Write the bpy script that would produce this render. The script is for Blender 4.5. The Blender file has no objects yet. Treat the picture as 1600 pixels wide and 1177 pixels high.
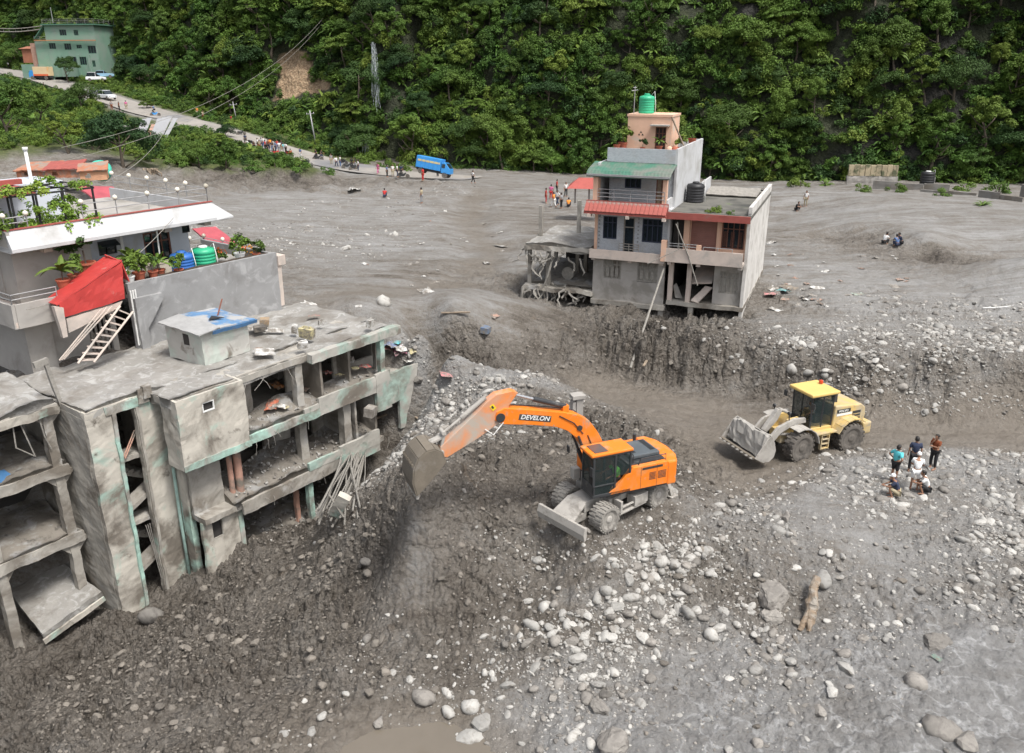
import bpy, bmesh, math, random
import numpy as np
from mathutils import Vector, Matrix, Euler, noise as mnoise

# ------------------------------------------------------------------ camera, sky, sun, exposure
SC = bpy.context.scene
COL = SC.collection
FOC, CX, CY, CAMZ = 1300.0, 800.0, 588.5, 18.0
PITCH = math.atan(488.0 / 1300.0)
cd = bpy.data.cameras.new('camera'); cam = bpy.data.objects.new('camera', cd); COL.objects.link(cam)
cam.location = (0, 0, CAMZ); cam.rotation_euler = (math.pi / 2 - PITCH, 0, 0)
cd.sensor_width = 36; cd.lens = 36 * FOC / 1600; cd.clip_start = 0.1; cd.clip_end = 1500
SC.camera = cam
world = bpy.data.worlds.new('World'); SC.world = world; world.use_nodes = True
wn = world.node_tree.nodes; wl = world.node_tree.links
bg = wn['Background']; sky = wn.new('ShaderNodeTexSky'); sky.sky_type = 'NISHITA'; sky.sun_disc = False
SUN_EL, SUN_AZ = math.radians(62), math.radians(135)      # azimuth from north (+y) towards east (+x)
sky.sun_elevation = SUN_EL; sky.sun_rotation = SUN_AZ; sky.air_density = 1.0; sky.dust_density = 4.0; sky.ozone_density = 1.0
hs = wn.new('ShaderNodeHueSaturation'); hs.inputs['Saturation'].default_value = 0.35
wl.new(sky.outputs[0], hs.inputs['Color']); wl.new(hs.outputs[0], bg.inputs['Color']); bg.inputs['Strength'].default_value = 0.13
sd = bpy.data.lights.new('sun', 'SUN'); sun = bpy.data.objects.new('sun', sd); COL.objects.link(sun)
sd.energy = 2.1; sd.angle = math.radians(12); sd.color = (1.0, 0.965, 0.91)
_sv = Vector((math.sin(SUN_AZ) * math.cos(SUN_EL), math.cos(SUN_AZ) * math.cos(SUN_EL), math.sin(SUN_EL)))
sun.rotation_euler = _sv.to_track_quat('Z', 'Y').to_euler()
SC.view_settings.view_transform = 'Standard'; SC.view_settings.look = 'None'
SC.view_settings.gamma = 1; SC.view_settings.use_curve_mapping = False; SC.view_settings.exposure = 0.78

random.seed(7)
RNG = np.random.default_rng(11)
_cp, _sp = math.cos(PITCH), math.sin(PITCH)

# ------------------------------------------------------------------ survey: from a sighting to a place in the world
def ray(u, v):
    a = (u - CX) / FOC; b = -(v - CY) / FOC
    return Vector((a, _cp + b * _sp, -_sp + b * _cp))
def P(u, v, Z):
    d = ray(u, v); return Vector((0, 0, CAMZ)) + d * ((Z - CAMZ) / d.z)
def PD(u, v, z):
    return Vector((0, 0, CAMZ)) + ray(u, v) * z
def proj(x, y, z):
    z = z - CAMZ; f = y * _cp - z * _sp; up = y * _sp + z * _cp
    return CX + FOC * x / f, CY - FOC * up / f
class Frame:
    """a local frame of a building: x along its front, y inwards, z up"""
    def __init__(s, x, y, deg):
        s.o = Vector((x, y, 0)); s.a = math.radians(deg)
        s.ex = Vector((math.cos(s.a), math.sin(s.a), 0)); s.ey = Vector((-math.sin(s.a), math.cos(s.a), 0))
    def T(s, u, v, t):
        d = ray(u, v); o = Vector((0, 0, CAMZ)) - s.o; k = (t - o.dot(s.ey)) / d.dot(s.ey); q = o + d * k
        return (q.dot(s.ex), t, q.z)
    def S(s, u, v, x):
        d = ray(u, v); o = Vector((0, 0, CAMZ)) - s.o; k = (x - o.dot(s.ex)) / d.dot(s.ex); q = o + d * k
        return (x, q.dot(s.ey), q.z)
    def Zp(s, u, v, Z):
        q = P(u, v, Z) - s.o; return (q.dot(s.ex), q.dot(s.ey), Z)
    def W(s, x, y, z=0): return s.o + s.ex * x + s.ey * y + Vector((0, 0, z))

# ------------------------------------------------------------------ numpy noise
def _hash(ix, iy, seed):
    h = (ix.astype(np.int64) * 374761393 + iy.astype(np.int64) * 668265263 + seed * 974634777) & 0xffffffff
    h = ((h ^ (h >> 13)) * 1274126177) & 0xffffffff
    h = ((h ^ (h >> 16)) * 2246822519) & 0xffffffff
    return ((h ^ (h >> 13)) & 0xffffff) / float(0xffffff)
def vnoise(x, y, seed=0):
    ix = np.floor(x); iy = np.floor(y); fx = x - ix; fy = y - iy
    ux = fx * fx * fx * (fx * (fx * 6 - 15) + 10); uy = fy * fy * fy * (fy * (fy * 6 - 15) + 10)
    a = _hash(ix, iy, seed); b = _hash(ix + 1, iy, seed); c = _hash(ix, iy + 1, seed); d = _hash(ix + 1, iy + 1, seed)
    return (a + (b - a) * ux + (c - a) * uy + (a - b - c + d) * ux * uy) * 2 - 1
def fbm(x, y, seed=0, oct=4, lac=2.1, g=0.5):
    r = 0; amp = 1; t = 0
    for i in range(oct):
        r = r + amp * vnoise(x, y, seed + i * 17); t += amp; x = x * lac + 3.1; y = y * lac + 1.7; amp *= g
    return r / t
def clods(x, y, seed=0, dens=0.8):
    """domes of random radius, one per cell"""
    ix = np.floor(x); iy = np.floor(y); h = np.zeros_like(x)
    for dx in (-1, 0, 1):
        for dy in (-1, 0, 1):
            cx = ix + dx; cy = iy + dy
            px = cx + 0.15 + 0.7 * _hash(cx, cy, seed); py = cy + 0.15 + 0.7 * _hash(cx, cy, seed + 5)
            r = 0.25 + 0.5 * _hash(cx, cy, seed + 9); on = _hash(cx, cy, seed + 13) < dens
            d2 = ((x - px) ** 2 + (y - py) ** 2) / (r * r)
            h = np.maximum(h, np.where(on, np.sqrt(np.clip(1 - d2, 0, 1)) * r, 0))
    return h
def sstep(a, b, x):
    t = np.clip((x - a) / (b - a), 0, 1); return t * t * (3 - 2 * t)

# ------------------------------------------------------------------ tags
def tag(o, label=None, cat=None, group=None, kind=None):
    if label: o['label'] = label
    if cat: o['category'] = cat
    if group: o['group'] = group
    if kind: o['kind'] = kind
    return o
def empty(name, loc=(0, 0, 0), rz=0.0, label=None, cat=None, group=None, rot=None, scale=1):
    o = bpy.data.objects.new(name, None); COL.objects.link(o); o.location = loc
    o.rotation_euler = rot if rot else (0, 0, rz); o.scale = (scale,) * 3; o.empty_display_size = 0.3
    return tag(o, label, cat, group)
def copy_tree(o, parent=None):
    c = o.copy(); COL.objects.link(c); c.parent = parent
    for ch in o.children: copy_tree(ch, c)
    return c

# ------------------------------------------------------------------ materials
def _n(nt, t, **kw):
    n = nt.nodes.new(t)
    for k, v in kw.items(): setattr(n, k, v)
    return n
def noise_fac(nt, vec, scale, detail=5, rough=0.6, lo=0.35, hi=0.65, dist=0.0):
    n = _n(nt, 'ShaderNodeTexNoise'); n.inputs['Scale'].default_value = scale; n.inputs['Detail'].default_value = detail
    n.inputs['Roughness'].default_value = rough; n.inputs['Distortion'].default_value = dist; nt.links.new(vec, n.inputs['Vector'])
    m = _n(nt, 'ShaderNodeMapRange'); m.inputs[1].default_value = lo; m.inputs[2].default_value = hi; m.clamp = True
    nt.links.new(n.outputs['Fac'], m.inputs[0]); return m.outputs[0]
def mixc(nt, fac, a, b, blend='MIX'):
    m = _n(nt, 'ShaderNodeMix', data_type='RGBA', blend_type=blend)
    for i, s in ((0, fac), (6, a), (7, b)):
        if isinstance(s, (int, float)): m.inputs[i].default_value = s
        elif isinstance(s, (tuple, list)): m.inputs[i].default_value = tuple(s) + (1,) * (4 - len(s))
        else: nt.links.new(s, m.inputs[i])
    return m.outputs[2]
def mth(nt, op, a, b=0.0):
    m = _n(nt, 'ShaderNodeMath', operation=op)
    for i, s in enumerate((a, b)):
        if isinstance(s, (int, float)): m.inputs[i].default_value = s
        else: nt.links.new(s, m.inputs[i])
    return m.outputs[0]
MATS = {}
def mat(name, col, rough=0.8, var=0.15, scale=1.5, bump=0.25, bscale=12, layers=(), metal=0.0, rnd=0.0, spec=0.5, emit=None, world=False, bdist=0.02):
    """layers: (colour, noise scale, lo, hi[, distortion]) blotches of another matter lying on the base (mud, bare plaster, rust)"""
    if name in MATS: return MATS[name]
    m = bpy.data.materials.new(name); m.use_nodes = True; nt = m.node_tree; b = nt.nodes['Principled BSDF']
    tc = _n(nt, 'ShaderNodeTexCoord'); vec = tc.outputs['Object']
    if world:
        g = _n(nt, 'ShaderNodeNewGeometry'); vec = g.outputs['Position']
    f = noise_fac(nt, vec, scale, 6, 0.65, 0.3, 0.7)
    c = mixc(nt, f, [x * (1 - var) for x in col], [min(1, x * (1 + var)) for x in col])
    for L in layers:
        lf = noise_fac(nt, vec, L[1], 7, 0.62, L[2], L[3], L[4] if len(L) > 4 else 0.4)
        c = mixc(nt, lf, c, L[0])
    if rnd:
        oi = _n(nt, 'ShaderNodeObjectInfo'); k = mth(nt, 'MULTIPLY_ADD', oi.outputs['Random'], 2 * rnd); k.node.inputs[2].default_value = 1 - rnd
        c = mixc(nt, 1.0, c, k, 'MULTIPLY')
    nt.links.new(c, b.inputs['Base Color'])
    b.inputs['Roughness'].default_value = rough; b.inputs['Metallic'].default_value = metal; b.inputs['Specular IOR Level'].default_value = spec
    if bump:
        n = _n(nt, 'ShaderNodeTexNoise'); n.inputs['Scale'].default_value = bscale; n.inputs['Detail'].default_value = 8; n.inputs['Roughness'].default_value = 0.65
        nt.links.new(vec, n.inputs['Vector'])
        bp = _n(nt, 'ShaderNodeBump'); bp.inputs['Strength'].default_value = bump; bp.inputs['Distance'].default_value = bdist
        nt.links.new(n.outputs['Fac'], bp.inputs['Height']); nt.links.new(bp.outputs[0], b.inputs['Normal'])
    MATS[name] = m; return m
def glass(name, col=(0.02, 0.03, 0.035), rough=0.08):
    return mat(name, col, rough, 0.2, 2, 0, spec=0.8)

# ------------------------------------------------------------------ meshes
def mesh_np(name, verts, faces, mats=(), smooth=False):
    """verts (n,3), faces (m,k) numpy"""
    me = bpy.data.meshes.new(name); verts = np.asarray(verts, np.float32); faces = np.asarray(faces, np.int32)
    me.vertices.add(len(verts)); me.vertices.foreach_set('co', verts.ravel())
    k = faces.shape[1]; me.loops.add(faces.size); me.loops.foreach_set('vertex_index', faces.ravel())
    me.polygons.add(len(faces)); me.polygons.foreach_set('loop_start', np.arange(0, faces.size, k, dtype=np.int32))
    me.polygons.foreach_set('loop_total', np.full(len(faces), k, np.int32))
    me.polygons.foreach_set('use_smooth', np.full(len(faces), smooth, bool))
    for m in mats: me.materials.append(m)
    me.update(calc_edges=True); me.validate(); return me
def add_obj(name, me, parent=None, loc=None):
    o = bpy.data.objects.new(name, me); COL.objects.link(o)
    if parent: o.parent = parent
    if loc is not None: o.location = loc
    return o

class MB:
    def __init__(s): s.v = []; s.f = []; s.m = []
    def add(s, vs, fs, mi=0):
        b = len(s.v); s.v += [tuple(v) for v in vs]; s.f += [tuple(i + b for i in f) for f in fs]; s.m += [mi] * len(fs); return s
    def box(s, x0, x1, y0, y1, z0, z1, mi=0):
        if x0 > x1: x0, x1 = x1, x0
        if y0 > y1: y0, y1 = y1, y0
        if z0 > z1: z0, z1 = z1, z0
        vs = [(x, y, z) for z in (z0, z1) for y in (y0, y1) for x in (x0, x1)]
        return s.add(vs, [(0, 2, 3, 1), (4, 5, 7, 6), (0, 1, 5, 4), (2, 6, 7, 3), (0, 4, 6, 2), (1, 3, 7, 5)], mi)
    def obox(s, c, size, rot=(0, 0, 0), mi=0):
        M = Euler(rot).to_matrix(); c = Vector(c); h = [k / 2 for k in size]
        vs = [c + M @ Vector((x * h[0], y * h[1], z * h[2])) for z in (-1, 1) for y in (-1, 1) for x in (-1, 1)]
        return s.add(vs, [(0, 2, 3, 1), (4, 5, 7, 6), (0, 1, 5, 4), (2, 6, 7, 3), (0, 4, 6, 2), (1, 3, 7, 5)], mi)
    def prism(s, poly, axis, a, b, mi=0):
        """extrude the 2-D outline along an axis; outline coordinates are the other two axes in order"""
        n = len(poly)
        def mk(p, q):
            if axis == 'y': return (p[0], q, p[1])
            if axis == 'x': return (q, p[0], p[1])
            return (p[0], p[1], q)
        vs = [mk(p, a) for p in poly] + [mk(p, b) for p in poly]
        fs = [tuple(range(n)), tuple(range(2 * n - 1, n - 1, -1))] + [(i, i + n, (i + 1) % n + n, (i + 1) % n) for i in range(n)]
        return s.add(vs, fs, mi)
    def slab(s, pts, th, mi=0):
        """a plate through 3 or 4 points with a thickness along its normal (down)"""
        pts = [Vector(p) for p in pts]; nrm = (pts[1] - pts[0]).cross(pts[2] - pts[0]).normalized() * th
        n = len(pts); vs = pts + [p - nrm for p in pts]
        return s.add(vs, [tuple(range(n)), tuple(range(2 * n - 1, n - 1, -1))] + [(i, i + n, (i + 1) % n + n, (i + 1) % n) for i in range(n)], mi)
    def tube(s, pts, r, n=8, mi=0, cap=True):
        pts = [Vector(p) for p in pts]; rs = r if isinstance(r, (list, tuple)) else [r] * len(pts)
        rings = []; up = Vector((0, 0, 1))
        for i, p in enumerate(pts):
            d = (pts[min(i + 1, len(pts) - 1)] - pts[max(i - 1, 0)]).normalized()
            a = d.cross(up) if abs(d.z) < 0.95 else d.cross(Vector((1, 0, 0)))
            a.normalize(); b = d.cross(a)
            rings.append([p + (a * math.cos(2 * math.pi * k / n) + b * math.sin(2 * math.pi * k / n)) * rs[i] for k in range(n)])
        vs = [v for R in rings for v in R]; fs = []
        for i in range(len(pts) - 1):
            for k in range(n): fs.append((i * n + k, i * n + (k + 1) % n, (i + 1) * n + (k + 1) % n, (i + 1) * n + k))
        if cap: fs += [tuple(range(n - 1, -1, -1)), tuple((len(pts) - 1) * n + k for k in range(n))]
        return s.add(vs, fs, mi)
    def cyl(s, c, r, h, axis='z', n=16, mi=0, r2=None):
        c = Vector(c); d = {'x': Vector((1, 0, 0)), 'y': Vector((0, 1, 0)), 'z': Vector((0, 0, 1))}[axis] * h / 2
        return s.tube([c - d, c + d], [r, r if r2 is None else r2], n, mi)
    def lathe(s, prof, c=(0, 0, 0), axis='z', n=20, mi=0):
        vs = []; fs = []; c = Vector(c)
        for (r, h) in prof:
            for k in range(n):
                a = 2 * math.pi * k / n; x, y = r * math.cos(a), r * math.sin(a)
                vs.append(c + (Vector((x, y, h)) if axis == 'z' else Vector((x, h, y)) if axis == 'y' else Vector((h, x, y))))
        for i in range(len(prof) - 1):
            for k in range(n): fs.append((i * n + k, i * n + (k + 1) % n, (i + 1) * n + (k + 1) % n, (i + 1) * n + k))
        fs += [tuple(range(n - 1, -1, -1)), tuple((len(prof) - 1) * n + k for k in range(n))]
        return s.add(vs, fs, mi)
    def wall(s, x0, x1, z0, z1, y0, y1, holes=(), axis='x', mi=0):
        """a wall with openings (a, b, za, zb); axis x: runs along x, thick in y"""
        xs = sorted({x0, x1, *[min(max(h[i], x0), x1) for h in holes for i in (0, 1)]})
        for a, b in zip(xs, xs[1:]):
            if b - a < 1e-4: continue
            m = (a + b) / 2; hz = sorted((max(h[2], z0), min(h[3], z1)) for h in holes if h[0] < m < h[1]); z = z0
            for (p, q) in hz + [(z1, z1)]:
                if p - z > 1e-4:
                    if axis == 'x': s.box(a, b, y0, y1, z, p, mi)
                    else: s.box(y0, y1, a, b, z, p, mi)
                z = max(z, q)
        return s
    def mesh(s, name, mats, smooth=False, bevel=0, rough=0, seg=0.4, freq=1.3, weld=False):
        me = bpy.data.meshes.new(name); me.from_pydata(s.v, [], s.f)
        for m in (mats if isinstance(mats, (list, tuple)) else [mats]): me.materials.append(m)
        me.polygons.foreach_set('material_index', s.m)
        bm = bmesh.new(); bm.from_mesh(me)
        if weld: bmesh.ops.remove_doubles(bm, verts=bm.verts, dist=1e-4)
        bmesh.ops.recalc_face_normals(bm, faces=bm.faces)
        if bevel: bmesh.ops.bevel(bm, geom=[e for e in bm.edges if len(e.link_faces) == 2 and e.calc_face_angle(0) > 0.5], offset=bevel, segments=2, affect='EDGES', profile=0.5, clamp_overlap=True)
        if rough:
            for _ in range(6):
                es = [e for e in bm.edges if e.calc_length() > seg]
                if not es or len(bm.verts) > 20000: break
                bmesh.ops.subdivide_edges(bm, edges=es, cuts=1, use_grid_fill=True)
            for v in bm.verts:
                p = v.co * freq; v.co += Vector(mnoise.noise_vector(p)) * rough + Vector(mnoise.noise_vector(p * 3.7 + Vector((9, 2, 5)))) * rough * 0.4
        bm.to_mesh(me); bm.free()
        if smooth: me.polygons.foreach_set('use_smooth', [True] * len(me.polygons))
        me.update(); return me
    def build(s, name, mats, parent=None, loc=None, **kw):
        return add_obj(name, s.mesh(name, mats, **kw), parent, loc)

# ------------------------------------------------------------------ scattering (stuff)
def source_collection(name, meshes):
    c = bpy.data.collections.new(name)
    for i, me in enumerate(meshes):
        c.objects.link(bpy.data.objects.new(me.name, me))
    return c
def scatter(name, pts, rots, scl, idx, coll, label, cat, group=None):
    me = bpy.data.meshes.new(name); pts = np.asarray(pts, np.float32)
    me.vertices.add(len(pts)); me.vertices.foreach_set('co', pts.ravel())
    for nm, ty, dat in (('rot', 'FLOAT_VECTOR', rots), ('scl', 'FLOAT_VECTOR', scl)):
        a = me.attributes.new(nm, ty, 'POINT'); a.data.foreach_set('vector', np.asarray(dat, np.float32).ravel())
    a = me.attributes.new('idx', 'INT', 'POINT'); a.data.foreach_set('value', np.asarray(idx, np.int32))
    o = add_obj(name, me)
    ng = bpy.data.node_groups.new(name, 'GeometryNodeTree')
    ng.interface.new_socket('Geometry', in_out='INPUT', socket_type='NodeSocketGeometry')
    ng.interface.new_socket('Geometry', in_out='OUTPUT', socket_type='NodeSocketGeometry')
    gi = ng.nodes.new('NodeGroupInput'); go = ng.nodes.new('NodeGroupOutput'); ip = ng.nodes.new('GeometryNodeInstanceOnPoints')
    ci = ng.nodes.new('GeometryNodeCollectionInfo'); ci.inputs['Collection'].default_value = coll
    ci.inputs['Separate Children'].default_value = True; ci.inputs['Reset Children'].default_value = True
    def attr(n, t):
        k = ng.nodes.new('GeometryNodeInputNamedAttribute'); k.data_type = t; k.inputs['Name'].default_value = n; return k.outputs['Attribute']
    e2r = ng.nodes.new('FunctionNodeEulerToRotation'); L = ng.links.new
    L(attr('rot', 'FLOAT_VECTOR'), e2r.inputs[0]); L(e2r.outputs[0], ip.inputs['Rotation']); L(attr('scl', 'FLOAT_VECTOR'), ip.inputs['Scale'])
    L(attr('idx', 'INT'), ip.inputs['Instance Index']); ip.inputs['Pick Instance'].default_value = True
    L(gi.outputs[0], ip.inputs['Points']); L(ci.outputs[0], ip.inputs['Instance']); L(ip.outputs[0], go.inputs[0])
    md = o.modifiers.new('scatter', 'NODES'); md.node_group = ng
    return tag(o, label, cat, group, 'stuff')
# ------------------------------------------------------------------ the land: survey points (u, v, Z, light, clod, stone, vein)
SP = [
 (-250,1300,-4,.25,1,.1,0),(200,1250,-3,.25,1,.1,0),(480,1230,-2.15,.3,.3,.1,0),(600,1160,-2.25,.3,.0,.1,0),(700,1165,-2.25,.3,.0,.3,0),(520,1118,-1.9,.25,.5,.5,0),(780,1130,-1.9,.45,.2,1,.2),
 (900,1180,-1.7,.58,.25,.6,.8),(1200,1200,-1.3,.55,.3,.4,1),(1500,1200,-1.2,.55,.25,.2,1),(1900,1230,-1.2,.55,.15,.3,1),
 (-200,1080,-5.3,.25,1,.1,0),(0,1012,-6.1,.25,.9,.1,0),(100,995,-5.9,.22,.9,.1,0),(200,962,-5.6,.22,.9,.1,0),(300,908,-5.1,.22,.9,.1,0),(380,852,-4.3,.25,.8,.2,0),
 (200,1100,-3.9,.22,1,.1,0),(350,1020,-3.7,.22,1,.1,0),(400,1120,-2.9,.22,1,.1,0),(480,820,-4.0,.22,.8,.3,0),(540,810,-3.4,.2,.8,.2,0),
 (555,780,-1.6,.25,.8,.3,0),(580,812,.3,.25,1,.1,0),(648,775,2.75,.28,.8,.05,0),(612,790,1.6,.28,.9,.05,0),(700,738,3.1,.22,.9,.2,0),(760,720,2.1,.22,.8,.2,0),(700,800,2.0,.25,1,.15,0),(780,780,1.8,.22,.9,.2,0),
 (700,870,.9,.25,.9,.15,0),(600,870,-.2,.24,1,.1,0),(500,900,-2.3,.24,1,.1,0),(450,1000,-2.8,.22,1,.1,0),(560,1000,-1.7,.24,.9,.2,0),(650,900,.25,.3,.3,.1,0),(700,1000,-.9,.25,.6,.3,0),(620,1085,-1.75,.28,.6,.5,0),
 (850,900,-.1,.3,.5,.8,0),(850,1000,-.6,.3,.5,.8,0),(800,1070,-1.4,.35,.4,.9,.1),(900,830,1.5,.28,.5,.3,0),(940,845,1.45,.28,.4,.6,0),(1040,800,1.6,.28,.3,.5,0),(1000,760,1.75,.28,.2,.2,0),(900,745,1.7,.22,.5,.1,0),(980,790,1.6,.2,.2,.1,0),
 (1100,820,.9,.4,.5,1.3,0),(1070,740,1.1,.25,.7,.4,0),(1100,765,.7,.28,.5,.6,0),(1000,880,.5,.33,.6,1.4,0),(950,940,.0,.33,.5,1.3,0),(1000,1050,-1.0,.4,.4,1.0,.2),(1150,930,-.3,.3,.7,1,0),(1080,870,.5,.35,.6,1.4,0),
 (1150,1000,-.7,.5,.4,.9,.4),(1080,1080,-1.1,.5,.4,.5,.8),(1200,830,.6,.5,.4,.8,0),(1250,780,.6,.55,.15,.3,0),(1200,770,.35,.5,.3,.9,0),(1300,860,.3,.5,.2,.5,0),(1270,950,-.7,.45,.5,1,.1),
 (1400,800,.3,.5,.3,1.1,0),(1500,760,.3,.55,.35,1.3,0),(1430,765,.3,.5,.2,.9,0),(1600,800,.1,.5,.4,1.3,0),(1500,870,-.2,.48,.5,1.1,0),(1600,950,-.7,.48,.6,1.1,0),(1450,960,-.7,.46,.4,.5,.6),(1530,1000,-.8,.55,.2,.15,1),
 (1400,1060,-1.0,.55,.3,.4,1),(1300,1100,-1.1,.46,.3,.5,.8),(1550,1100,-1.0,.56,.2,.1,1),(1850,950,-.5,.5,.5,1,.2),(1900,800,.2,.5,.4,1,0),
 # river track
 (960,622,0,.3,.05,.05,0),(1050,640,-.02,.35,.0,.0,0),(1150,665,0,.35,.0,0,0),(1300,680,0,.3,0,.05,0),(1420,678,-.06,.3,0,0,0),(1540,683,-.08,.3,0,0,0),(1800,690,-.05,.3,0,0,0),(1130,705,-.05,.2,.15,.1,0),(1230,720,0,.25,.1,.1,0),(1160,745,.05,.22,.2,.1,0),(1060,690,.5,.2,.6,.2,0),
 (1330,705,.15,.5,.2,.8,0),(1260,735,.3,.5,.3,1,0),(1400,700,.3,.55,.2,.8,0),(1500,700,.25,.55,.25,1,0),(1600,715,.2,.55,.25,1,0),(1900,735,.2,.5,.3,1,0),(1270,760,.5,.5,.15,.4,0),
 # rubble by the ruin
 (1000,670,.9,.22,.8,.2,0),(940,650,1.3,.22,.7,.3,0),(900,690,1.6,.22,.8,.2,0),(860,640,1.9,.25,.7,.4,0),(830,690,1.8,.22,.8,.3,0),(760,650,1.5,.4,.6,1,0),(700,650,.9,.5,.5,1.4,0),(640,680,.2,.45,.5,1.3,0),(600,735,.2,.35,.5,1,0),
 (700,600,2.2,.55,.4,1.2,0),(760,600,2.5,.55,.4,1.1,0),(840,590,2.4,.6,.35,.9,0),(870,605,2.0,.5,.4,.6,0),(668,566,1.9,.6,.4,.9,0),(700,560,3.2,.65,.4,.8,0),(640,532,2.6,.6,.3,.5,0),(740,575,2.9,.6,.3,.7,0),
 # hole and scarp foot
 (700,538,2.2,.18,.7,.1,0),(760,560,1.6,.2,.7,.1,0),(820,575,1.2,.2,.6,.1,0),(880,590,.8,.22,.5,.1,0),(940,605,.1,.3,.1,.05,0),(1000,613,.08,.25,.1,.1,0),(1100,622,.1,.25,.2,.1,0),(1200,632,.1,.25,.3,.3,0),(1300,645,.1,.25,.4,.6,0),(1450,656,.1,.28,.3,.6,0),(1600,664,.1,.28,.3,.6,0),(1900,672,.1,.28,.3,.6,0),
 (1000,560,1.4,.2,.9,.15,0),(1100,570,1.5,.22,.9,.3,0),(1230,580,1.6,.3,.9,1.0,0),(1350,595,1.6,.32,.8,1.1,0),(1500,595,1.7,.34,.6,.9,0),(1650,600,1.7,.34,.6,.9,0),(900,540,1.5,.2,.8,.1,0),
 # scarp lip
 (665,505,3.9,.4,.2,.1,0),(700,492,3.8,.4,.1,.1,0),(760,490,3.6,.4,.1,.1,0),(820,478,3.3,.35,.2,.1,0),(830,470,2.4,.28,.5,.1,0),(900,486,1.9,.28,.6,.1,0),(1000,497,1.7,.28,.7,.1,0),(1090,508,1.6,.3,.7,.1,0),(1150,516,1.7,.3,.7,.1,0),(1205,508,2.9,.4,.4,.2,0),(1300,512,3.0,.5,.3,.7,0),(1450,514,3.0,.55,.25,1,0),(1620,516,3.0,.55,.25,1,0),(1900,522,3,.55,.25,.8,0),
 # flood plain
 (450,478,4.3,.45,.1,.05,0),(560,480,4.35,.5,.1,.05,0),(620,470,4.2,.42,.1,.1,0),(750,450,3.7,.4,.1,.05,0),(900,430,3.2,.4,.1,.05,0),(700,380,3.3,.5,.08,.1,0),(500,360,3.6,.52,.08,.4,0),(560,385,3.5,.52,.08,.5,0),(640,330,3.4,.5,.05,.2,0),(780,340,3.2,.34,.1,.05,0),(820,390,3.2,.38,.1,.05,0),(700,440,3.7,.34,.15,.1,0),(500,440,4.1,.4,.15,.1,0),
 (450,300,3.8,.52,.05,.1,0),(1250,450,3.2,.5,.1,.1,0),(1500,450,3.2,.56,.06,.05,0),(1300,400,3.2,.5,.1,.1,0),(1550,390,3.1,.5,.1,.1,0),(1250,330,3.3,.48,.1,.05,0),(1750,420,3.2,.5,.1,.1,0),(1330,352,4.0,.45,.1,.05,0),(1450,374,4.2,.48,.1,.05,0),(1610,402,4.3,.48,.1,.05,0),(1340,378,3.1,.2,.5,.1,0),(1450,400,3.0,.2,.5,.1,0),(1610,424,3.0,.2,.5,.2,0),
 (1350,310,4.4,.48,.05,.05,0),(1500,335,4.5,.5,.05,.05,0),(1650,350,4.5,.5,.05,.05,0),(1200,300,3.8,.45,.05,.05,0),(900,320,3.2,.42,.05,.05,0),(860,300,3.2,.45,.05,.05,0),(950,340,3.1,.42,.05,.05,0),(760,290,3.2,.42,.05,.1,0),(1000,380,3.1,.4,.05,.05,0),(1100,420,3.0,.4,.1,.05,0),
 (640,300,3.3,.38,.2,.3,0),(700,290,3.4,.4,.2,.4,0),(600,288,3.3,.3,.3,.1,0),(480,284,3.7,.18,.7,.1,0),(420,280,3.9,.2,.7,.1,0),(350,280,4.1,.2,.6,.05,0),(520,290,3.5,.2,.7,.1,0),(450,299,3.6,.34,.3,.1,0),(280,285,4.2,.34,.3,.05,0),(-100,420,4.2,.4,.2,.1,0),(-350,500,4.3,.4,.2,.1,0),(100,330,4.3,.4,.2,.1,0),(0,280,4.6,.4,.2,.1,0),(-300,300,4.8,.4,.2,.1,0),
 (-300,700,4.2,.4,.2,.1,0),(-200,860,-5.5,.25,.6,.1,0),
]
SPD = [ # far points given by distance: (u, v, depth, light, clod, stone, vein)
 (560,263,128,.62,.02,0,0),(450,239,138,.65,.02,0,0),(350,206,145,.66,.02,0,0),(250,179,155,.62,.02,0,0),(165,153,170,.55,.02,0,0),(60,122,200,.5,.02,0,0),(0,110,225,.5,.02,0,0),(-100,100,250,.5,.02,0,0),(-250,92,270,.5,.02,0,0),
 (200,235,120,.3,.1,0,0),(100,235,112,.3,.1,0,0),(0,230,110,.3,.1,0,0),(400,262,122,.3,.1,0,0),(520,276,122,.3,.1,0,0),(150,185,150,.3,.1,0,0),(50,165,160,.3,.1,0,0),(-100,170,160,.3,.1,0,0),(-250,200,140,.3,.1,0,0),(300,225,130,.3,.1,0,0),
 (200,130,195,.3,.1,0,0),(330,178,163,.3,.1,0,0),(500,232,146,.3,.1,0,0),(600,258,136,.3,.1,0,0),(760,268,136,.4,.05,0,0),(950,275,138,.35,.1,0,0),(1200,284,132,.35,.1,0,0),(1450,284,125,.35,.1,0,0),(1700,292,120,.35,.1,0,0),
]
_cw = []; _cv = []
for r in SP:
    p = P(r[0], r[1], r[2]); _cw.append((p.x, p.y)); _cv.append((p.z,) + r[3:])
for r in SPD:
    p = PD(r[0], r[1], r[2]); _cw.append((p.x, p.y)); _cv.append((p.z,) + r[3:])
RFR = Frame(-13.905, 33.550, 53.5)          # the ruin's frame
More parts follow.
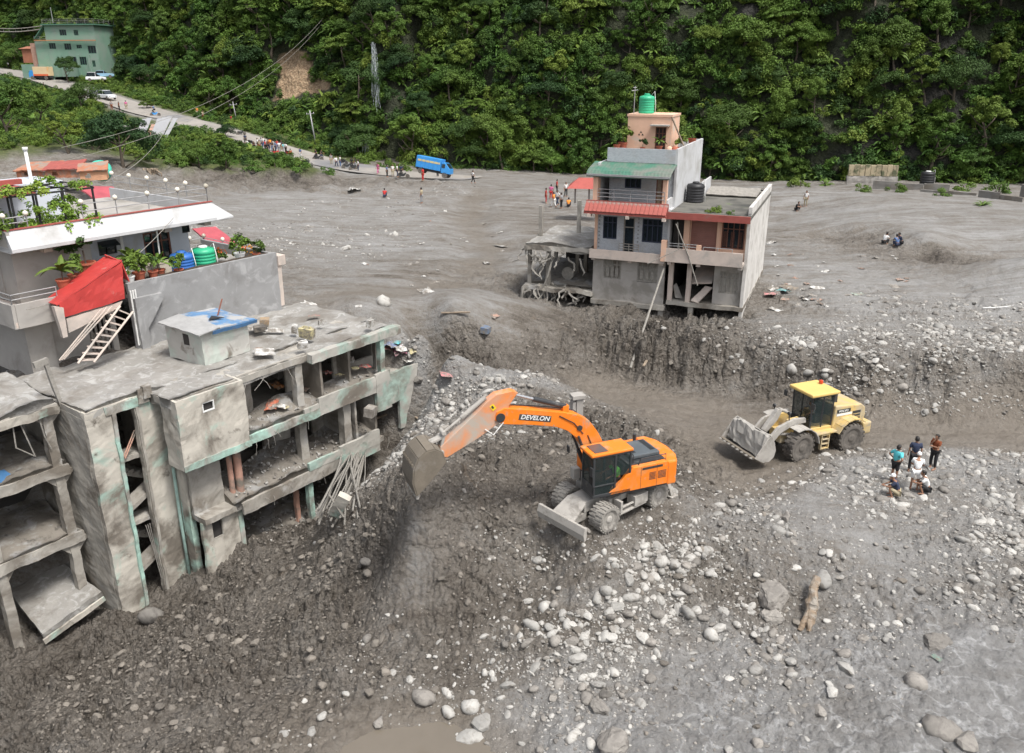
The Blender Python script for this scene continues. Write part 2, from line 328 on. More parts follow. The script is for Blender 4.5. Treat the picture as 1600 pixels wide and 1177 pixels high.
for (lx, ly, z) in ((3, 3, -4.8), (7, 3, -4.8), (10, 3, -4.6), (-2, 5, -5.2), (-6, 6, -5.8), (12, 9.5, 4.3), (3, 9.5, 4.2), (-2, 9.0, 4.2), (-9, 9.5, 4.2), (-9, 6.5, -5.2), (9, 7, 3.4), (5, 7, 3.4), (1, 7.2, 3.2), (13.6, 3.6, 2.6), (16.2, 2.0, 2.0), (13.5, 1.2, 1.2), (13, 6, 3.9), (12, -.6, -3), (13.3, -.7, -1.9), (14.9, -.6, -1.1), (16.2, .6, .6), (15.6, .6, .3), (9, -.8, -4.2), (-14, 9.6, 4.0), (-14, 6.5, -5)):
    q = RFR.W(lx, ly); _cw.append((q.x, q.y)); _cv.append((z, .32, .3, .2, 0))
HFR = Frame(5.494, 55.406, -22)
for (lx, ly, z) in ((2.5, 2, 1.9), (7.5, 1.5, 1.8), (2.5, 5, 2.7), (7.5, 5, 2.7), (-2.5, 1.0, 2.2), (-4.8, 1.5, 2.0), (-2.5, 5, 3.0), (11.2, 2, 2.9), (11, 6, 3.1), (5, 10, 3.1), (-6.5, 2, 3.1)):
    q = HFR.W(lx, ly); _cw.append((q.x, q.y)); _cv.append((z, .3, .5, .05, 0))
_cw = np.array(_cw); _cv = np.array(_cv, float)
_d = np.sqrt(((_cw[:, None] - _cw[None]) ** 2).sum(-1) + 0.7)
_N = len(_cw); _A = np.zeros((_N + 3, _N + 3)); _A[:_N, :_N] = _d + np.eye(_N) * -0.02; _A[:_N, _N] = 1; _A[:_N, _N + 1:] = _cw; _A[_N, :_N] = 1; _A[_N + 1:, :_N] = _cw.T
_B = np.zeros((_N + 3, 5)); _B[:_N] = _cv; _W = np.linalg.solve(_A, _B)
ROADPX = [(-250,92,270),(-100,99,250),(0,109,225),(60,122,200),(165,153,170),(250,179,155),(350,206,145),(450,239,138),(560,263,128),(640,273,124),(740,283,120)]
ROAD = [PD(*r) for r in ROADPX]
def road_dist(x, y):
    d = np.full_like(x, 1e9)
    for a, b in zip(ROAD, ROAD[1:]):
        ax, ay, bx, by = a.x, a.y, b.x - a.x, b.y - a.y
        t = np.clip(((x - ax) * bx + (y - ay) * by) / (bx * bx + by * by), 0, 1)
        d = np.minimum(d, np.hypot(x - ax - t * bx, y - ay - t * by))
    return d
def line_dist(line, x, y):
    d = np.full_like(x, 1e9)
    for a, b in zip(line, line[1:]):
        ax, ay, bx, by = a.x, a.y, b.x - a.x, b.y - a.y
        t = np.clip(((x - ax) * bx + (y - ay) * by) / (bx * bx + by * by), 0, 1)
        d = np.minimum(d, np.hypot(x - ax - t * bx, y - ay - t * by))
    return d
TRACK = [P(*q) for q in ((940, 612, .1), (1020, 636, 0), (1150, 660, 0), (1300, 676, 0), (1450, 676, 0), (1900, 685, 0))]; TRACK2 = [P(*q) for q in ((1040, 650, 0), (1130, 690, 0), (1200, 728, 0), (1140, 745, 0))]
GULLY = [P(*q) for q in ((745, 300, 3.3), (730, 345, 3.3), (765, 385, 3.2), (745, 425, 3.5), (640, 455, 4.0), (500, 470, 4.2))]
def land(x, y, detail=True):
    x = np.atleast_1d(np.asarray(x, float)); y = np.atleast_1d(np.asarray(y, float)); out = np.empty((len(x), 5))
    for i in range(0, len(x), 40000):
        s = slice(i, i + 40000); q = np.stack([x[s], y[s]], 1)
        d = np.sqrt(((q[:, None] - _cw[None]) ** 2).sum(-1) + 0.7)
        out[s] = d @ _W[:_N] + _W[_N] + q @ _W[_N + 1:]
    z, light, clod, stone, vein = out.T; clod = np.clip(clod, 0, 1.1); light = np.clip(light, 0, 1)
    if detail:
        near = 1 - sstep(60, 110, np.hypot(x, y))
        rd = sstep(3.5, 9, road_dist(x, y))
        z = z + rd * fbm(x * .12, y * .12, 3, 3) * (.25 + .5 * (1 - near)) * (.3 + clod) + fbm(x * .5, y * .5, 8, 4) * (.06 + .32 * clod) * rd
        z = z + fbm(x * 2.2, y * 2.2, 21, 4, g=.6) * (.03 + .09 * clod) * rd
        cm = clod * near
        z = z + cm * (.42 * clods(x * 1.3, y * 1.3, 31, .6) + .36 * clods(x * 2.7, y * 2.7, 41, .7) + .30 * clods(x * 5.5, y * 5.5, 51, .8)) * sstep(-.7, .3, fbm(x * .4, y * .4, 61, 3))
        # flutes and slumps of the cut banks, terraces under the road
        bank = sstep(.35, .8, clod) * sstep(30, 38, y)
        z = z + bank * near * (.18 * fbm(x * 1.1, y * .6, 64, 4) + .14 * np.abs(fbm(x * 2.3, y * .8, 66, 3)))
        z = z + (1 - near) * sstep(.12, .3, clod) * rd * (2.0 * fbm(x * .10 + .06 * y, y * .30, 67, 4) + .8 * fbm(x * .5, y * .9, 69, 3))
        tr = np.minimum(line_dist(TRACK, x, y), line_dist(TRACK2, x, y)); tm = 1 - sstep(1.5, 3.2, tr)
        z = z - tm * .10 + tm * (.05 * np.sin(tr * 7.5 + 1.2 * fbm(x * .4, y * .4, 72, 2)) + .05 * fbm(x * 1.5, y * 3.5, 73, 3))
        sm2 = sstep(4, 7, x) * sstep(41.5, 44, y) * (1 - sstep(56.5, 60, y)); zn = np.clip(z / 3.1, -.3, 1.3); z = z + sm2 * (3.1 * sstep(.22, .74, zn + .10 * fbm(x * .5, y * .5, 85, 3)) * (zn > 0) * (zn < 1.05) + z * ((zn <= 0) | (zn >= 1.05)) - z) * .8
        z = z + (1 - sstep(.1, .4, clod)) * sstep(50, 56, y) * (.22 * np.abs(fbm(x * .07 + .05 * y, y * .16, 86, 5)) - .08 + .09 * fbm(x * .6, y * 1.1, 87, 4))
        gd = line_dist(GULLY, x, y); z = z - (1 - sstep(.5, 3.5, gd + 1.5 * fbm(x * .3, y * .3, 75, 3))) * .35
        # drained streaks on the plain and dried cracks of the cake of silt
        st = 1 - sstep(.1, .5, clod)
        z = z + st * near * .10 * fbm(x * .25 + .2 * y, y * 1.6, 71, 4)
        z = z + np.clip(vein, 0, 1) * near * (.10 * clods(x * 1.1, y * 1.1, 81, .5) + .10 * np.abs(fbm(x * 1.2, y * 1.2, 83, 4)))
    return z, light, clod, stone, vein
# the fan of ground, finer towards the drone
NR, NA = 880, 900
_t = np.linspace(0, 1, NR); r0, r1 = 8.0, 330.0
_rr = np.linspace(r0, r1, 20000); _w = np.cumsum(1 / _rr ** 2 + .018 / _rr); _w = (_w - _w[0]) / (_w[-1] - _w[0])
rad = np.interp(_t, _w, _rr); ang = np.linspace(math.radians(-44), math.radians(44), NA)
RA, AA = np.meshgrid(rad, ang, indexing='ij'); GX = (RA * np.sin(AA)).ravel(); GY = (RA * np.cos(AA)).ravel()
GZ, GL, GC, GS, GV = land(GX, GY)
_i = np.arange(NR * NA).reshape(NR, NA)
_f = np.stack([_i[:-1, :-1], _i[:-1, 1:], _i[1:, 1:], _i[1:, :-1]], -1).reshape(-1, 4)
def ground_material():
    m = bpy.data.materials.new('river_mud'); m.use_nodes = True; nt = m.node_tree; b = nt.nodes['Principled BSDF']
    g = _n(nt, 'ShaderNodeNewGeometry'); vec = g.outputs['Position']
    def at(n): a = _n(nt, 'ShaderNodeAttribute', attribute_name=n); return a.outputs['Fac']
    li = at('light'); n1 = noise_fac(nt, vec, .45, 6, .6, .3, .7); n2 = noise_fac(nt, vec, 2.6, 8, .7, .3, .7); n3 = noise_fac(nt, vec, 11, 6, .7, .3, .7)
    f = mth(nt, 'ADD', li, mth(nt, 'MULTIPLY', mth(nt, 'SUBTRACT', n1, .5), .22)); f = mth(nt, 'ADD', f, mth(nt, 'MULTIPLY', mth(nt, 'SUBTRACT', n2, .5), .22))
    f = mth(nt, 'ADD', f, mth(nt, 'MULTIPLY', mth(nt, 'SUBTRACT', n3, .5), .2))
    cr = _n(nt, 'ShaderNodeValToRGB'); e = cr.color_ramp.elements; e[0].position = 0.0; e[0].color = (.034, .027, .021, 1); e[1].position = 1; e[1].color = (.33, .328, .322, 1)
    for p, c in ((.15, (.100, .086, .071, 1)), (.32, (.160, .144, .125, 1)), (.52, (.208, .200, .188, 1)), (.75, (.262, .258, .250, 1))):
        k = cr.color_ramp.elements.new(p); k.color = c
    nt.links.new(f, cr.inputs[0]); c = cr.outputs[0]
    mp = _n(nt, 'ShaderNodeMapping'); mp.inputs['Scale'].default_value = (.16, .9, .5); mp.inputs['Rotation'].default_value = (0, 0, -.18); nt.links.new(vec, mp.inputs['Vector'])
    s1 = noise_fac(nt, mp.outputs[0], .6, 8, .7, .32, .68, 1.2); s2 = noise_fac(nt, mp.outputs[0], 2.6, 8, .75, .32, .68, .8); sm_ = mth(nt, 'SUBTRACT', 1.0, at('clod'))
    sa = mth(nt, 'MULTIPLY', mth(nt, 'SUBTRACT', mth(nt, 'ADD', mth(nt, 'MULTIPLY', s1, .6), mth(nt, 'MULTIPLY', s2, .4)), .5), .72)
    f2 = mth(nt, 'ADD', f, mth(nt, 'MULTIPLY', sa, sm_)); nt.links.new(f2, cr.inputs[0])
    # rusty silt
    rf = noise_fac(nt, vec, .33, 5, .7, .64, .78, .6); c = mixc(nt, mth(nt, 'MULTIPLY', rf, .38), c, (.17, .105, .055))
    # pale dried veins
    v = _n(nt, 'ShaderNodeTexVoronoi', feature='DISTANCE_TO_EDGE'); v.inputs['Scale'].default_value = .6
    dn = _n(nt, 'ShaderNodeTexNoise'); dn.inputs['Scale'].default_value = 1.1; dn.inputs['Detail'].default_value = 6; nt.links.new(vec, dn.inputs['Vector'])
    mx = _n(nt, 'ShaderNodeVectorMath', operation='MULTIPLY_ADD'); nt.links.new(dn.outputs['Color'], mx.inputs[0]); mx.inputs[1].default_value = (2.6, 2.6, 2.6); nt.links.new(vec, mx.inputs[2]); nt.links.new(mx.outputs[0], v.inputs['Vector'])
    vf = _n(nt, 'ShaderNodeMapRange'); vf.inputs[1].default_value = 0; vf.inputs[2].default_value = .075; vf.inputs[3].default_value = 1; vf.inputs[4].default_value = 0; nt.links.new(v.outputs[0], vf.inputs[0])
    vv = mth(nt, 'MULTIPLY', vf.outputs[0], at('vein')); vv = mth(nt, 'MULTIPLY', vv, n2); c = mixc(nt, mth(nt, 'MULTIPLY', at('vein'), .6), c, mixc(nt, n2, (.155, .154, .152), (.24, .24, .238))); c = mixc(nt, vv, c, (.40, .402, .40))
    # grit
    gv = _n(nt, 'ShaderNodeTexVoronoi'); gv.inputs['Scale'].default_value = 7; nt.links.new(vec, gv.inputs['Vector'])
    gf = _n(nt, 'ShaderNodeMapRange'); gf.inputs[1].default_value = .12; gf.inputs[2].default_value = .2; gf.inputs[3].default_value = 1; gf.inputs[4].default_value = 0; nt.links.new(gv.outputs['Distance'], gf.inputs[0])
    gsel = noise_fac(nt, vec, 1.7, 5, .6, .55, .6); gg = mth(nt, 'MULTIPLY', mth(nt, 'MULTIPLY', gf.outputs[0], gsel), at('stone')); c = mixc(nt, mth(nt, 'MULTIPLY', gg, .5), c, (.33, .325, .31))
    c = mixc(nt, mth(nt, 'MULTIPLY', at('wet'), .85), c, mixc(nt, n2, (.135, .115, .093), (.185, .162, .134)))
    # green verge by the road
    c = mixc(nt, mth(nt, 'MULTIPLY', at('verge'), 1.0), c, mixc(nt, n2, (.035, .055, .015), (.10, .11, .035)))
    nt.links.new(c, b.inputs['Base Color'])
    rr = _n(nt, 'ShaderNodeMapRange'); rr.inputs[1].default_value = .1; rr.inputs[2].default_value = .5; rr.inputs[3].default_value = .62; rr.inputs[4].default_value = .92; nt.links.new(f, rr.inputs[0]); nt.links.new(mth(nt, 'SUBTRACT', rr.outputs[0], mth(nt, 'MULTIPLY', at('wet'), mth(nt, 'MULTIPLY', n1, .42))), b.inputs['Roughness'])
    b.inputs['Specular IOR Level'].default_value = .35
    bn = _n(nt, 'ShaderNodeTexNoise'); bn.inputs['Scale'].default_value = 5; bn.inputs['Detail'].default_value = 12; bn.inputs['Roughness'].default_value = .72; nt.links.new(vec, bn.inputs['Vector'])
    bp = _n(nt, 'ShaderNodeBump'); bp.inputs['Strength'].default_value = 1; bp.inputs['Distance'].default_value = .16; nt.links.new(bn.outputs['Fac'], bp.inputs['Height'])
    cmx = _n(nt, 'ShaderNodeVectorMath', operation='MULTIPLY_ADD'); nt.links.new(dn.outputs['Color'], cmx.inputs[0]); cmx.inputs[1].default_value = (.5, .5, .5); nt.links.new(vec, cmx.inputs[2]); hsum = None
    for sc_, am in ((2.3, .55), (5.5, .3)):
        cv = _n(nt, 'ShaderNodeTexVoronoi', feature='F1'); cv.inputs['Scale'].default_value = sc_; nt.links.new(cmx.outputs[0], cv.inputs['Vector']); t_ = mth(nt, 'MULTIPLY', cv.outputs['Distance'], -am); hsum = t_ if hsum is None else mth(nt, 'ADD', hsum, t_)
    hsum = mth(nt, 'MULTIPLY', hsum, at('clod')); b2 = _n(nt, 'ShaderNodeBump'); b2.inputs['Strength'].default_value = 1; b2.inputs['Distance'].default_value = .5; nt.links.new(hsum, b2.inputs['Height']); nt.links.new(bp.outputs[0], b2.inputs['Normal']); nt.links.new(b2.outputs[0], b.inputs['Normal'])
    return m
M_GROUND = ground_material()
gme = mesh_np('ground', np.stack([GX, GY, GZ], 1), _f, [M_GROUND], True)
_gu, _gv = proj(GX, GY, GZ)
_edge = np.interp(_gu, [-400, 0, 100, 170, 230, 300, 380, 450, 520, 560, 600], [262, 244, 238, 242, 262, 266, 268, 272, 268, 262, 0])
_verge = (1 - sstep(_edge - 8, _edge + 4, _gv + 9 * fbm(GX * .4, GY * .4, 91, 3))) * sstep(3.6, 5.2, road_dist(GX, GY)) * (_gu < 620) * (np.hypot(GX, GY) > 95)
_tr = np.minimum(line_dist(TRACK, GX, GY), line_dist(TRACK2, GX, GY)); _wob = fbm(GX * .35, GY * .35, 77, 3)
_wet = np.maximum(1 - sstep(1.8, 3.6, _tr + 1.2 * _wob), .75 * (1 - sstep(.3, 2.6, line_dist(GULLY, GX, GY) + 1.6 * _wob)))
_wet = np.maximum(_wet, .8 * (1 - sstep(.0, .5, np.abs(GZ + 2.0))) * (_gu > 350) * (_gu < 850) * (_gv > 1080))
for nm, dat in (('wet', _wet), ('clod', GC), ('light', GL), ('stone', np.clip(GS, 0, 1)), ('vein', np.clip(GV, 0, 1)), ('verge', _verge)):
    a = gme.attributes.new(nm, 'FLOAT', 'POINT'); a.data.foreach_set('value', dat.astype(np.float32))
ground = tag(add_obj('ground', gme), kind='structure')
def gz(x, y): return float(land([x], [y])[0][0])
def hit(u, v, zguess=0.0):
    """where the sight line through (u, v) meets the ground"""
    d = ray(u, v); ts = np.arange(14, 260, .25)
    x = d.x * ts; y = d.y * ts; z = CAMZ + d.z * ts; g = land(x, y)[0]; k = np.argmax(z < g)
    t0, t1 = ts[max(k - 1, 0)], ts[k]; tt = np.linspace(t0, t1, 12); g = land(d.x * tt, d.y * tt)[0]; j = np.argmax(CAMZ + d.z * tt < g)
    return Vector((d.x * tt[j], d.y * tt[j], float(g[j])))

# road surface, pale and dusty, wet towards the top
def ribbon(name, pts, w, lift, m):
    ps = [Vector(p) for p in pts]; fine = []
    for a, b in zip(ps, ps[1:]):
        for k in range(8): fine.append(a.lerp(b, k / 8))
    fine.append(ps[-1]); vs = []; fs = []; nx = 7
    for i, p in enumerate(fine):
        d = (fine[min(i + 1, len(fine) - 1)] - fine[max(i - 1, 0)]); n = Vector((d.y, -d.x, 0)).normalized()
        for k in range(nx):
            e = (k / (nx - 1) - .5); q = p + n * w * e * (1 + .06 * math.sin(i * .7 + k)); vs.append((q.x, q.y))
    vs = np.array(vs); z = land(vs[:, 0], vs[:, 1])[0].reshape(-1, nx); z = np.maximum(z, z.mean(1, keepdims=True)) + lift; vs = np.column_stack([vs, z.ravel()])
    ix = np.arange(len(vs)).reshape(-1, nx); f = np.stack([ix[:-1, :-1], ix[1:, :-1], ix[1:, 1:], ix[:-1, 1:]], -1).reshape(-1, 4)
    return tag(add_obj(name, mesh_np(name, vs, f, [m], True)), kind='structure')
M_ROAD = mat('road_dust', (.27, .25, .225), .9, .2, .25, .3, 3, layers=(((.17, .17, .175), .06, .5, .6), ((.20, .17, .13), .5, .58, .7)), world=True)
ribbon('road', ROAD, 6.6, .10, M_ROAD)

# standing water
M_WATER = mat('muddy_water', (.145, .125, .10), .08, .1, .4, .05, 1.5, world=True)
M_WET = mat('wet_silt', (.19, .165, .14), .3, .14, .6, .5, 2.0, world=True, layers=(((.12, .10, .085), .9, .5, .7),))
def pool(name, pts, z, m):
    mb = MB(); mb.add([(p.x, p.y, z) for p in pts], [tuple(range(len(pts)))]); return tag(mb.build(name, m), kind='structure')
pool('puddle', [P(u, v, -2.0) for u, v in ((380, 1260), (430, 1150), (500, 1105), (640, 1105), (800, 1130), (830, 1260))], -2.05, M_WATER)
# ------------------------------------------------------------------ wooded hillside
FOOT = [(-420,95,285),(-200,97,270),(0,97,238),(110,122,215),(200,127,197),(330,175,165),(500,230,149),(600,255,139),(690,262,140),(760,266,138),(870,272,140),(950,273,140),(1200,280,133),(1330,284,128),(1450,283,126),(1600,289,121),(1800,292,116),(2050,290,112)]
FW = [PD(*f) for f in FOOT]
_ft = np.cumsum([0] + [(b - a).length for a, b in zip(FW, FW[1:])]); HS = np.linspace(0, _ft[-1], 460); HT = np.linspace(0, 1, 150)
fx = np.interp(HS, _ft, [p.x for p in FW]); fy = np.interp(HS, _ft, [p.y for p in FW]); fz = np.interp(HS, _ft, [p.z for p in FW])
def _sm(a, k=9): return np.convolve(np.pad(a, k // 2, 'edge'), np.ones(k) / k, 'valid')
fx, fy, fz = _sm(fx), _sm(fy), _sm(fz); tx = np.gradient(fx); ty = np.gradient(fy); l = np.hypot(tx, ty); nx_, ny_ = -_sm(ty / l, 31), _sm(tx / l, 31)
HH = 66.0
def hill(si, t):
    """si index along the foot (float), t 0..1 up the slope"""
    i = np.arange(len(fx)); X = np.interp(si, i, fx); Y = np.interp(si, i, fy); Z = np.interp(si, i, fz); NX = np.interp(si, i, nx_); NY = np.interp(si, i, ny_)
    u = t * HH; s = si * (HS[1] - HS[0])
    back = .10 * u + .52 * u ** 1.0 * (0.75 + .25 * np.sin(s * .03)) + 5 * sstep(0, 6, u) * 0
    nz = fbm(s * .045, u * .05, 101, 4) * 5.5 * sstep(0, 8, u) + fbm(s * .22, u * .22, 131, 4) * 1.6
    # waterfall gully
    gul = np.exp(-((s - S_FALL) / 4.5) ** 2); nz = nz + gul * 4.5 * sstep(-2, 4, u)
    return X + NX * (back + nz), Y + NY * (back + nz), Z + u - 1.5 + fbm(s * .3, u * .3, 151, 3) * .6
_fu, _fv = proj(fx, fy, fz); S_FALL = float(np.interp(592, _fu, HS))
SI, TT = np.meshgrid(np.arange(len(HS), dtype=float), HT, indexing='ij'); hx, hy, hz = hill(SI.ravel(), TT.ravel())
_i = np.arange(SI.size).reshape(SI.shape); _f = np.stack([_i[:-1, :-1], _i[1:, :-1], _i[1:, 1:], _i[:-1, 1:]], -1).reshape(-1, 4)
def inpoly(u, v, poly):
    c = np.zeros(np.shape(u), bool); n = len(poly)
    for i in range(n):
        x0, y0 = poly[i]; x1, y1 = poly[(i + 1) % n]
        c ^= ((y0 > v) != (y1 > v)) & (u < (x1 - x0) * (v - y0) / ((y1 - y0) or 1e-9) + x0)
    return c
SCAR = [(440, 82), (462, 74), (482, 92), (488, 112), (514, 128), (520, 138), (470, 150), (432, 158), (436, 115)]
hu, hv = proj(hx, hy, hz); scar = inpoly(hu + 6 * fbm(hx * .3, hz * .3, 3, 3), hv + 6 * fbm(hx * .3 + 9, hz * .3, 5, 3), SCAR).astype(float)
rock = sstep(-.15, .35, fbm(hx * .05, hz * .07, 171, 4)) * (hu > 1150)
mh = bpy.data.materials.new('forest_soil'); mh.use_nodes = True; nt = mh.node_tree; b = nt.nodes['Principled BSDF']
g = _n(nt, 'ShaderNodeNewGeometry'); vec = g.outputs['Position']; n1 = noise_fac(nt, vec, .5, 8, .7, .3, .7); n2 = noise_fac(nt, vec, 2.0, 8, .7, .35, .65)
c = mixc(nt, n1, (.012, .015, .008), (.035, .042, .018)); a = _n(nt, 'ShaderNodeAttribute', attribute_name='rock'); c = mixc(nt, a.outputs['Fac'], c, mixc(nt, n2, (.014, .014, .012), (.036, .034, .029)))
a = _n(nt, 'ShaderNodeAttribute', attribute_name='scar'); c = mixc(nt, a.outputs['Fac'], c, mixc(nt, n2, (.20, .125, .07), (.42, .31, .20)))
nt.links.new(c, b.inputs['Base Color']); b.inputs['Roughness'].default_value = .95
bn = _n(nt, 'ShaderNodeTexNoise'); bn.inputs['Scale'].default_value = 1.6; bn.inputs['Detail'].default_value = 10; nt.links.new(vec, bn.inputs['Vector']); bp = _n(nt, 'ShaderNodeBump'); bp.inputs['Strength'].default_value = 1; bp.inputs['Distance'].default_value = .8
nt.links.new(bn.outputs['Fac'], bp.inputs['Height']); nt.links.new(bp.outputs[0], b.inputs['Normal'])
hme = mesh_np('hillside', np.stack([hx, hy, hz], 1), _f, [mh], True)
for nm, dat in (('scar', scar), ('rock', rock)):
    a = hme.attributes.new(nm, 'FLOAT', 'POINT'); a.data.foreach_set('value', dat.astype(np.float32))
tag(add_obj('hillside', hme), kind='structure')
# waterfall: two falls of broken white strands
M_FALL = mat('falling_water', (.46, .50, .52), .35, .4, 3, .3, 6)
def fall(u0, v0, v1, w, n):
    si0 = np.interp(u0, hu.reshape(SI.shape)[:, 20], np.arange(len(HS))); mb = MB(); rng = random.Random(int(v0))
    col = [hill(np.array([si0]), np.array([t])) for t in np.linspace(0, .6, 240)]; col = [Vector((c[0][0], c[1][0], c[2][0])) for c in col]; col = [p for p in col if v0 <= proj(*p)[1] <= v1]
    d = col[0].copy(); d.z = CAMZ; out_ = Vector((-d.x, -d.y, 0)).normalized(); base = col[0] + out_ * 1.0; H_ = col[-1].z - col[0].z; side = Vector((-out_.y, out_.x, 0))
    for k in range(n):
        off = rng.gauss(0, w * .35); a_ = rng.uniform(0, .75); b_ = min(1, a_ + rng.uniform(.15, .5)); m_ = 9
        mb.tube([base + side * (off * (1.3 - .6 * t) + rng.gauss(0, .03)) + out_ * rng.uniform(-.2, .2) + Vector((0, 0, H_ * 1.15 * t)) for t in np.linspace(a_, b_, m_)], [.006] + [rng.uniform(.012, .03) for _ in range(m_ - 2)] + [.006], 4)
    return tag(mb.build('waterfall', M_FALL), kind='structure')
fall(591, 80, 178, .85, 46); fall(588, 212, 246, 1.4, 40)

# ------------------------------------------------------------------ foliage
def leaf_mat(name, lo, hi, yel):
    m = bpy.data.materials.new(name); m.use_nodes = True; nt = m.node_tree; b = nt.nodes['Principled BSDF']
    oi = _n(nt, 'ShaderNodeObjectInfo'); g = _n(nt, 'ShaderNodeNewGeometry'); n1 = noise_fac(nt, g.outputs['Position'], 1.6, 4, .7, .3, .7); n0 = noise_fac(nt, g.outputs['Position'], .07, 3, .5, .4, .6)
    r = mth(nt, 'ADD', mth(nt, 'MULTIPLY', oi.outputs['Random'], .6), mth(nt, 'MULTIPLY', n1, .4))
    c = mixc(nt, r, lo, hi); w = _n(nt, 'ShaderNodeTexWhiteNoise', noise_dimensions='1D'); nt.links.new(oi.outputs['Random'], w.inputs['W'])
    yf = _n(nt, 'ShaderNodeMapRange'); yf.inputs[1].default_value = .72; yf.inputs[2].default_value = 1.0; nt.links.new(w.outputs['Value'], yf.inputs[0])
    c = mixc(nt, mth(nt, 'MULTIPLY', yf.outputs[0], .75), c, yel); c = mixc(nt, mth(nt, 'MULTIPLY', n0, .35), c, yel)
    nt.links.new(c, b.inputs['Base Color']); b.inputs['Roughness'].default_value = .6; b.inputs['Specular IOR Level'].default_value = .2
    return m
M_LEAF = leaf_mat('leaf_green', (.024, .060, .013), (.088, .172, .028), (.16, .21, .034))
M_LEAFD = leaf_mat('leaf_dark', (.012, .034, .013), (.040, .085, .022), (.08, .13, .022))
M_BARK = mat('bark', (.10, .08, .06), .9, .3, 4, .5, 8)
def crown_mesh(name, seed, R, H, ncl, nleaf, ls, m, flat=.7, low=0.0, droop=.3, cr=(.28, .45)):
    r = np.random.default_rng(seed); d = r.normal(size=(ncl, 3)); d[:, 2] = np.abs(d[:, 2]) * .9 + low - .15; d /= np.linalg.norm(d, axis=1)[:, None]
    rad_ = r.uniform(.35, 1.0, ncl) ** .6; c = d * rad_[:, None] * np.array([R, R, H]); rc = r.uniform(cr[0], cr[1], ncl) * R
    k = r.integers(0, ncl, nleaf); ld = r.normal(size=(nleaf, 3)); ld[:, 2] = ld[:, 2] * .8 + .25; ld /= np.linalg.norm(ld, axis=1)[:, None]
    pos = c[k] + ld * (rc[k] * r.uniform(.55, 1.05, nleaf))[:, None] * np.array([1, 1, flat])
    pos[:, 2] -= droop * (np.hypot(pos[:, 0], pos[:, 1]) / R) ** 2 * .3 * R
    nrm = ld * .7 + np.array([0, 0, .5]) + r.normal(size=(nleaf, 3)) * .45; nrm /= np.linalg.norm(nrm, axis=1)[:, None]
    a = np.cross(nrm, r.normal(size=(nleaf, 3))); a /= np.linalg.norm(a, axis=1)[:, None]; bb = np.cross(nrm, a)
    s = ls * r.uniform(.6, 1.4, nleaf); a *= s[:, None]; bb *= (s * r.uniform(.4, .75, nleaf))[:, None]
    v = np.stack([pos - a * .5, pos + bb * .5, pos + a * .5 - nrm * s[:, None] * .15, pos - bb * .5], 1).reshape(-1, 3)
    return mesh_np(name, v, np.arange(nleaf * 4).reshape(-1, 4), [m], False)
def palm_mesh(name, seed, R, m, nf=16, lw=.5):
    """arching fronds, each a strip of leaflets: banana and fern clumps"""
    r = random.Random(seed); mb = MB()
    for k in range(nf):
        az = r.uniform(0, 6.28); el = r.uniform(.4, 1.3); L = R * r.uniform(.7, 1.2); p = Vector((0, 0, 0)); d = Vector((math.cos(az) * math.cos(el), math.sin(az) * math.cos(el), math.sin(el))); side = Vector((-math.sin(az), math.cos(az), 0))
        q = 7; prev = None
        for i in range(q + 1):
            w = lw * math.sin(math.pi * min(1, (i + .4) / (q + .6))) * .5
            cur = (p - side * w - Vector((0, 0, w * .5)), Vector(p), p + side * w - Vector((0, 0, w * .5)))
            if prev: mb.add([*prev, *cur], [(0, 1, 4, 3), (1, 2, 5, 4)])
            prev = cur; p = p + d * L / q; d = (d + Vector((0, 0, -.26))).normalized()
    return mb.mesh(name, m)
def trunk_mesh(name, seed, H, R):
    r = random.Random(seed); mb = MB(); pts = [Vector((0, 0, -1.5))]
    for i in range(5): pts.append(pts[-1] + Vector((r.gauss(0, .12), r.gauss(0, .12), (H + 1.5) / 5)))
    mb.tube(pts, [.22, .2, .17, .13, .09, .04], 7)
    for k in range(6):
        b = pts[r.randint(2, 4)]; az = r.uniform(0, 6.28); e = b + Vector((math.cos(az) * R * .7, math.sin(az) * R * .7, R * r.uniform(.2, .8))); mid = b.lerp(e, .5) + Vector((0, 0, -.15)); mb.tube([b, mid, e], [.08, .055, .02], 5)
    return mb.mesh(name, M_BARK, smooth=True)
CROWNS = []
for i in range(8):
    R, H_, nc, nl, ls_, fl, dr_, cr_ = ((2.6, 2.3, 22, 8000, .22, .55, .3, (.28, .45)), (1.8, 3.4, 26, 8000, .19, .9, .1, (.25, .4)), (2.9, 2.2, 24, 8500, .21, .5, .4, (.25, .42)), (3.1, 1.6, 30, 8000, .21, .3, .5, (.16, .3)),
        (2.3, 2.8, 34, 7600, .2, .7, .2, (.18, .28)), (2.6, 2.4, 18, 8500, .19, .6, .3, (.3, .5)), (2.4, 3.0, 30, 5200, .27, .8, 1.1, (.18, .34)), (2.0, 2.6, 40, 6500, .2, .6, .6, (.14, .24)))[i]
    CROWNS.append(crown_mesh('crown', 200 + i, R, H_, nc, nl, ls_, (M_LEAF, M_LEAFD)[i % 3 == 2], flat=fl, droop=dr_, cr=cr_))
TRUNKS = [trunk_mesh('trunk', 300 + i, 3.4, 2.4) for i in range(3)]
BUSHES = [crown_mesh('bush', 400 + i, 1.1, .85, 9, 900, .165, (M_LEAF, M_LEAF, M_LEAFD, M_LEAF)[i], flat=.8, low=.2) for i in range(4)]
BUSHES += [palm_mesh('fern', 410 + i, 1.3, (M_LEAF, M_LEAF)[i], 20, .28) for i in range(2)]
BUSHC = source_collection('bushes', BUSHES)
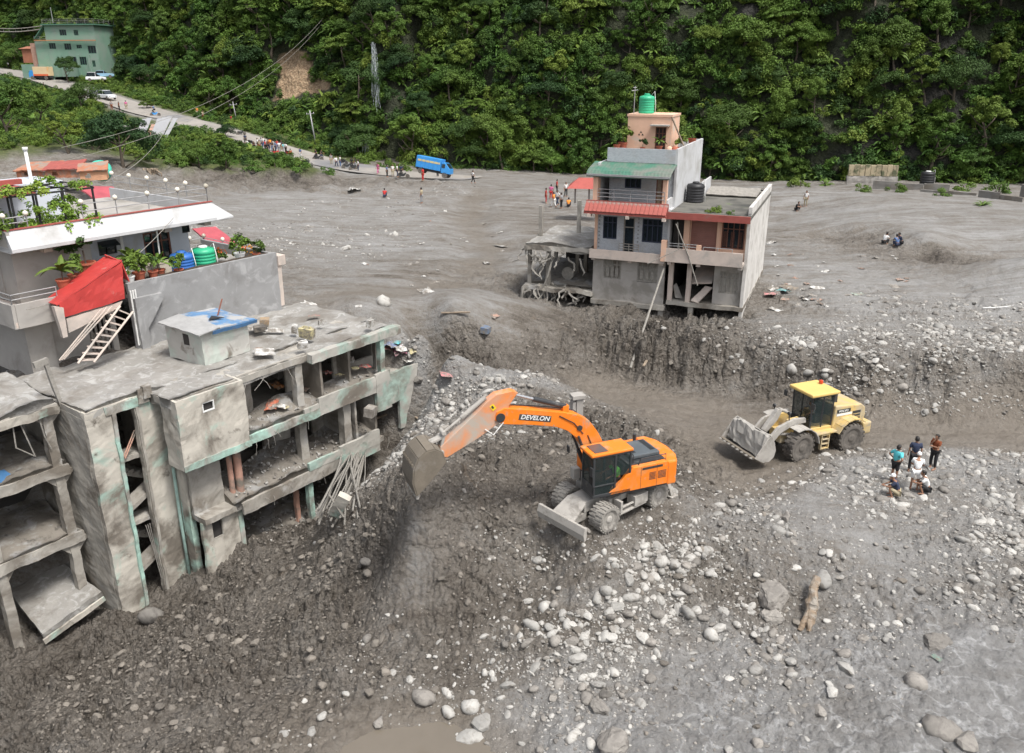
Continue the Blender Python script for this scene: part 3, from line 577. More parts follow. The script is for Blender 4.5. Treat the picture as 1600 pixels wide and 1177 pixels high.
# undergrowth over the whole slope
n = 11500; si = RNG.uniform(0, len(HS) - 1, n); tt = RNG.uniform(0, .78, n) ** 1.15; px, py, pz = hill(si, tt); uu, vv = proj(px, py, pz + 1)
ravine = np.exp(-((si * (HS[1] - HS[0]) - S_FALL) / 2.2) ** 2); keep = ~inpoly(uu, vv, [(x + (x - 474) * .12, y + (y - 115) * .1) for x, y in SCAR]) & (RNG.random(n) > ravine * 1.3) & (vv > -140)
barerock = sstep(-.1, .4, fbm(px * .05, pz * .07, 171, 4)) * (uu > 1150); keep &= RNG.random(n) > barerock * .22
px, py, pz = px[keep], py[keep], pz[keep]; n = len(px)
# the bank of shrubs below the road
m = 4200; bx = RNG.uniform(-120, -5, m * 4); by = RNG.uniform(95, 230, m * 4); bz = land(bx, by)[0]; uu, vv = proj(bx, by, bz)
edge = np.interp(uu, [-400, 0, 100, 170, 230, 300, 380, 450, 520, 560], [256, 236, 232, 236, 258, 262, 262, 266, 262, 256])
clr = inpoly(uu, vv, [(150, 168), (190, 174), (262, 183), (268, 200), (238, 240), (220, 240), (228, 205), (190, 190), (160, 190)])
k = (vv < edge - 3) & (road_dist(bx, by) > 5.0) & (uu < 600) & (vv > 100) & ~clr
k &= RNG.random(len(bx)) < np.where(uu < 170, 1, np.where(uu < 400, 1, .8)); bx, by, bz = bx[k][:m], by[k][:m], bz[k][:m]; b_n = len(bx)
X = np.concatenate([px, bx]); Y = np.concatenate([py, by]); Z = np.concatenate([pz, bz]); N = len(X); s = RNG.uniform(.8, 2.1, N); s[n:] = RNG.uniform(.6, 1.4, b_n)
scatter('undergrowth', np.stack([X, Y, Z], 1), np.stack([RNG.normal(0, .2, N), RNG.normal(0, .2, N), RNG.uniform(0, 6.28, N)], 1), np.stack([s, s, s * RNG.uniform(.8, 1.3, N)], 1), RNG.choice(6, N, p=[.22, .22, .2, .2, .08, .08]), BUSHC,
        'dense mixed shrubs and ferns covering the steep hillside and road bank', 'undergrowth')
# trees, one object each
def make_tree(loc, s, rz, ci, ti, label, group, name='tree', tilt=(0, 0)):
    t = empty(name, loc, label=label, cat='tree', group=group, rot=(tilt[0], tilt[1], rz), scale=s)
    c = add_obj('crown', CROWNS[ci % 8], t, (0, 0, 3.2)); add_obj('trunk', TRUNKS[ti % 3], t); return t
rt = random.Random(5); placed = []; cnt = 0; tries = 0
while cnt < 285 and tries < 6000:
    tries += 1; si = rt.uniform(0, len(HS) - 1); t = rt.uniform(0.0, .62) ** 1.05
    x, y, z = [float(v[0]) for v in hill(np.array([si]), np.array([t]))]; sc_ = rt.uniform(.7, 1.45) * (1.15 if y > 170 else 1)
    u, v = proj(x, y, z + 3.5 * sc_)
    if v < -70 or u < -120 or u > 1720: continue
    if any((x - a) ** 2 + (y - b_) ** 2 + (z - c_) ** 2 < (2.5 * (sc_ + s_) * .62) ** 2 for a, b_, c_, s_ in placed): continue
    rr_ = 3 * sc_ * FOC / math.hypot(x, y)
    if bool(inpoly(np.array([u]), np.array([v]), [(400, 60), (470, 50), (540, 110), (545, 165), (440, 185), (395, 165)])[0]): continue
    if abs(u - 592) < rr_ * .8 and 60 < v < 260: continue
    if 20 < u < 175 and 25 < v < 130 and y < 215: continue
    if u > 1250 and 1250 < u < 1480 and v > 215: continue
    placed.append((x, y, z, sc_)); k = rt.randrange(8)
    zone = 'behind the green building' if u < 180 else 'above the upper road' if u < 400 else 'around the bare orange scar' if u < 545 else 'beside the waterfall' if u < 680 else 'behind the blue truck' if u < 840 else 'left above the tall house' if u < 960 else 'right above the tall house' if u < 1120 else 'above the peach house' if u < 1260 else 'above the pale stone wall' if u < 1400 else 'above the low grey walls' if u < 1520 else 'by the right picture edge'
    form = ('round', 'tall narrow', 'dense dark', 'flat layered', 'clumpy', 'full dark dense' if False else 'broad dark', 'loose drooping', 'small leaved clustered')[k]; hgt = 'low' if v > 190 else 'midway up' if v > 90 else 'high up'
    lab = f"{'large' if sc_ > 1.2 else 'middling' if sc_ > .95 else 'small'} {form} tree {hgt} on the hillside {zone}"
    make_tree((x, y, z), sc_, rt.uniform(0, 6.28), k, rt.randrange(3), lab, 'trees of the hillside forest', tilt=(rt.gauss(.12, .1), rt.gauss(0, .1)))
    cnt += 1
# ------------------------------------------------------------------ stones and clods
def stone_mesh(name, seed, m, sq=(1, .8, .6), ang=False, sub=2):
    bm = bmesh.new(); bmesh.ops.create_icosphere(bm, subdivisions=sub, radius=.5); r = random.Random(seed); off = Vector((r.uniform(0, 99), r.uniform(0, 99), 0))
    planes = [(Vector((r.gauss(0, 1), r.gauss(0, 1), r.gauss(0, 1))).normalized(), r.uniform(.26, .42)) for _ in range(9 if ang else 4)]
    for v in bm.verts:
        p = v.co.copy(); p *= 1 + .25 * mnoise.noise(p * 2.2 + off) + .1 * mnoise.noise(p * 5 + off)
        for nrm, dd in planes:
            e = p.dot(nrm) - dd
            if e > 0: p -= nrm * e * (.9 if ang else .6)
        v.co = Vector((p.x * sq[0], p.y * sq[1], p.z * sq[2])) * 1.1
    me = bpy.data.meshes.new(name); bm.to_mesh(me); bm.free(); me.materials.append(m)
    me.polygons.foreach_set('use_smooth', [not ang] * len(me.polygons)); me.update(); return me
M_STONE = mat('pale_river_stone', (.34, .33, .308), .88, .16, 2.5, .35, 18, rnd=.28, layers=(((.17, .155, .135), 1.6, .48, .64),), bdist=.01)
M_STONEG = mat('grey_muddy_stone', (.215, .20, .18), .85, .2, 2.5, .4, 18, rnd=.3, layers=(((.11, .10, .09), 1.6, .48, .62),), bdist=.01)
M_CLOD = mat('mud_clod', (.165, .147, .125), .85, .22, 3, .6, 14, rnd=.3, bdist=.02)
SQ = [(1, .8, .55), (1, .7, .5), (1, .9, .7), (1.1, .65, .6), (.9, .85, .75), (1.25, .7, .45)]
ST = [stone_mesh('stone', 500 + i, M_STONE, SQ[i], i % 3 == 2) for i in range(6)]
SG = [stone_mesh('stone', 520 + i, M_STONEG, SQ[i], i % 3 == 1) for i in range(6)]
CL = [stone_mesh('clod', 540 + i, M_CLOD, SQ[i], True) for i in range(4)]
# where they lie: the survey's stone density, in world metres
n = 640000; a = RNG.uniform(math.radians(-38), math.radians(38), n); r = 15 + 95 * RNG.random(n) ** 1.15
sx = r * np.sin(a); sy = r * np.cos(a); z_, l_, c_, d_, v_ = land(sx, sy); _pu, _pv = proj(sx, sy, z_)
clump = sstep(-.25, .45, fbm(sx * .55, sy * .55, 201, 3)) * .8 + .2
inside = np.array([False] * n)
lx = (sx - RFR.o.x) * RFR.ex.x + (sy - RFR.o.y) * RFR.ex.y; ly = (sx - RFR.o.x) * RFR.ey.x + (sy - RFR.o.y) * RFR.ey.y
inside = (lx > -9) & (lx < 12.8) & (ly > 0) & (ly < 9)
ontrack = (_pv > 605) & (_pv < 700) & (_pu > 940) & (z_ < .25)
w = np.clip((d_ - .13) * 1.1, 0, 1.5) ** 1.25 * clump / 1.3 * np.clip(r / 42, .2, 1.3)
k = (RNG.random(n) < w) & ~inside & ~ontrack & (_pv < 1200) & (_pu > -60) & (_pu < 1660) & (_pv > 268)
sx, sy, z_, r, l_, d_ = sx[k], sy[k], z_[k], r[k], l_[k], d_[k]; n = len(sx)
size = .05 + .10 * RNG.pareto(2.6, n); size = np.clip(size, .045, .52) * np.clip(.7 + .25 * d_, .6, 1.1); size = np.where(r > 48, np.minimum(size * 1.1, .5), size)
app = size * size / r; order = np.argsort(-app); top = order[:285]; rest = order[285:]
pale = RNG.random(n) < np.where(l_ > .42, .55, .7)
src = source_collection('stones', ST + SG)
q = rest; m = len(q)
scatter('gravel', np.stack([sx[q], sy[q], z_[q] - size[q] * .02], 1), RNG.uniform(0, 6.28, (m, 3)) * np.array([.06, .06, 1]), size[q][:, None] * RNG.uniform(.75, 1.2, (m, 3)), np.where(pale[q], 0, 6) + RNG.integers(0, 6, m), src, 'loose pale pebbles and small river stones strewn over the mud', 'gravel')
rs = random.Random(3)
def place_stone(me, x, y, z, s, rz, label, group, name='river_stone', tilt=.2):
    o = add_obj(name, me, None, (x, y, z)); o.scale = (s * rs.uniform(.9, 1.15), s * rs.uniform(.85, 1.1), s * rs.uniform(.85, 1.1)); o.rotation_euler = (rs.gauss(0, tilt), rs.gauss(0, tilt), rz)
    return tag(o, label, 'stone', group)
for i in top:
    u, v = proj(sx[i], sy[i], z_[i]); tone = 'pale' if pale[i] else 'mud-stained grey'
    ang_ = (i % 6) % 3 == (2 if pale[i] else 1); shp = 'angular' if ang_ else 'rounded'
    zone = ('on the plain beyond the mud roof' if v < 480 and u < 820 else 'on the plain right of the peach house' if v < 500 else 'on the rubble beside the mint ruin' if u < 760 and v < 700 else ('in the cut bank left of the loader' if u < 1130 else 'in the cut bank above the loader' if u < 1380 else 'in the cut bank at the right edge') if v < 660 else 'on the gravel bank right of the standing people' if u > 1480 and v < 900 else 'on the gravel bank around the standing people' if u > 1180 and v < 860 else 'just under the excavator wheels' if v < 880 and u > 840 else 'on the dark mud heap left of the excavator' if u < 780 and v < 1060 else
            'on the stony slope below the orange excavator' if v < 960 else 'on the pale silt at the edge of the puddle' if u < 860 else 'on the grey silt flat below the driftwood')
    tone = ('large ' if size[i] > .38 else 'middling ' if size[i] > .27 else 'small ') + tone
    place_stone((ST if pale[i] else SG)[i % 6], sx[i], sy[i], z_[i] - size[i] * .02, size[i], rs.uniform(0, 6.28), f'{shp} {tone} river stone {zone}', f'{shp} {tone} stones {zone}')
# the boulders one can point to
def rock_mesh(seed):
    bm = bmesh.new(); bmesh.ops.create_icosphere(bm, subdivisions=4, radius=.5); off = Vector((seed * 7.3, 1, 2)); rnd_ = random.Random(seed)
    pl = [(Vector((rnd_.gauss(0, 1), rnd_.gauss(0, 1), rnd_.gauss(0, .8))).normalized(), rnd_.uniform(.28, .40)) for _ in range(12)]
    for v in bm.verts:
        p = v.co * (1 + .3 * mnoise.noise(v.co * 2 + off))
        for nn, dd in pl:
            e = p.dot(nn) - dd
            if e > 0: p -= nn * e * .85
        p += v.co.normalized() * (.05 * mnoise.noise(p * 6 + off) + .03 * mnoise.noise(p * 15 + off)); v.co = Vector((p.x * 1.15, p.y * .9, p.z * .62))
    me = bpy.data.meshes.new('rock'); bm.to_mesh(me); bm.free(); me.materials.append(M_STONEG); me.update(); return me
HERO = [(1053,880,.62,1,0,'large oval pale boulder on the slope below the excavator wheels'),(1285,905,.85,1,0,'big pale boulder beside the upper end of the driftwood log'),(1243,885,.42,1,1,'white oval stone up slope of the driftwood log'),(1295,862,.45,1,1,'white rounded boulder above the driftwood log'),
 (955,1160,1.25,0,5,'long flat grey slab of rock at the bottom of the picture'),(735,1150,.95,1,5,'large white elongated boulder by the puddle edge'),(755,1128,.75,1,2,'white lumpy boulder beside the long boulder by the puddle'),(735,1103,.75,1,4,'white blocky boulder above the puddle edge'),(700,1110,.62,1,1,'pale pointed boulder above the puddle edge'),
 (662,1088,.75,0,2,'big brown mud-coated boulder above the puddle'),(592,1127,.55,0,4,'white and brown rounded boulder standing in the puddle edge'),(503,1117,.33,1,0,'small lone white stone at the left tip of the puddle'),(853,948,.62,1,4,'pale upright boulder on the dark slope left of centre'),(832,976,.58,1,3,'pale tilted boulder lowest on the dark slope'),
 (1112,990,.62,1,4,'round white boulder at the margin of pale silt and rubble'),(1075,955,.6,1,3,'flat-bottomed pale boulder on the dark rubble'),(1123,980,.5,1,2,'pale cube-like stone beside the round white boulder'),(902,1027,.58,1,2,'sharp triangular pale stone in the lower slope'),(1180,1045,.5,1,0,'pale oval stone sunk in grey silt'),
 (1462,1003,1.15,0,4,'huge rounded grey boulder sunk in the cracked silt cake'),(1432,1065,.75,0,2,'split grey rock in the cracked silt cake'),(1510,1158,.9,0,4,'dark rounded rock at the lower edge of the silt'),(1205,930,1.5,0,2,'broad muddy rock mass left of the driftwood log'),(1205,962,.9,0,5,'mud-coated block below the broad rock mass'),
 (1475,1140,1.1,0,5,'long low grey rock beside the dark rounded rock'),(1320,1040,.6,1,5,'pale elongated stone on the grey silt slope'),(1280,1110,.55,0,4,'grey stone on the silt above the lower edge'),(935,1105,.7,0,2,'grey block lying over the long flat slab'),
 (1338,655,.0,0,0,''),(1237,575,.75,1,4,'white boulder in the cut bank above the wheel loader bucket'),(1262,580,.7,1,0,'white boulder in the cut bank over the loader cab'),(1290,578,.55,1,1,'pale stone in the cut bank right of the loader cab'),(1467,510,.8,1,0,'pale boulder on the lip of the cut bank'),(1555,515,.9,0,1,'grey boulder on the far lip of the bank by the frame edge'),
 (1385,597,.65,0,0,'grey round stone high in the cut bank'),(1410,603,.6,0,2,'grey rough stone in the cut bank beside the round one'),(1340,735,.55,1,0,'pale flat boulder on the gravel ridge left of the people'),(1358,710,.55,0,5,'long grey stone behind the gravel ridge'),(1357,768,.5,1,2,'pale pointed stone left of the crouching man'),
 (1410,788,.5,1,0,'oval stone in front of the seated man with a white cap'),(1443,777,.55,1,2,'angular pale rock in front of the squatting man'),(1217,828,.55,1,0,'pale oval boulder below the muddy ramp'),(618,365,.9,1,4,'white round boulder alone on the grey flood plain'),(540,387,.9,1,2,'pale angular boulder on the flood plain beside the white house'),(573,365,.6,1,1,'small white boulder behind on the flood plain'),
 (600,470,1.15,1,4,'bulky pale rock at the back edge of the mud-covered roof'),(235,960,.95,0,2,'smooth grey mud block against the base of the ruin'),(652,592,.7,0,4,'round brown boulder at the end of the mint wall'),(575,875,.6,0,0,'brown boulder on the dark mud heap')]
for u, v, s, p, k, lab in HERO:
    if not lab: continue
    if 'mass' in lab or 'slab' in lab or 'huge' in lab or 'block below' in lab:
        if 'ROCKM' not in globals(): ROCKM = [rock_mesh(7 + j) for j in range(4)]
    q = hit(u, v + 3); place_stone(ROCKM[int(u) % 4] if ('mass' in lab or 'slab' in lab or 'huge' in lab or 'block below' in lab) else (ST if p else SG)[k], q.x, q.y, q.z + s * .02, s, rs.uniform(0, 3.1), lab, None, 'boulder', .12)
# loose clods of dug earth
n = 60000; a = RNG.uniform(math.radians(-36), math.radians(30), n); r = 16 + 36 * RNG.random(n); cx = r * np.sin(a); cy = r * np.cos(a); z_, l_, c_, d_, v_ = land(cx, cy)
lx = (cx - RFR.o.x) * RFR.ex.x + (cy - RFR.o.y) * RFR.ex.y; ly = (cx - RFR.o.x) * RFR.ey.x + (cy - RFR.o.y) * RFR.ey.y
k = (RNG.random(n) < np.clip(c_ - .3, 0, 1) * np.clip(r / 30, .3, 1)) & ~((lx > -9) & (lx < 12.8) & (ly > 0)); cx, cy, z_ = cx[k], cy[k], z_[k]; n = len(cx)
s = np.clip(.045 + .075 * RNG.pareto(2.8, n), .04, .4)
scatter('loose_dirt', np.stack([cx, cy, z_ + s * .1], 1), RNG.uniform(0, 6.28, (n, 3)) * np.array([.1, .1, 1]), s[:, None] * RNG.uniform(.8, 1.2, (n, 3)), RNG.integers(0, 4, n), source_collection('clods', CL), 'loose clods of dark dug earth over the heap', 'dirt')
# ------------------------------------------------------------------ shared building matter
MUD = (.165, .145, .120); MUDD = (.105, .09, .072)
M_CONC = mat('muddy_concrete', (.33, .31, .275), .9, .18, 1.2, .5, 9, layers=((MUD, .45, .46, .60), ((.34, .33, .31), .8, .58, .68)))
M_PLAST = mat('stained_plaster', (.46, .43, .375), .88, .12, 1.0, .4, 7, layers=((MUD, .33, .47, .60), ((.32, .45, .385), .5, .54, .66), (MUDD, 1.3, .60, .72)))
M_MINT = mat('peeling_mint_paint', (.31, .46, .395), .85, .15, 2.0, .4, 9, layers=(((.36, .35, .32), .9, .46, .60), (MUD, .7, .46, .62)))
M_MINTL = mat('mint_paint_muddy', (.33, .44, .385), .85, .12, 2.0, .4, 9, layers=((MUD, .35, .42, .6), ((.36, .345, .31), .6, .46, .54)))
M_MUDF = mat('caked_mud', (.175, .158, .135), .9, .2, .8, .9, 5, layers=(((.26, .255, .245), 1.1, .5, .62), ((.085, .076, .067), 2.4, .56, .68)), bdist=.06)
M_MUDP = mat('dried_roof_mud', (.25, .24, .222), .92, .16, .6, .9, 6, layers=(((.34, .335, .32), 1.6, .52, .62, 1.4), ((.165, .15, .13), .5, .50, .66)), bdist=.05)
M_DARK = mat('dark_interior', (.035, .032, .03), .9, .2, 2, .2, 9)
M_PVC = mat('mint_drain_pipe', (.33, .47, .42), .45, .2, 3, .1, 9, layers=((MUD, .9, .54, .66),))
M_PINK = mat('pink_column_paint', (.42, .24, .18), .85, .15, 2, .3, 9, layers=((MUD, .9, .5, .62),))
M_WOOD = mat('weathered_wood', (.24, .19, .14), .9, .3, 5, .4, 20)
M_GREYW = mat('mud_grey_wood', (.25, .235, .21), .9, .25, 5, .4, 20)
M_STEEL = mat('dull_steel', (.33, .33, .33), .5, .15, 4, .1, 20, metal=.3)
M_BLACK = mat('black_plastic', (.02, .02, .022), .5, .2, 4, .1, 20)
M_WHITE = mat('white_plastic', (.70, .70, .68), .6, .06, 3, .1, 9, layers=((MUD, 1.2, .6, .75),))

def mud_sheet(name, x0, x1, y0, y1, zf, parent, m=None, n=40, seed=1, amp=.1, smooth=True):
    """mud lying on a floor or a roof, with its own lumps and thickness at the rim"""
    nx = max(4, int((x1 - x0) * 6)); ny = max(4, int((y1 - y0) * 6)); X, Y = np.meshgrid(np.linspace(x0, x1, nx), np.linspace(y0, y1, ny), indexing='ij')
    Z = np.array([[zf(a, b) for a, b in zip(r1, r2)] for r1, r2 in zip(X, Y)], float)
    Z = Z + amp * fbm(X * .8 + seed, Y * .8, seed, 4) + amp * .5 * clods(X * 2.2 + seed, Y * 2.2, seed + 7, .6)
    e = np.minimum(np.minimum(X - x0, x1 - X), np.minimum(Y - y0, y1 - Y)); 
    jx = .12 * fbm(Y * 1.3, X * 0 + seed, seed + 3, 3); jy = .12 * fbm(X * 1.3, Y * 0 + seed, seed + 4, 3)
    X = X + jx * (e < .01); Y = Y + jy * (e < .01)
    i = np.arange(nx * ny).reshape(nx, ny); f = np.stack([i[:-1, :-1], i[1:, :-1], i[1:, 1:], i[:-1, 1:]], -1).reshape(-1, 4)
    V = np.stack([X, Y, Z], -1).reshape(-1, 3)
    # skirt
    rim = list(i[:, 0]) + list(i[-1, 1:]) + list(i[::-1, -1][1:]) + list(i[0, ::-1][1:-1]); lo = V[rim].copy(); lo[:, 2] -= .45; b = len(V)
    sk = [(rim[k], rim[(k + 1) % len(rim)], b + (k + 1) % len(rim), b + k) for k in range(len(rim))]
    o = add_obj(name, mesh_np(name, np.vstack([V, lo]), np.vstack([f, sk]), [m or M_MUDF], smooth), parent); return o

# ------------------------------------------------------------------ the ruin with mint paint (local frame RFR, z is world height)
ruin = empty('ruined_building', RFR.W(0, 0, 0), RFR.a, 'three storey concrete ruin with peeling mint paint and floors full of mud', 'building')
RG = dict(rough=.05, seg=.32)
def part(mb, name, m, par, **kw):
    k = dict(RG); k.update(kw); return mb.build(name, m, par, **k)
part(MB().box(-.84, 12.9, .4, 8.2, 4.12, 4.42).box(-3.75, -.84, 2.0, 8.2, 4.12, 4.42), 'roof', M_CONC, ruin)
mud_sheet('mud_layer', -3.72, 12.7, 2.05, 8.0, lambda x, y: 4.50 + .12 * sstep(4, 8, y) + .16 * math.exp(-((x + 1.0) ** 2 + (y - 2.6) ** 2) / 1.0), ruin, M_MUDP, seed=3, amp=.15)
mud_sheet('mud_layer', -.80, 12.75, .45, 2.2, lambda x, y: 4.47 + .03 * math.sin(x * 1.7), ruin, M_MUDP, seed=9, amp=.09)
for o in ruin.children:
    if o.name.startswith('mud_layer'): o['kind'] = 'stuff'
part(MB().box(6.7, 13.0, -.02, .42, 4.05, 4.5), 'roof_edge', M_MINTL, ruin)
part(MB().box(2.66, 6.7, .5, .62, 4.1, 4.5), 'roof_edge', M_CONC, ruin)
for zt, x0, x1 in ((1.55, -.2, 14.9), (-1.62, -.2, 11.4)):
    part(MB().box(x0, x1, .12, 8.2, zt - .28, zt), 'floor_slab', M_CONC, ruin)
# front edge beams and broken parapets
part(MB().box(2.66, 6.9, -.03, .12, 1.18, 1.62), 'balcony_edge', M_MINT, ruin)
part(MB().box(6.9, 10.9, -.03, .12, 1.18, 2.12).box(5.9, 6.9, -.02, .11, 1.62, 1.85), 'parapet', M_MINTL, ruin)
part(MB().box(10.9, 12.0, -.05, .14, .0, 2.2).box(12.0, 14.9, -.05, .14, .15, 1.95).box(12.6, 14.2, -.045, .13, -1.6, .15), 'end_wall', M_MINTL, ruin)
part(MB().box(14.75, 14.92, .14, 3.4, -.7, 1.9), 'side_wall', M_CONC, ruin)
part(MB().box(1.8, 8.0, -.02, .12, -2.25, -1.6), 'balcony_edge', M_CONC, ruin)
part(MB().box(5.9, 8.2, -.04, .11, -1.6, -1.15).box(8.0, 10.9, -.04, .12, -2.3, -1.0), 'parapet', M_MINTL, ruin)
# enclosed balcony with the little window
bx = part(MB().wall(-.84, 2.66, 1.15, 4.45, 0, .14, [(.42, 1.02, 3.55, 4.02)]).box(-.84, -.7, .14, 1.2, 1.15, 4.45).box(2.52, 2.66, .14, 1.2, 1.15, 4.45), 'bathroom_wall', M_PLAST, ruin)
part(MB().box(-.86, 2.68, -.03, .0, 1.1, 1.42), 'balcony_edge', M_MINT, ruin)
def small_window(x0, x1, z0, z1, y, par, m, bars=0):
    w = MB(); t = .05; w.box(x0, x1, y - .02, y + .06, z1 - t, z1).box(x0, x1, y - .02, y + .06, z0, z0 + t).box(x0, x0 + t, y - .02, y + .06, z0 + t, z1 - t).box(x1 - t, x1, y - .02, y + .06, z0 + t, z1 - t)
    for k in range(bars): xx = x0 + (x1 - x0) * (k + 1) / (bars + 1); w.box(xx - .02, xx + .02, y, y + .04, z0 + t, z1 - t)
    o = w.build('window', m, par); MB().box(x0 + t, x1 - t, y + .1, y + .13, z0 + t, z1 - t).build('pane', M_DARK, o); return o
small_window(.42, 1.02, 3.55, 4.02, .03, ruin, M_WHITE)
# walls under it
part(MB().wall(-.2, 1.45, -1.62, 1.15, .9, 1.05), 'room_wall', M_CONC, ruin)
part(MB().wall(-.25, 1.86, -6.2, -1.9, .35, .5, [(.25, .85, -3.0, -1.9)]), 'room_wall', M_PLAST, ruin)
part(MB().box(1.7, 1.95, .3, .6, -5.8, -1.9), 'column', M_MINTL, ruin)
small_window(.25, .85, -3.0, -1.95, .4, ruin, M_CONC)
# columns of the facade
for x, y, z0, z1, m, wd in ((6.2, .5, 1.55, 4.15, M_CONC, .42), (11.6, .05, 1.9, 4.1, M_MINT, .34), (12.3, 1.2, 1.5, 4.1, M_CONC, .3), (6.35, .75, -1.65, 1.3, M_CONC, .45), (9.0, .35, -1.65, 1.3, M_CONC, .5), (6.0, .15, -5, -2.2, M_MINT, .3), (5.6, .8, -5, -1.9, M_PINK, .22), (9.8, 1.2, -5.4, -1.9, M_CONC, .3), (3.4, 2.5, -1.65, 1.3, M_CONC, .3)):
    part(MB().box(x - wd / 2, x + wd / 2, y, y + wd * .9, z0, z1), 'column', m, ruin)
part(MB().cyl((2.25, .7, -.2), .19, 3.0, 'z', 14), 'pink_column', M_PINK, ruin, rough=.01)
part(MB().cyl((1.85, .75, -.2), .13, 3.0, 'z', 14), 'pink_column', M_PINK, ruin, rough=.01)
# inner walls of the top rooms, with doorways
part(MB().wall(2.66, 12.6, 1.55, 4.14, 1.85, 2.0, [(4.3, 6.4, 1.55, 4.0), (8.75, 9.6, 1.55, 3.85), (10.9, 12.5, 2.5, 4.1)]), 'room_wall', M_CONC, ruin)
part(MB().wall(1.5, 11.2, -1.62, 1.28, 2.9, 3.05, [(1.6, 5.4, -1.62, 1.1), (7.2, 8.7, -1.62, 1.0), (9.7, 10.9, -1.3, 1.1)]), 'room_wall', M_CONC, ruin)
part(MB().box(9.5, 9.64, .3, 2.9, -1.62, 1.28).box(10.95, 11.1, .3, 2.9, -1.62, 1.28), 'partition', M_CONC, ruin)
part(MB().box(7.35, 7.5, .3, 1.85, 1.55, 4.1).box(9.85, 10.0, .9, 1.85, 1.55, 4.1), 'partition', M_CONC, ruin)
part(MB().box(-3.6, 12.8, 8.0, 8.2, -5.4, 4.1).box(1.9, 11.4, 5.4, 5.55, -5.4, 4.1).box(12.6, 12.8, 2, 8.0, -5.0, 4.1), 'back_wall', M_CONC, ruin)
for zf, x0, x1, y1, sd_, tl in ((1.6, 2.7, 12.5, 1.8, 5, .55), (-1.58, 1.4, 11.0, 2.9, 6, .75), (-4.9, 1.9, 11, 5.2, 7, 1.3)):
    o = mud_sheet('mud_layer', x0, x1, .15, y1, (lambda zf, tl, y1: lambda x, y: zf + .12 + tl * (y / y1) * (.6 + .4 * math.sin(x * 1.3)))(zf, tl, y1), ruin, M_MUDF, seed=sd_, amp=.16); o['kind'] = 'stuff'
# the stair tower
part(MB().wall(-3.75, -.28, -6.4, 4.45, 2.0, 2.3, [(-2.5, -1.58, -6.4, 4.02)]), 'stair_tower_wall', M_PLAST, ruin, rough=.05)
part(MB().box(-2.66, -2.5, 1.9, 2.02, -6.4, 4.05), 'pilaster', M_MINT, ruin)
part(MB().box(-1.56, -1.44, 1.92, 2.02, -6.2, 4.0), 'pilaster', M_CONC, ruin)
part(MB().box(-2.9, -1.35, 1.95, 2.0, 4.02, 4.4), 'lintel', M_MINT, ruin)
part(MB().box(-3.76, -3.5, 2.3, 8.0, -6.4, 4.12), 'end_wall', M_CONC, ruin, rough=.06)
part(MB().box(-.5, -.28, 2.3, 5.5, -6.4, 4.12), 'shaft_wall', M_CONC, ruin)
part(MB().box(-1.4, -.9, 1.9, 2.0, 4.1, 4.75).box(-1.15, -.75, 1.8, 2.1, 4.3, 4.85), 'broken_pillar_head', M_CONC, ruin, rough=.07)
for z, zz in ((1.7, .1), (-1.5, -3.0)):
    part(MB().box(-3.5, -.5, 2.35, 3.3, z - .2, z), 'landing', M_CONC, ruin)
    st = MB(); 
    for k in range(9): st.box(-3.4 + .28 * k, -3.1 + .28 * k, 3.3, 4.4, z - .3 - .17 * k, z - .12 - .17 * k)
    st.slab([(-3.4, 3.3, z - .3), (-.6, 3.3, z - 1.85), (-.6, 4.4, z - 1.85), (-3.4, 4.4, z - .3)], .15); part(st, 'stair_flight', M_CONC, ruin, rough=.02)
    part(MB().slab([(-3.4, 2.4, z - 3.0), (-.6, 2.4, z - 1.6), (-.6, 3.2, z - 1.6), (-3.4, 3.2, z - 3.0)], .2), 'stair_flight', M_CONC, ruin, rough=.02)
for k in range(2): MB().tube([(-2.4 + .12 * k, 2.2, 1.75), (-1.5 + .12 * k, 2.5, 2.75)], .03, 6).build('stair_rail', M_PINK, ruin)
for k in range(3): MB().tube([(-1.9 + .1 * k, 2.2, -1.8), (-1.75 + .05 * k, 2.15, -3.2), (-1.65 + .1 * k, 2.1, -4.7)], .02, 5).build('hanging_bar', M_GREYW, ruin)
part(MB().box(-.28, .02, 1.2, 2.2, -6.2, 4.3), 'pilaster', M_PLAST, ruin)
for x in (-.42, -.22):
    MB().tube([(x, 1.78, 4.35), (x + .03, 1.76, 1), (x, 1.78, -2), (x + .02, 1.77, -6)], .075, 10).build('drain_pipe', M_PVC, ruin, smooth=True)
# low ruined edge on the left top: broken wall stump
# ------------------------------------------------------------------ the left wing with open floors
wing = empty('ruined_wing', RFR.W(-3.9, 0, 0), RFR.a, 'open sided concrete wing left of the mint ruin, bare columns and mud filled floors', 'building')
def wp(mb, name, m, **kw): return part(mb, name, m, wing, **kw)
X0, X1 = -13.5, -.02
for z, th in ((4.5, .4), (1.65, .45), (-1.7, .5)):
    wp(MB().box(X0, X1, 3.9, 8.0, z - th, z), 'floor_slab' if z < 4 else 'roof', M_CONC, rough=.08)
    o = mud_sheet('mud_layer', X0, X1 - .05, 3.92 if z > 4 else 4.0, 7.9, (lambda z: lambda x, y: z + .06 + (.1 if z > 4 else .12) * (y - 4) + (.25 * math.exp(-(x + 1) ** 2) if z > 4 else 0))(z), wing, M_MUDP if z > 4 else M_MUDF, seed=int(z * 3) + 40, amp=.16); o['kind'] = 'stuff'
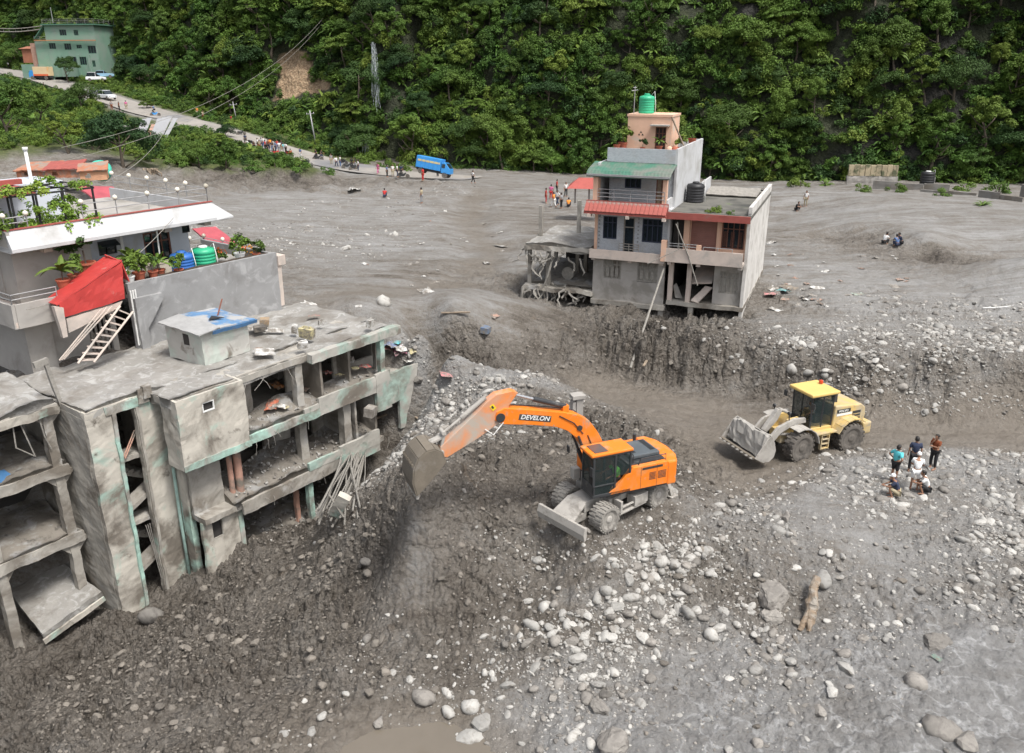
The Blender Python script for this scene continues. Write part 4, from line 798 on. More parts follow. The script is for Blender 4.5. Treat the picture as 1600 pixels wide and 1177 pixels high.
for x in (-.45, -3.55, -6.9, -10.2):
    for z0, z1 in ((1.6, 4.2), (-1.75, 1.3), (-6.2, -2.1)):
        wp(MB().box(x - .2, x + .2, 4.0, 4.4, z0, z1), 'column', M_CONC, rough=.05)
        wp(MB().prism([(x - .2, z1 + .05), (x - .75, z1 + .05), (x - .2, z1 - .55)], 'y', 4.05, 4.35).prism([(x + .2, z1 + .05), (x + .75, z1 + .05), (x + .2, z1 - .55)], 'y', 4.05, 4.35), 'bracket', M_CONC, rough=.03)
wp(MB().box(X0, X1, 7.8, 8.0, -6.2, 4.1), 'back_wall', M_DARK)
wp(MB().box(X0, X1, 3.85, 3.95, 4.05, 4.42), 'roof_edge', M_PLAST, rough=.07)
# slumped ground slab with a pale edge
wp(MB().slab([(-2.9, 3.0, -5.15), (-.1, 3.1, -4.55), (-.2, 6.4, -4.2), (-2.6, 6.6, -4.6)], .4), 'slumped_floor', M_MUDP, rough=.08)
wp(MB().slab([(-2.95, 2.9, -5.4), (-.1, 2.98, -4.8), (-.1, 3.06, -4.8), (-2.95, 3.0, -5.4)], .25), 'slab_edge', M_PLAST, rough=.04)
for k, (a, b_, c_) in enumerate((((-1.8, 4.1, 4.0), (-1.9, 4.0, 3.1), (-1.3, 4.0, 2.5)), ((-1.5, 4.1, 4.0), (-1.35, 4.0, 3.0), (-1.25, 4.0, 2.45)), ((-.8, 4.0, 4.2), (-.75, 3.9, 3.2), (-.6, 3.9, 2.6)))):
    MB().tube([a, b_, c_], .03, 5).build('hanging_bar', M_GREYW, wing)
def thing_mesh(mb, name, m, label, cat, loc=(0, 0, 0), group=None, rot=None, **kw):
    o = mb.build(name, m, None, loc, **kw)
    if rot: o.rotation_euler = rot
    return tag(o, label, cat, group)
M_BLUET = mat('blue_tarpaulin', (.06, .16, .32), .5, .15, 3, .3, 6, layers=((MUD, 1.2, .56, .7),))
M_RED = mat('red_sheet_metal', (.46, .045, .04), .5, .12, 1.5, .15, 4, layers=(((.42, .26, .22), 1.4, .62, .75),))
q = RFR.W(-7.0, 4.6, 1.9); thing_mesh(MB().obox((0, 0, 0), (2.0, .9, .06), (.2, .15, .1)), 'blue_sheet', M_BLUET, 'torn blue metal sheet lying inside the top floor of the left wing', 'sheet', q, rot=(0, 0, RFR.a), rough=.05)
M_ORNG = mat('orange_cloth', (.62, .13, .05), .8, .2, 3, .3, 6)
q = RFR.W(-7.6, 4.1, 1.95); thing_mesh(MB().obox((0, 0, 0), (.7, .5, .25), (.2, .15, .1)), 'orange_cloth', M_ORNG, 'orange cloth bundle on the floor edge of the left wing', 'cloth', q, rough=.12, seg=.15)
# posts and bars leaning on the roof
q = RFR.W(-3.7, 4.0, 4.3); t = thing_mesh(MB().box(-.08, .08, -.08, .08, 0, 2.0).box(-.45, .12, -.1, .1, 1.95, 2.2), 'concrete_post', M_GREYW, 'bare broken concrete post standing between the wing roof and the tower', 'post', q, rot=(-.06, -.12, RFR.a), rough=.03, seg=.3)

# ------------------------------------------------------------------ roof hut with the torn blue sheet
hx0, hy0 = 2.4, 2.7
hut = empty('roof_hut', RFR.W(2.55, 2.75, 4.55), RFR.a + math.radians(4), 'small pale square hut with torn blue sheet roof standing on the muddy roof', 'hut')
M_HUT = mat('pale_mint_plaster', (.42, .46, .415), .88, .1, 1.4, .3, 8, layers=(((.42, .41, .38), .8, .45, .55), (MUD, 1.1, .58, .72)))
part(MB().wall(0, 2.75, 0, 1.65, 0, .12).box(0, 2.75, 2.5, 2.62, 0, 1.65), 'wall', M_HUT, hut)
part(MB().wall(.12, 2.5, 0, 1.65, 0, .12, [(.95, 1.4, .85, 1.4)], axis='y').box(2.63, 2.75, .12, 2.5, 0, 1.65), 'wall', M_HUT, hut)
MB().box(.02, .06, .95, 1.4, .85, 1.4).build('window', M_DARK, hut)
rf = MB().slab([(-.3, -.25, 1.66), (.9, -.3, 1.78), (1.0, 2.9, 1.9), (-.25, 2.85, 1.78)], .05); part(rf, 'roof_sheet', mat('grey_roof_sheet', (.32, .32, .315), .6, .15, 2, .3, 6), hut, rough=.04, seg=.3)
rf = MB().slab([(.9, -.3, 1.74), (3.0, -.3, 1.62), (3.1, 2.85, 1.7), (1.0, 2.9, 1.86)], .05); part(rf, 'roof_sheet', mat('blue_grey_sheet', (.10, .21, .37), .55, .2, 2, .3, 6, layers=(((.36, .36, .355), .75, .44, .52), ((.22, .21, .19), 1.8, .58, .7))), hut, rough=.05, seg=.3)
part(MB().slab([(.4, -.36, 1.72), (3.05, -.36, 1.60), (3.05, -.30, 1.42), (.4, -.30, 1.52)], .03), 'hanging_edge', M_BLUET, hut, rough=.05, seg=.2)
MB().tube([(2.2, 1.5, 1.7), (2.9, 1.9, 2.35)], .04, 6).build('loose_bar', mat('rusty_bar', (.16, .06, .04), .8, .2, 4, .2, 20), hut)
part(MB().slab([(1.2, .9, 1.86), (1.9, .6, 1.84), (1.7, 1.3, 1.87)], .02), 'tear', M_BLACK, hut, rough=0)

# stones washed into the open floors
_p = []; _rr = random.Random(77)
for x0, x1, y1, zf, tl, n in ((2.9, 12.3, 1.6, 1.75, .5, 60), (1.6, 10.8, 2.8, -1.42, .7, 260), (2.0, 10.8, 4.8, -4.7, 1.2, 420)):
    for _ in range(n):
        x = _rr.uniform(x0, x1); y = _rr.uniform(.2, y1); z = zf + tl * (y / y1) * (.6 + .4 * math.sin(x * 1.3)) + .04; _p.append((RFR.W(x, y, z), min(.34, .07 + .05 * _rr.paretovariate(2.4))))
_n2 = len(_p); _s = np.array([q[1] for q in _p])
scatter('rubble', np.array([tuple(q[0]) for q in _p]), RNG.uniform(0, 6.28, (_n2, 3)), _s[:, None] * RNG.uniform(.8, 1.2, (_n2, 3)), RNG.integers(0, 12, _n2), src, 'stones and small rubble washed onto the open floors of the ruin', 'rubble')
for k in range(26):
    x = _rr.choice((_rr.uniform(2.7, 6.6), _rr.uniform(11.5, 14.8), _rr.uniform(1.9, 8))); z = 4.2 if x < 6.6 and k % 3 == 0 else 1.4 if k % 2 else -1.8
    p = Vector((x, .1, z)); q = p + Vector((_rr.gauss(0, .25), -_rr.uniform(.05, .3), -_rr.uniform(.2, .9))); MB().tube([p, p.lerp(q, .5) + Vector((0, -.1, .05)), q], .014, 4).build('rebar', M_GREYW, ruin)
# ------------------------------------------------------------------ parts shared by the houses
def window(par, m, x0, x1, z0, z1, y, bars=2, rails=1, fr=.06, axis='x', pane=None, out=-1, name='window'):
    """frame, mullions and transoms as one joinery mesh, with its pane behind as a sub-part; out is the side it faces"""
    w = MB(); a, b = (y, y + .07) if out < 0 else (y - .07, y)
    def bx_(p0, p1, q0, q1, da=0):
        if axis == 'x': w.box(p0, p1, a + da, b - da, q0, q1)
        else: w.box(a + da, b - da, p0, p1, q0, q1)
    bx_(x0, x1, z1 - fr, z1); bx_(x0, x1, z0, z0 + fr); bx_(x0, x0 + fr, z0 + fr, z1 - fr); bx_(x1 - fr, x1, z0 + fr, z1 - fr)
    for k in range(bars): c = x0 + (x1 - x0) * (k + 1) / (bars + 1); bx_(c - fr * .4, c + fr * .4, z0 + fr, z1 - fr, .006)
    for k in range(rails): c = z1 - (z1 - z0) * .28 if rails == 1 else z0 + (z1 - z0) * (k + 1) / (rails + 1); bx_(x0 + fr, x1 - fr, c - fr * .4, c + fr * .4, .012)
    o = w.build(name, m, par); p = MB(); c = b + .01 if out < 0 else a - .03
    if axis == 'x': p.box(x0 + fr * .5, x1 - fr * .5, c, c + .02, z0 + fr * .5, z1 - fr * .5)
    else: p.box(c, c + .02, x0 + fr * .5, x1 - fr * .5, z0 + fr * .5, z1 - fr * .5)
    p.build('pane', pane or M_GLASS, o); return o
def railing(par, pts, h=.9, m=None, rails=2, post=1.2, ball=None, name='railing'):
    mb = MB(); bl = []
    for a, b in zip(pts, pts[1:]):
        a = Vector(a); b = Vector(b); n = max(1, round((b - a).length / post))
        for k in range(n + 1):
            p = a.lerp(b, k / n); mb.tube([p, p + Vector((0, 0, h))], .025, 6); bl.append(p + Vector((0, 0, h + .12)))
        for r_ in range(rails): z = Vector((0, 0, h * (r_ + 1) / rails)); mb.tube([a + z, b + z], .024, 6)
    o = mb.build(name, m or M_STEEL, par)
    if ball:
        for p in bl[::ball]:
            s = MB(); s.lathe([(.02, -.12), (.1, -.08), (.13, 0), (.1, .08), (.02, .13)], p, n=12); s.build('globe_lamp', M_GLOBE, par, smooth=True)
    return o
M_GLASS = glass('window_glass', (.018, .026, .032)); M_GLOBE = mat('globe_glass', (.72, .68, .58), .3, .05, 2, 0)
M_BLUEF = mat('dark_blue_joinery', (.02, .03, .06), .5, .2, 4, .1, 20); M_BROWNF = mat('brown_joinery', (.14, .05, .03), .55, .2, 4, .2, 20)
M_MAROON = mat('maroon_shutter', (.26, .12, .095), .7, .12, 2, .2, 9); M_PEACH = mat('peach_paint', (.66, .42, .30), .8, .08, 1.2, .2, 8, layers=(((.50, .45, .39), .9, .56, .72),))
M_PALE = mat('pale_pink_plaster', (.52, .44, .385), .85, .1, 1.0, .25, 8, layers=(((.35, .325, .295), .6, .5, .68),))
M_GREYP = mat('grey_muddy_plaster', (.34, .32, .295), .88, .12, 1.0, .3, 8, layers=(((.24, .225, .20), .7, .48, .62), (MUD, .9, .60, .74)))
M_REDE = mat('red_concrete_edge', (.30, .075, .06), .75, .15, 2, .2, 9, layers=(((.2, .12, .1), 1.3, .6, .75),))
M_REDT = mat('red_roof_tile', (.32, .085, .068), .75, .2, 3, .25, 12, layers=(((.27, .20, .175), 1.3, .48, .68),)); M_GREENS = mat('green_roof_sheet', (.05, .155, .105), .6, .15, 1.5, .1, 9, layers=(((.15, .165, .14), .6, .42, .58),))
M_WHITEP = mat('white_render', (.50, .505, .51), .8, .06, 1.0, .2, 8, layers=(((.34, .335, .32), .5, .50, .70), ((.30, .29, .27), 1.5, .66, .78)))
M_BLUEW = mat('pale_blue_render', (.50, .53, .58), .8, .06, 1.0, .15, 8, layers=(((.40, .39, .38), .6, .54, .7),))
M_GREYR = mat('grey_cement_render', (.25, .25, .25), .88, .12, .8, .35, 7, layers=(((.34, .34, .34), .9, .52, .64, 1.2), ((.18, .175, .17), .5, .55, .68)))
M_WALLP = mat('mud_tinted_render', (.36, .34, .315), .88, .1, .7, .25, 8, layers=(((.27, .25, .225), .5, .5, .66),))
M_MOSS = mat('mossy_concrete_roof', (.12, .115, .10), .9, .25, .9, .3, 7, layers=(((.05, .05, .045), .4, .5, .66), ((.09, .13, .04), 1.1, .62, .72)))
M_TANKG = mat('green_tank_plastic', (.03, .38, .20), .45, .08, 1, 0); M_TANKB = mat('blue_tank_plastic', (.03, .13, .42), .45, .08, 1, 0); M_TANKK = mat('black_tank_plastic', (.02, .02, .022), .5, .1, 1, 0)
M_TERRA = mat('terracotta', (.36, .10, .055), .8, .15, 4, .2, 12); M_SOIL = mat('potting_soil', (.05, .035, .025), .95, .2, 6, .5, 12)
def brick_mat(name, a, b, mort, sc=4.5):
    m = bpy.data.materials.new(name); m.use_nodes = True; nt = m.node_tree; bs = nt.nodes['Principled BSDF']; tc = _n(nt, 'ShaderNodeTexCoord')
    sp = _n(nt, 'ShaderNodeSeparateXYZ'); nt.links.new(tc.outputs['Object'], sp.inputs[0]); cb = _n(nt, 'ShaderNodeCombineXYZ'); nt.links.new(mth(nt, 'ADD', sp.outputs[0], sp.outputs[1]), cb.inputs[0]); nt.links.new(sp.outputs[2], cb.inputs[1])
    br = _n(nt, 'ShaderNodeTexBrick'); br.inputs['Scale'].default_value = sc; br.inputs['Color1'].default_value = (*a, 1); br.inputs['Color2'].default_value = (*b, 1); br.inputs['Mortar'].default_value = (*mort, 1); br.inputs['Mortar Size'].default_value = .03; br.inputs['Bias'].default_value = -.3
    nt.links.new(cb.outputs[0], br.inputs['Vector']); c = mixc(nt, noise_fac(nt, tc.outputs['Object'], .8, 6, .7, .5, .75), br.outputs['Color'], (.38, .36, .34)); nt.links.new(c, bs.inputs['Base Color']); bs.inputs['Roughness'].default_value = .8
    bp = _n(nt, 'ShaderNodeBump'); bp.inputs['Distance'].default_value = .015; bp.inputs['Strength'].default_value = .6; nt.links.new(br.outputs['Fac'], bp.inputs['Height']); bp.invert = True; nt.links.new(bp.outputs[0], bs.inputs['Normal']); return m
M_GBRICK = brick_mat('grey_brick_print', (.40, .43, .46), (.24, .27, .31), (.62, .63, .64)); 
def water_tank(loc, m, label, r=.58, h=1.2, cap=M_WHITE, group=None):
    t = empty('water_tank', loc, label=label, cat='water tank', group=group)
    p = [(r * .97, 0), (r, .05)]; 
    for k in range(5): z = .12 + k * (h - .35) / 5; p += [(r, z), (r * .965, z + .03), (r * .965, z + .09), (r, z + .12)]
    p += [(r, h - .18), (r * .9, h - .06), (r * .45, h), (.01, h + .01)]
    MB().lathe(p, n=26).build('tank_body', m, t, smooth=True); MB().lathe([(r * .38, h - .01), (r * .4, h + .07), (r * .3, h + .11), (.01, h + .12)], n=18).build('lid', cap, t, smooth=True)
    MB().tube([(r * .5, 0, h - .05), (r * .95, 0, h + .25), (r * 1.15, 0, h * .5), (r * 1.15, 0, 0)], .025, 6).build('pipe', M_WHITE, t, smooth=True); return t
PLANTM = [crown_mesh('foliage', 600 + i, .42, .42, 9, 300, .15, (M_LEAF, M_LEAF, M_LEAFD)[i], flat=.9, low=.2) for i in range(3)] + [palm_mesh('foliage', 610 + i, .75, M_LEAF, 14, .16) for i in range(2)]
def potted(loc, k, s, label, pot=M_TERRA, ph=.34):
    t = empty('potted_plant', loc, rz=random.uniform(0, 6), label=label, cat='plant', scale=s); MB().lathe([(.13, 0), (.2, ph), (.22, ph), (.22, ph + .04), (.18, ph + .04), (.17, ph - .03)], n=14).build('pot', pot, t, smooth=False)
    MB().tube([(0, 0, ph - .05), (.02, .01, ph + .3)], .02, 5).build('stem', M_BARK, t); add_obj('foliage', PLANTM[k % 5], t, (0, 0, ph + .3)); return t
def bush(loc, k, s, label, group=None, name='shrub', cat='shrub'):
    t = empty(name, loc, rz=random.uniform(0, 6), label=label, cat=cat, group=group, scale=s); add_obj('foliage', BUSHES[k % 6], t); MB().tube([(0, 0, -.3), (.03, .02, .5)], .05, 5).build('stem', M_BARK, t); return t

# ------------------------------------------------------------------ the tall house with grey brick fronts (frame HF, ground floor at z = 3)
HF = Frame(5.494, 55.406, -22)
hA = empty('tall_house', HF.W(0, 0, 0), HF.a, 'tall narrow grey brick house with red tile band, green awning and peach stair head', 'house')
def A(mb, name, m, **kw): return mb.build(name, m, hA, **kw)
DP = 10.0
A(MB().box(-.05, 4.95, -.02, DP, 2.72, 3.0), 'floor_slab', M_GREYP, rough=.02); A(MB().box(-.1, 5.0, -.12, .55, 2.62, 2.95), 'muddy_ledge', M_CONC, rough=.05)
for x in (.05, 2.35, 4.6): A(MB().box(x, x + .3, .05, .4, 2.2, 2.72), 'column_stub', M_GREYP, rough=.03)
A(MB().wall(0, 4.9, 3.0, 5.98, 0, .16, [(.72, 1.95, 4.45, 5.78), (3.05, 4.42, 4.4, 5.78)]), 'front_wall', M_GREYP)
for a_, b_ in ((.72, 1.95), (3.05, 4.42)):
    window(hA, M_GREYW, a_, b_, 4.43, 5.78, .03, 3, 1, .09, pane=M_CONC)
    for k in range(3):
        c = a_ + .2 + k * (b_ - a_ - .3) / 3; MB().box(c, c + .22, .0, .03, 4.6, 5.2 + .1 * (k % 2)).build('shutter_board', M_GREYW, hA)
# first-floor balcony
A(MB().box(-.08, 4.95, -.62, .2, 5.98, 6.2), 'balcony_slab', M_PALE); A(MB().box(-.1, 4.95, -.68, -.56, 5.9, 6.5), 'balcony_edge', M_PALE, rough=.01)
for x in (.0, 2.5, 4.6): A(MB().box(x, x + .25, -.5, .0, 5.74, 5.97), 'bracket', M_PALE)
A(MB().wall(.02, 4.88, 6.2, 8.98, .15, .3, [(.55, 1.5, 7.1, 8.6), (1.95, 2.7, 6.2, 8.62), (3.2, 4.55, 7.05, 8.6)]), 'front_wall', M_GBRICK)
for x in (-.02, 4.72): A(MB().box(x, x + .2, .1, .32, 6.2, 8.95), 'corner_pier', M_PEACH if x < 1 else M_GBRICK)
window(hA, M_BLUEF, .55, 1.5, 7.1, 8.6, .18, 2, 1); window(hA, M_BLUEF, 3.2, 4.55, 7.05, 8.6, .18, 3, 1, .07); window(hA, M_GREYW, 1.95, 2.7, 6.22, 8.62, .18, 0, 1, .08, name='door')
for k in range(9):
    for x in (.25, 2.9): A(MB().box(x, x + .09, .1, .15, 6.5 + k * .25, 6.59 + k * .25), 'quoin_block', M_BLUEF if False else M_GREYR)
railing(hA, [(1.9, -.6, 6.5), (3.2, -.6, 6.5)], .5, M_GREYW, 3, .6)
A(MB().box(-.3, 4.95, -.95, DP, 8.98, 9.2), 'floor_slab', M_PALE)
# red tile band: each tile its own
tm = MB(); tm.prism([(-.75, 9.68), (-1.28, 9.12), (-1.27, 9.07), (-.70, 9.60)], 'x', 0, .27)
tme = tm.mesh('tile', M_REDT, bevel=.012)
for k in range(19):
    add_obj('tile', tme, hA, (-.38 + k * .283, 0, random.uniform(-.006, .006)))
A(MB().box(-.4, 5.0, -1.24, -.72, 8.92, 9.05).box(-.4, 5.0, -.72, -.6, 9.05, 9.72), 'tile_bed', M_REDE)
for x in (-.15, 2.4, 4.75): A(MB().box(x, x + .22, -1.3, -.9, 8.72, 8.92), 'bracket', M_PALE)
# second-floor terrace under the green awning
railing(hA, [(.3, -.6, 9.72), (4.7, -.6, 9.72)], .72, M_STEEL, 3, 1.1)
A(MB().box(.0, .32, -.62, -.3, 9.72, 11.55).box(.0, .32, -.3, -.0, 9.2, 11.0), 'column', M_PEACH); A(MB().box(4.55, 4.82, -.6, -.3, 9.72, 11.5), 'column', M_PEACH)
A(MB().wall(.6, 4.9, 9.2, 12.0, 1.1, 1.25, [(1.65, 2.75, 10.35, 11.7), (3.75, 4.5, 9.2, 11.6), (4.5, 4.5, 9, 11)]), 'front_wall', M_GBRICK)
window(hA, M_BLUEF, 1.65, 2.75, 10.35, 11.7, 1.12, 2, 1, .07); window(hA, M_BROWNF, 3.75, 4.5, 9.22, 11.6, 1.12, 1, 0, .07, pane=M_WOOD, name='door')
A(MB().wall(-.55, 1.1, 9.2, 9.95, 4.75, 4.9, axis='y'), 'side_parapet', M_WHITEP)
# awning: curved eaves sheet with ribs
pf = [(1.05, 12.0), (-.1, 11.75), (-.6, 11.6), (-.78, 11.42), (-.82, 11.22)]; aw = MB()
for k in range(24):
    x0 = -.42 + k * .228; x1 = x0 + .228; s_ = .015
    for (y0, z0), (y1, z1) in zip(pf, pf[1:]): aw.add([(x0, y0, z0), ((x0 + x1) / 2, y0, z0 + s_), (x1, y0, z0), (x0, y1, z1), ((x0 + x1) / 2, y1, z1 + s_), (x1, y1, z1)], [(0, 1, 4, 3), (1, 2, 5, 4)])
o = A(aw, 'awning', M_GREENS); sm = o.modifiers.new('thick', 'SOLIDIFY'); sm.thickness = .03
A(MB().box(-.4, 5.0, -.9, -.8, 11.3, 11.42), 'awning_beam', M_STEEL)
# side wall, roof terrace, parapet
A(MB().wall(1.0, DP, 9.3, 12.95, 4.9, 5.05, axis='y').box(4.9, 5.05, 0, DP, 6.0, 9.3), 'side_wall', M_WHITEP); A(MB().box(0, .12, .3, DP, 3, 12.0).box(.12, 4.9, DP - .15, DP, 3, 12.9), 'back_wall', M_WHITEP)
A(MB().box(.4, 4.88, 1.25, DP - .2, 11.95, 12.1), 'roof', M_GREYP); A(MB().box(.42, 4.9, 1.0, 1.12, 12.03, 12.9), 'parapet', M_GBRICK); A(MB().box(.42, .54, 1.12, DP - .2, 12.1, 12.7), 'parapet', M_WHITEP)
# stair head
sy0, sy1, sz = 3.3, 5.9, 12.1
A(MB().wall(1.1, 4.05, sz, 14.75, sy0, sy0 + .15, [(3.0, 3.72, sz, 14.1)]).box(1.1, 1.25, sy0 + .15, sy1, sz, 14.75).box(3.9, 4.05, sy0 + .15, sy1, sz, 14.75).box(1.25, 3.9, sy1 - .15, sy1, sz, 14.75), 'stair_head_wall', M_PEACH)
A(MB().box(1.05, 4.1, sy0 - .05, sy1 + .05, 14.75, 14.9), 'roof', M_PEACH); A(MB().box(2.75, 3.95, sy0 - .65, sy0, 14.2, 14.28), 'door_hood', M_GREYP); window(hA, M_BROWNF, 3.0, 3.72, sz + .02, 14.1, sy0 + .02, 2, 4, .06, pane=M_DARK, name='door')
for dx, dz in ((-.12, 0), (.12, 0), (0, .16)): A(MB().prism([(1.95 + dx, 13.55 + dz), (2.1 + dx, 13.55 + dz), (2.02 + dx, 13.68 + dz)], 'y', sy0 - .01, sy0 + .02), 'vent_hole', M_DARK)
A(MB().tube([(4.0, sy0, 14.8), (4.9, sy0 + .3, 12.9)], .06, 6), 'leaning_pole', M_WOOD)
water_tank(HF.W(2.05, 4.4, 14.9), M_TANKG, 'green plastic water tank on top of the peach stair head', .52, 1.15, M_TANKG)
MB_ant = MB(); MB_ant.tube([(0, 0, 0), (0, 0, 1.75)], .03, 6).tube([(-.2, 0, 1.45), (.2, 0, 1.5)], .025, 5).tube([(-.12, 0, 1.65), (.12, 0, 1.65)], .02, 5)
thing_mesh(MB_ant, 'antenna', M_STEEL, 'thin grey antenna mast beside the green tank on the stair head', 'antenna', HF.W(1.35, 3.8, 14.9))
for x, y, k, s_, nm in ((.75, 2.0, 0, 1.1, 'small'), (1.0, 2.6, 1, 1.5, 'bushy yellow green'), (2.5, 2.0, 2, .8, 'tiny'), (3.55, 2.2, 3, 1.0, 'upright')):
    potted(HF.W(x, y, 12.1 + (.45 if k == 1 else .5)), k, s_, f'{nm} potted plant on the grey brick roof parapet, {("leftmost", "beside the stair head wall", "below the triangular vent", "by the stair head door")[k]}')
M_ORB = mat('orange_flowers', (.55, .20, .05), .8, .2, 5, .3, 20)
for k, x in enumerate((4.15, 4.5)): thing_mesh(MB().lathe([(.16, 0), (.26, .35), (.2, .6), (.05, .68)], n=12), 'clay_jar', M_TERRA if k else M_PEACH, ('pale', 'dark')[k] + ' orange clay jar on the roof terrace right of the stair head', 'jar', HF.W(x, 2.6, 12.3), smooth=True)
potted(HF.W(4.6, 4.2, 12.35), 0, 1.2, 'leafy plant on the roof terrace by the right parapet'); potted(HF.W(4.7, 7.5, 12.6), 1, 1.4, 'tall yellowish plant at the back corner of the roof parapet')
# rear annex, low white balcony on the right side
A(MB().box(5.06, 5.9, 6.0, 9.8, 9.2, 9.4).box(5.78, 5.9, 6.0, 9.8, 9.4, 10.3), 'rear_balcony', M_WHITEP)

# ------------------------------------------------------------------ the peach house joined on its right
hB = empty('peach_house', HF.W(5.08, 0, 0), HF.a, 'two storey peach house with mossy flat roof and roller shutter beside the tall house', 'house')
def Bp(mb, name, m, **kw):
    o = mb.build(name, m, hB, **kw); o.location.x = -5.08; return o
M_BWALL = mat('streaked_white_wall', (.55, .53, .50), .85, .1, 1, .3, 8, layers=(((.38, .36, .33), .6, .48, .66), ((.25, .23, .20), 1.6, .62, .74)))
Bp(MB().box(5.1, 10.1, -.1, 11.5, 3.08, 3.35), 'floor_slab', M_CONC, rough=.05); Bp(MB().box(9.86, 10.06, -.05, 11.5, 2.0, 9.35), 'side_wall', M_BWALL, rough=.02)
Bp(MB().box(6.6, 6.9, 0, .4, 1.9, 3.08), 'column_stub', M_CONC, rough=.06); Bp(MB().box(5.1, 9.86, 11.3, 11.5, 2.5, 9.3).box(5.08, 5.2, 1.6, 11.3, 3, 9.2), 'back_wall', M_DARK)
Bp(MB().wall(8.05, 9.86, 3.35, 6.2, .25, .4, [(8.4, 9.62, 4.1, 5.55)]).box(8.05, 8.2, .4, 4, 3.35, 6.2), 'front_wall', M_GREYP); 
w_ = window(hB, M_GREYW, 8.4 - 5.08, 9.62 - 5.08, 4.1, 5.55, .27, 4, 1, .09, pane=M_CONC)
for x in (5.15, 6.35): Bp(MB().box(x, x + .3, -.02, .3, 3.35, 6.0), 'column', M_PALE, rough=.02)
Bp(MB().slab([(6.6, .3, 4.6), (7.95, .3, 4.75), (7.95, 2.6, 5.6), (6.6, 2.6, 5.5)], .12), 'fallen_shutter', M_PALE, rough=.02); Bp(MB().slab([(6.75, -.1, 3.5), (7.2, -.15, 3.4), (8.0, .5, 4.35), (7.5, .7, 4.4)], .15), 'fallen_slab', M_PALE, rough=.03)
Bp(MB().slab([(5.5, .2, 4.3), (5.7, .2, 3.5), (6.1, .5, 3.45), (5.6, .6, 4.4)], .1), 'fallen_slab', M_GREYP, rough=.03)
Bp(MB().box(5.0, 9.9, -.75, 1.5, 6.12, 6.3), 'balcony_slab', M_PALE); Bp(MB().box(4.75, 9.86, -.82, -.68, 6.1, 6.98), 'balcony_edge', M_PALE, rough=.01); Bp(MB().box(4.72, 5.05, -.84, -.5, 6.1, 7.45).box(6.95, 7.25, -.80, -.62, 6.98, 7.3), 'balcony_pier', M_PEACH)
railing(hB, [(.1, -.74, 6.98), (1.9, -.74, 6.98)], .32, M_STEEL, 2, .6); railing(hB, [(2.3, -.74, 6.98), (4.1, -.74, 6.98)], .22, M_STEEL, 1, .9)
Bp(MB().wall(6.0, 9.86, 6.3, 9.0, .35, .5, [(6.35, 8.0, 6.3, 8.9), (8.3, 9.72, 7.0, 8.75)]).box(5.95, 6.3, -.02, .34, 6.3, 9.0).box(8.0, 8.22, .25, .35, 6.3, 9.0), 'front_wall', M_PEACH)
for k in range(20): Bp(MB().box(6.35, 8.0, .40, .44 + .012 * (k % 2), 6.3 + k * .13, 6.425 + k * .13), 'shutter_slat', M_MAROON)
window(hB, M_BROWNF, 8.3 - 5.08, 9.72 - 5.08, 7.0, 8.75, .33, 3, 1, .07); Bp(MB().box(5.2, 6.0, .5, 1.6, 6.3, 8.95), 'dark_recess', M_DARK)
for k in range(3):
    for j in range(5): c = 8.42 + k * .46; Bp(MB().box(c + .05 * j, c + .02 + .05 * j, .325, .335, 7.15, 8.1), 'window_grille', M_BROWNF)
Bp(MB().box(5.05, 10.08, -.1, 11.5, 9.0, 9.22), 'roof', M_MOSS); Bp(MB().box(4.8, 10.1, -.95, -.1, 9.02, 9.2), 'roof_edge', M_MOSS); Bp(MB().box(4.6, 10.12, -1.05, -.95, 8.88, 9.3), 'roof_edge', M_REDE, rough=.015)
Bp(MB().box(9.86, 10.08, -.1, 11.5, 9.36, 9.75), 'parapet', M_BWALL); Bp(MB().box(5.1, 9.8, 8.6, 8.9, 9.22, 9.5).slab([(6, 7.2, 9.4), (9.5, 7.3, 9.35), (9.6, 8.6, 9.75), (6.1, 8.6, 9.8)], .06), 'roof_junk', M_GREYW, rough=.05)
for x in (5.15, 7.0, 9.6): Bp(MB().box(x, x + .25, -.7, -.3, 5.9, 6.12), 'bracket', M_PALE)
water_tank(HF.W(5.75, 4.3, 9.22), M_TANKK, 'black water tank at the foot of the tall house on the mossy roof', .6, 1.25, M_TANKK)
bush(HF.W(7.6, .6, 9.2), 0, .5, 'low green weed tuft growing on the mossy roof edge', name='weed', cat='plant'); bush(HF.W(8.8, .2, 9.2), 3, .28, 'small yellowish weed on the mossy roof by the red edge', name='weed', cat='plant')
thing_mesh(MB().tube([(0, 0, 0), (.9, -.2, -2.0), (1.6, -.3, -3.9)], .04, 5).tube([(.1, 0, .1), (.3, -.1, -1.6), (-1.6, .2, -2.6)], .03, 5), 'snapped_cable', M_GREYW, 'loose grey cable dangling between the two houses', 'cable', HF.W(5.6, -1.0, 8.6))
# long pole leaning against the house from the hole
a_, b_ = HF.W(4.95, -.6, 5.6), PD(985, 575, 50); thing_mesh(MB().tube([a_, b_], [.06, .08], 7), 'fallen_utility_pole', M_GREYW, 'long thin pole leaning from the cut bank up to the grey house', 'pole')
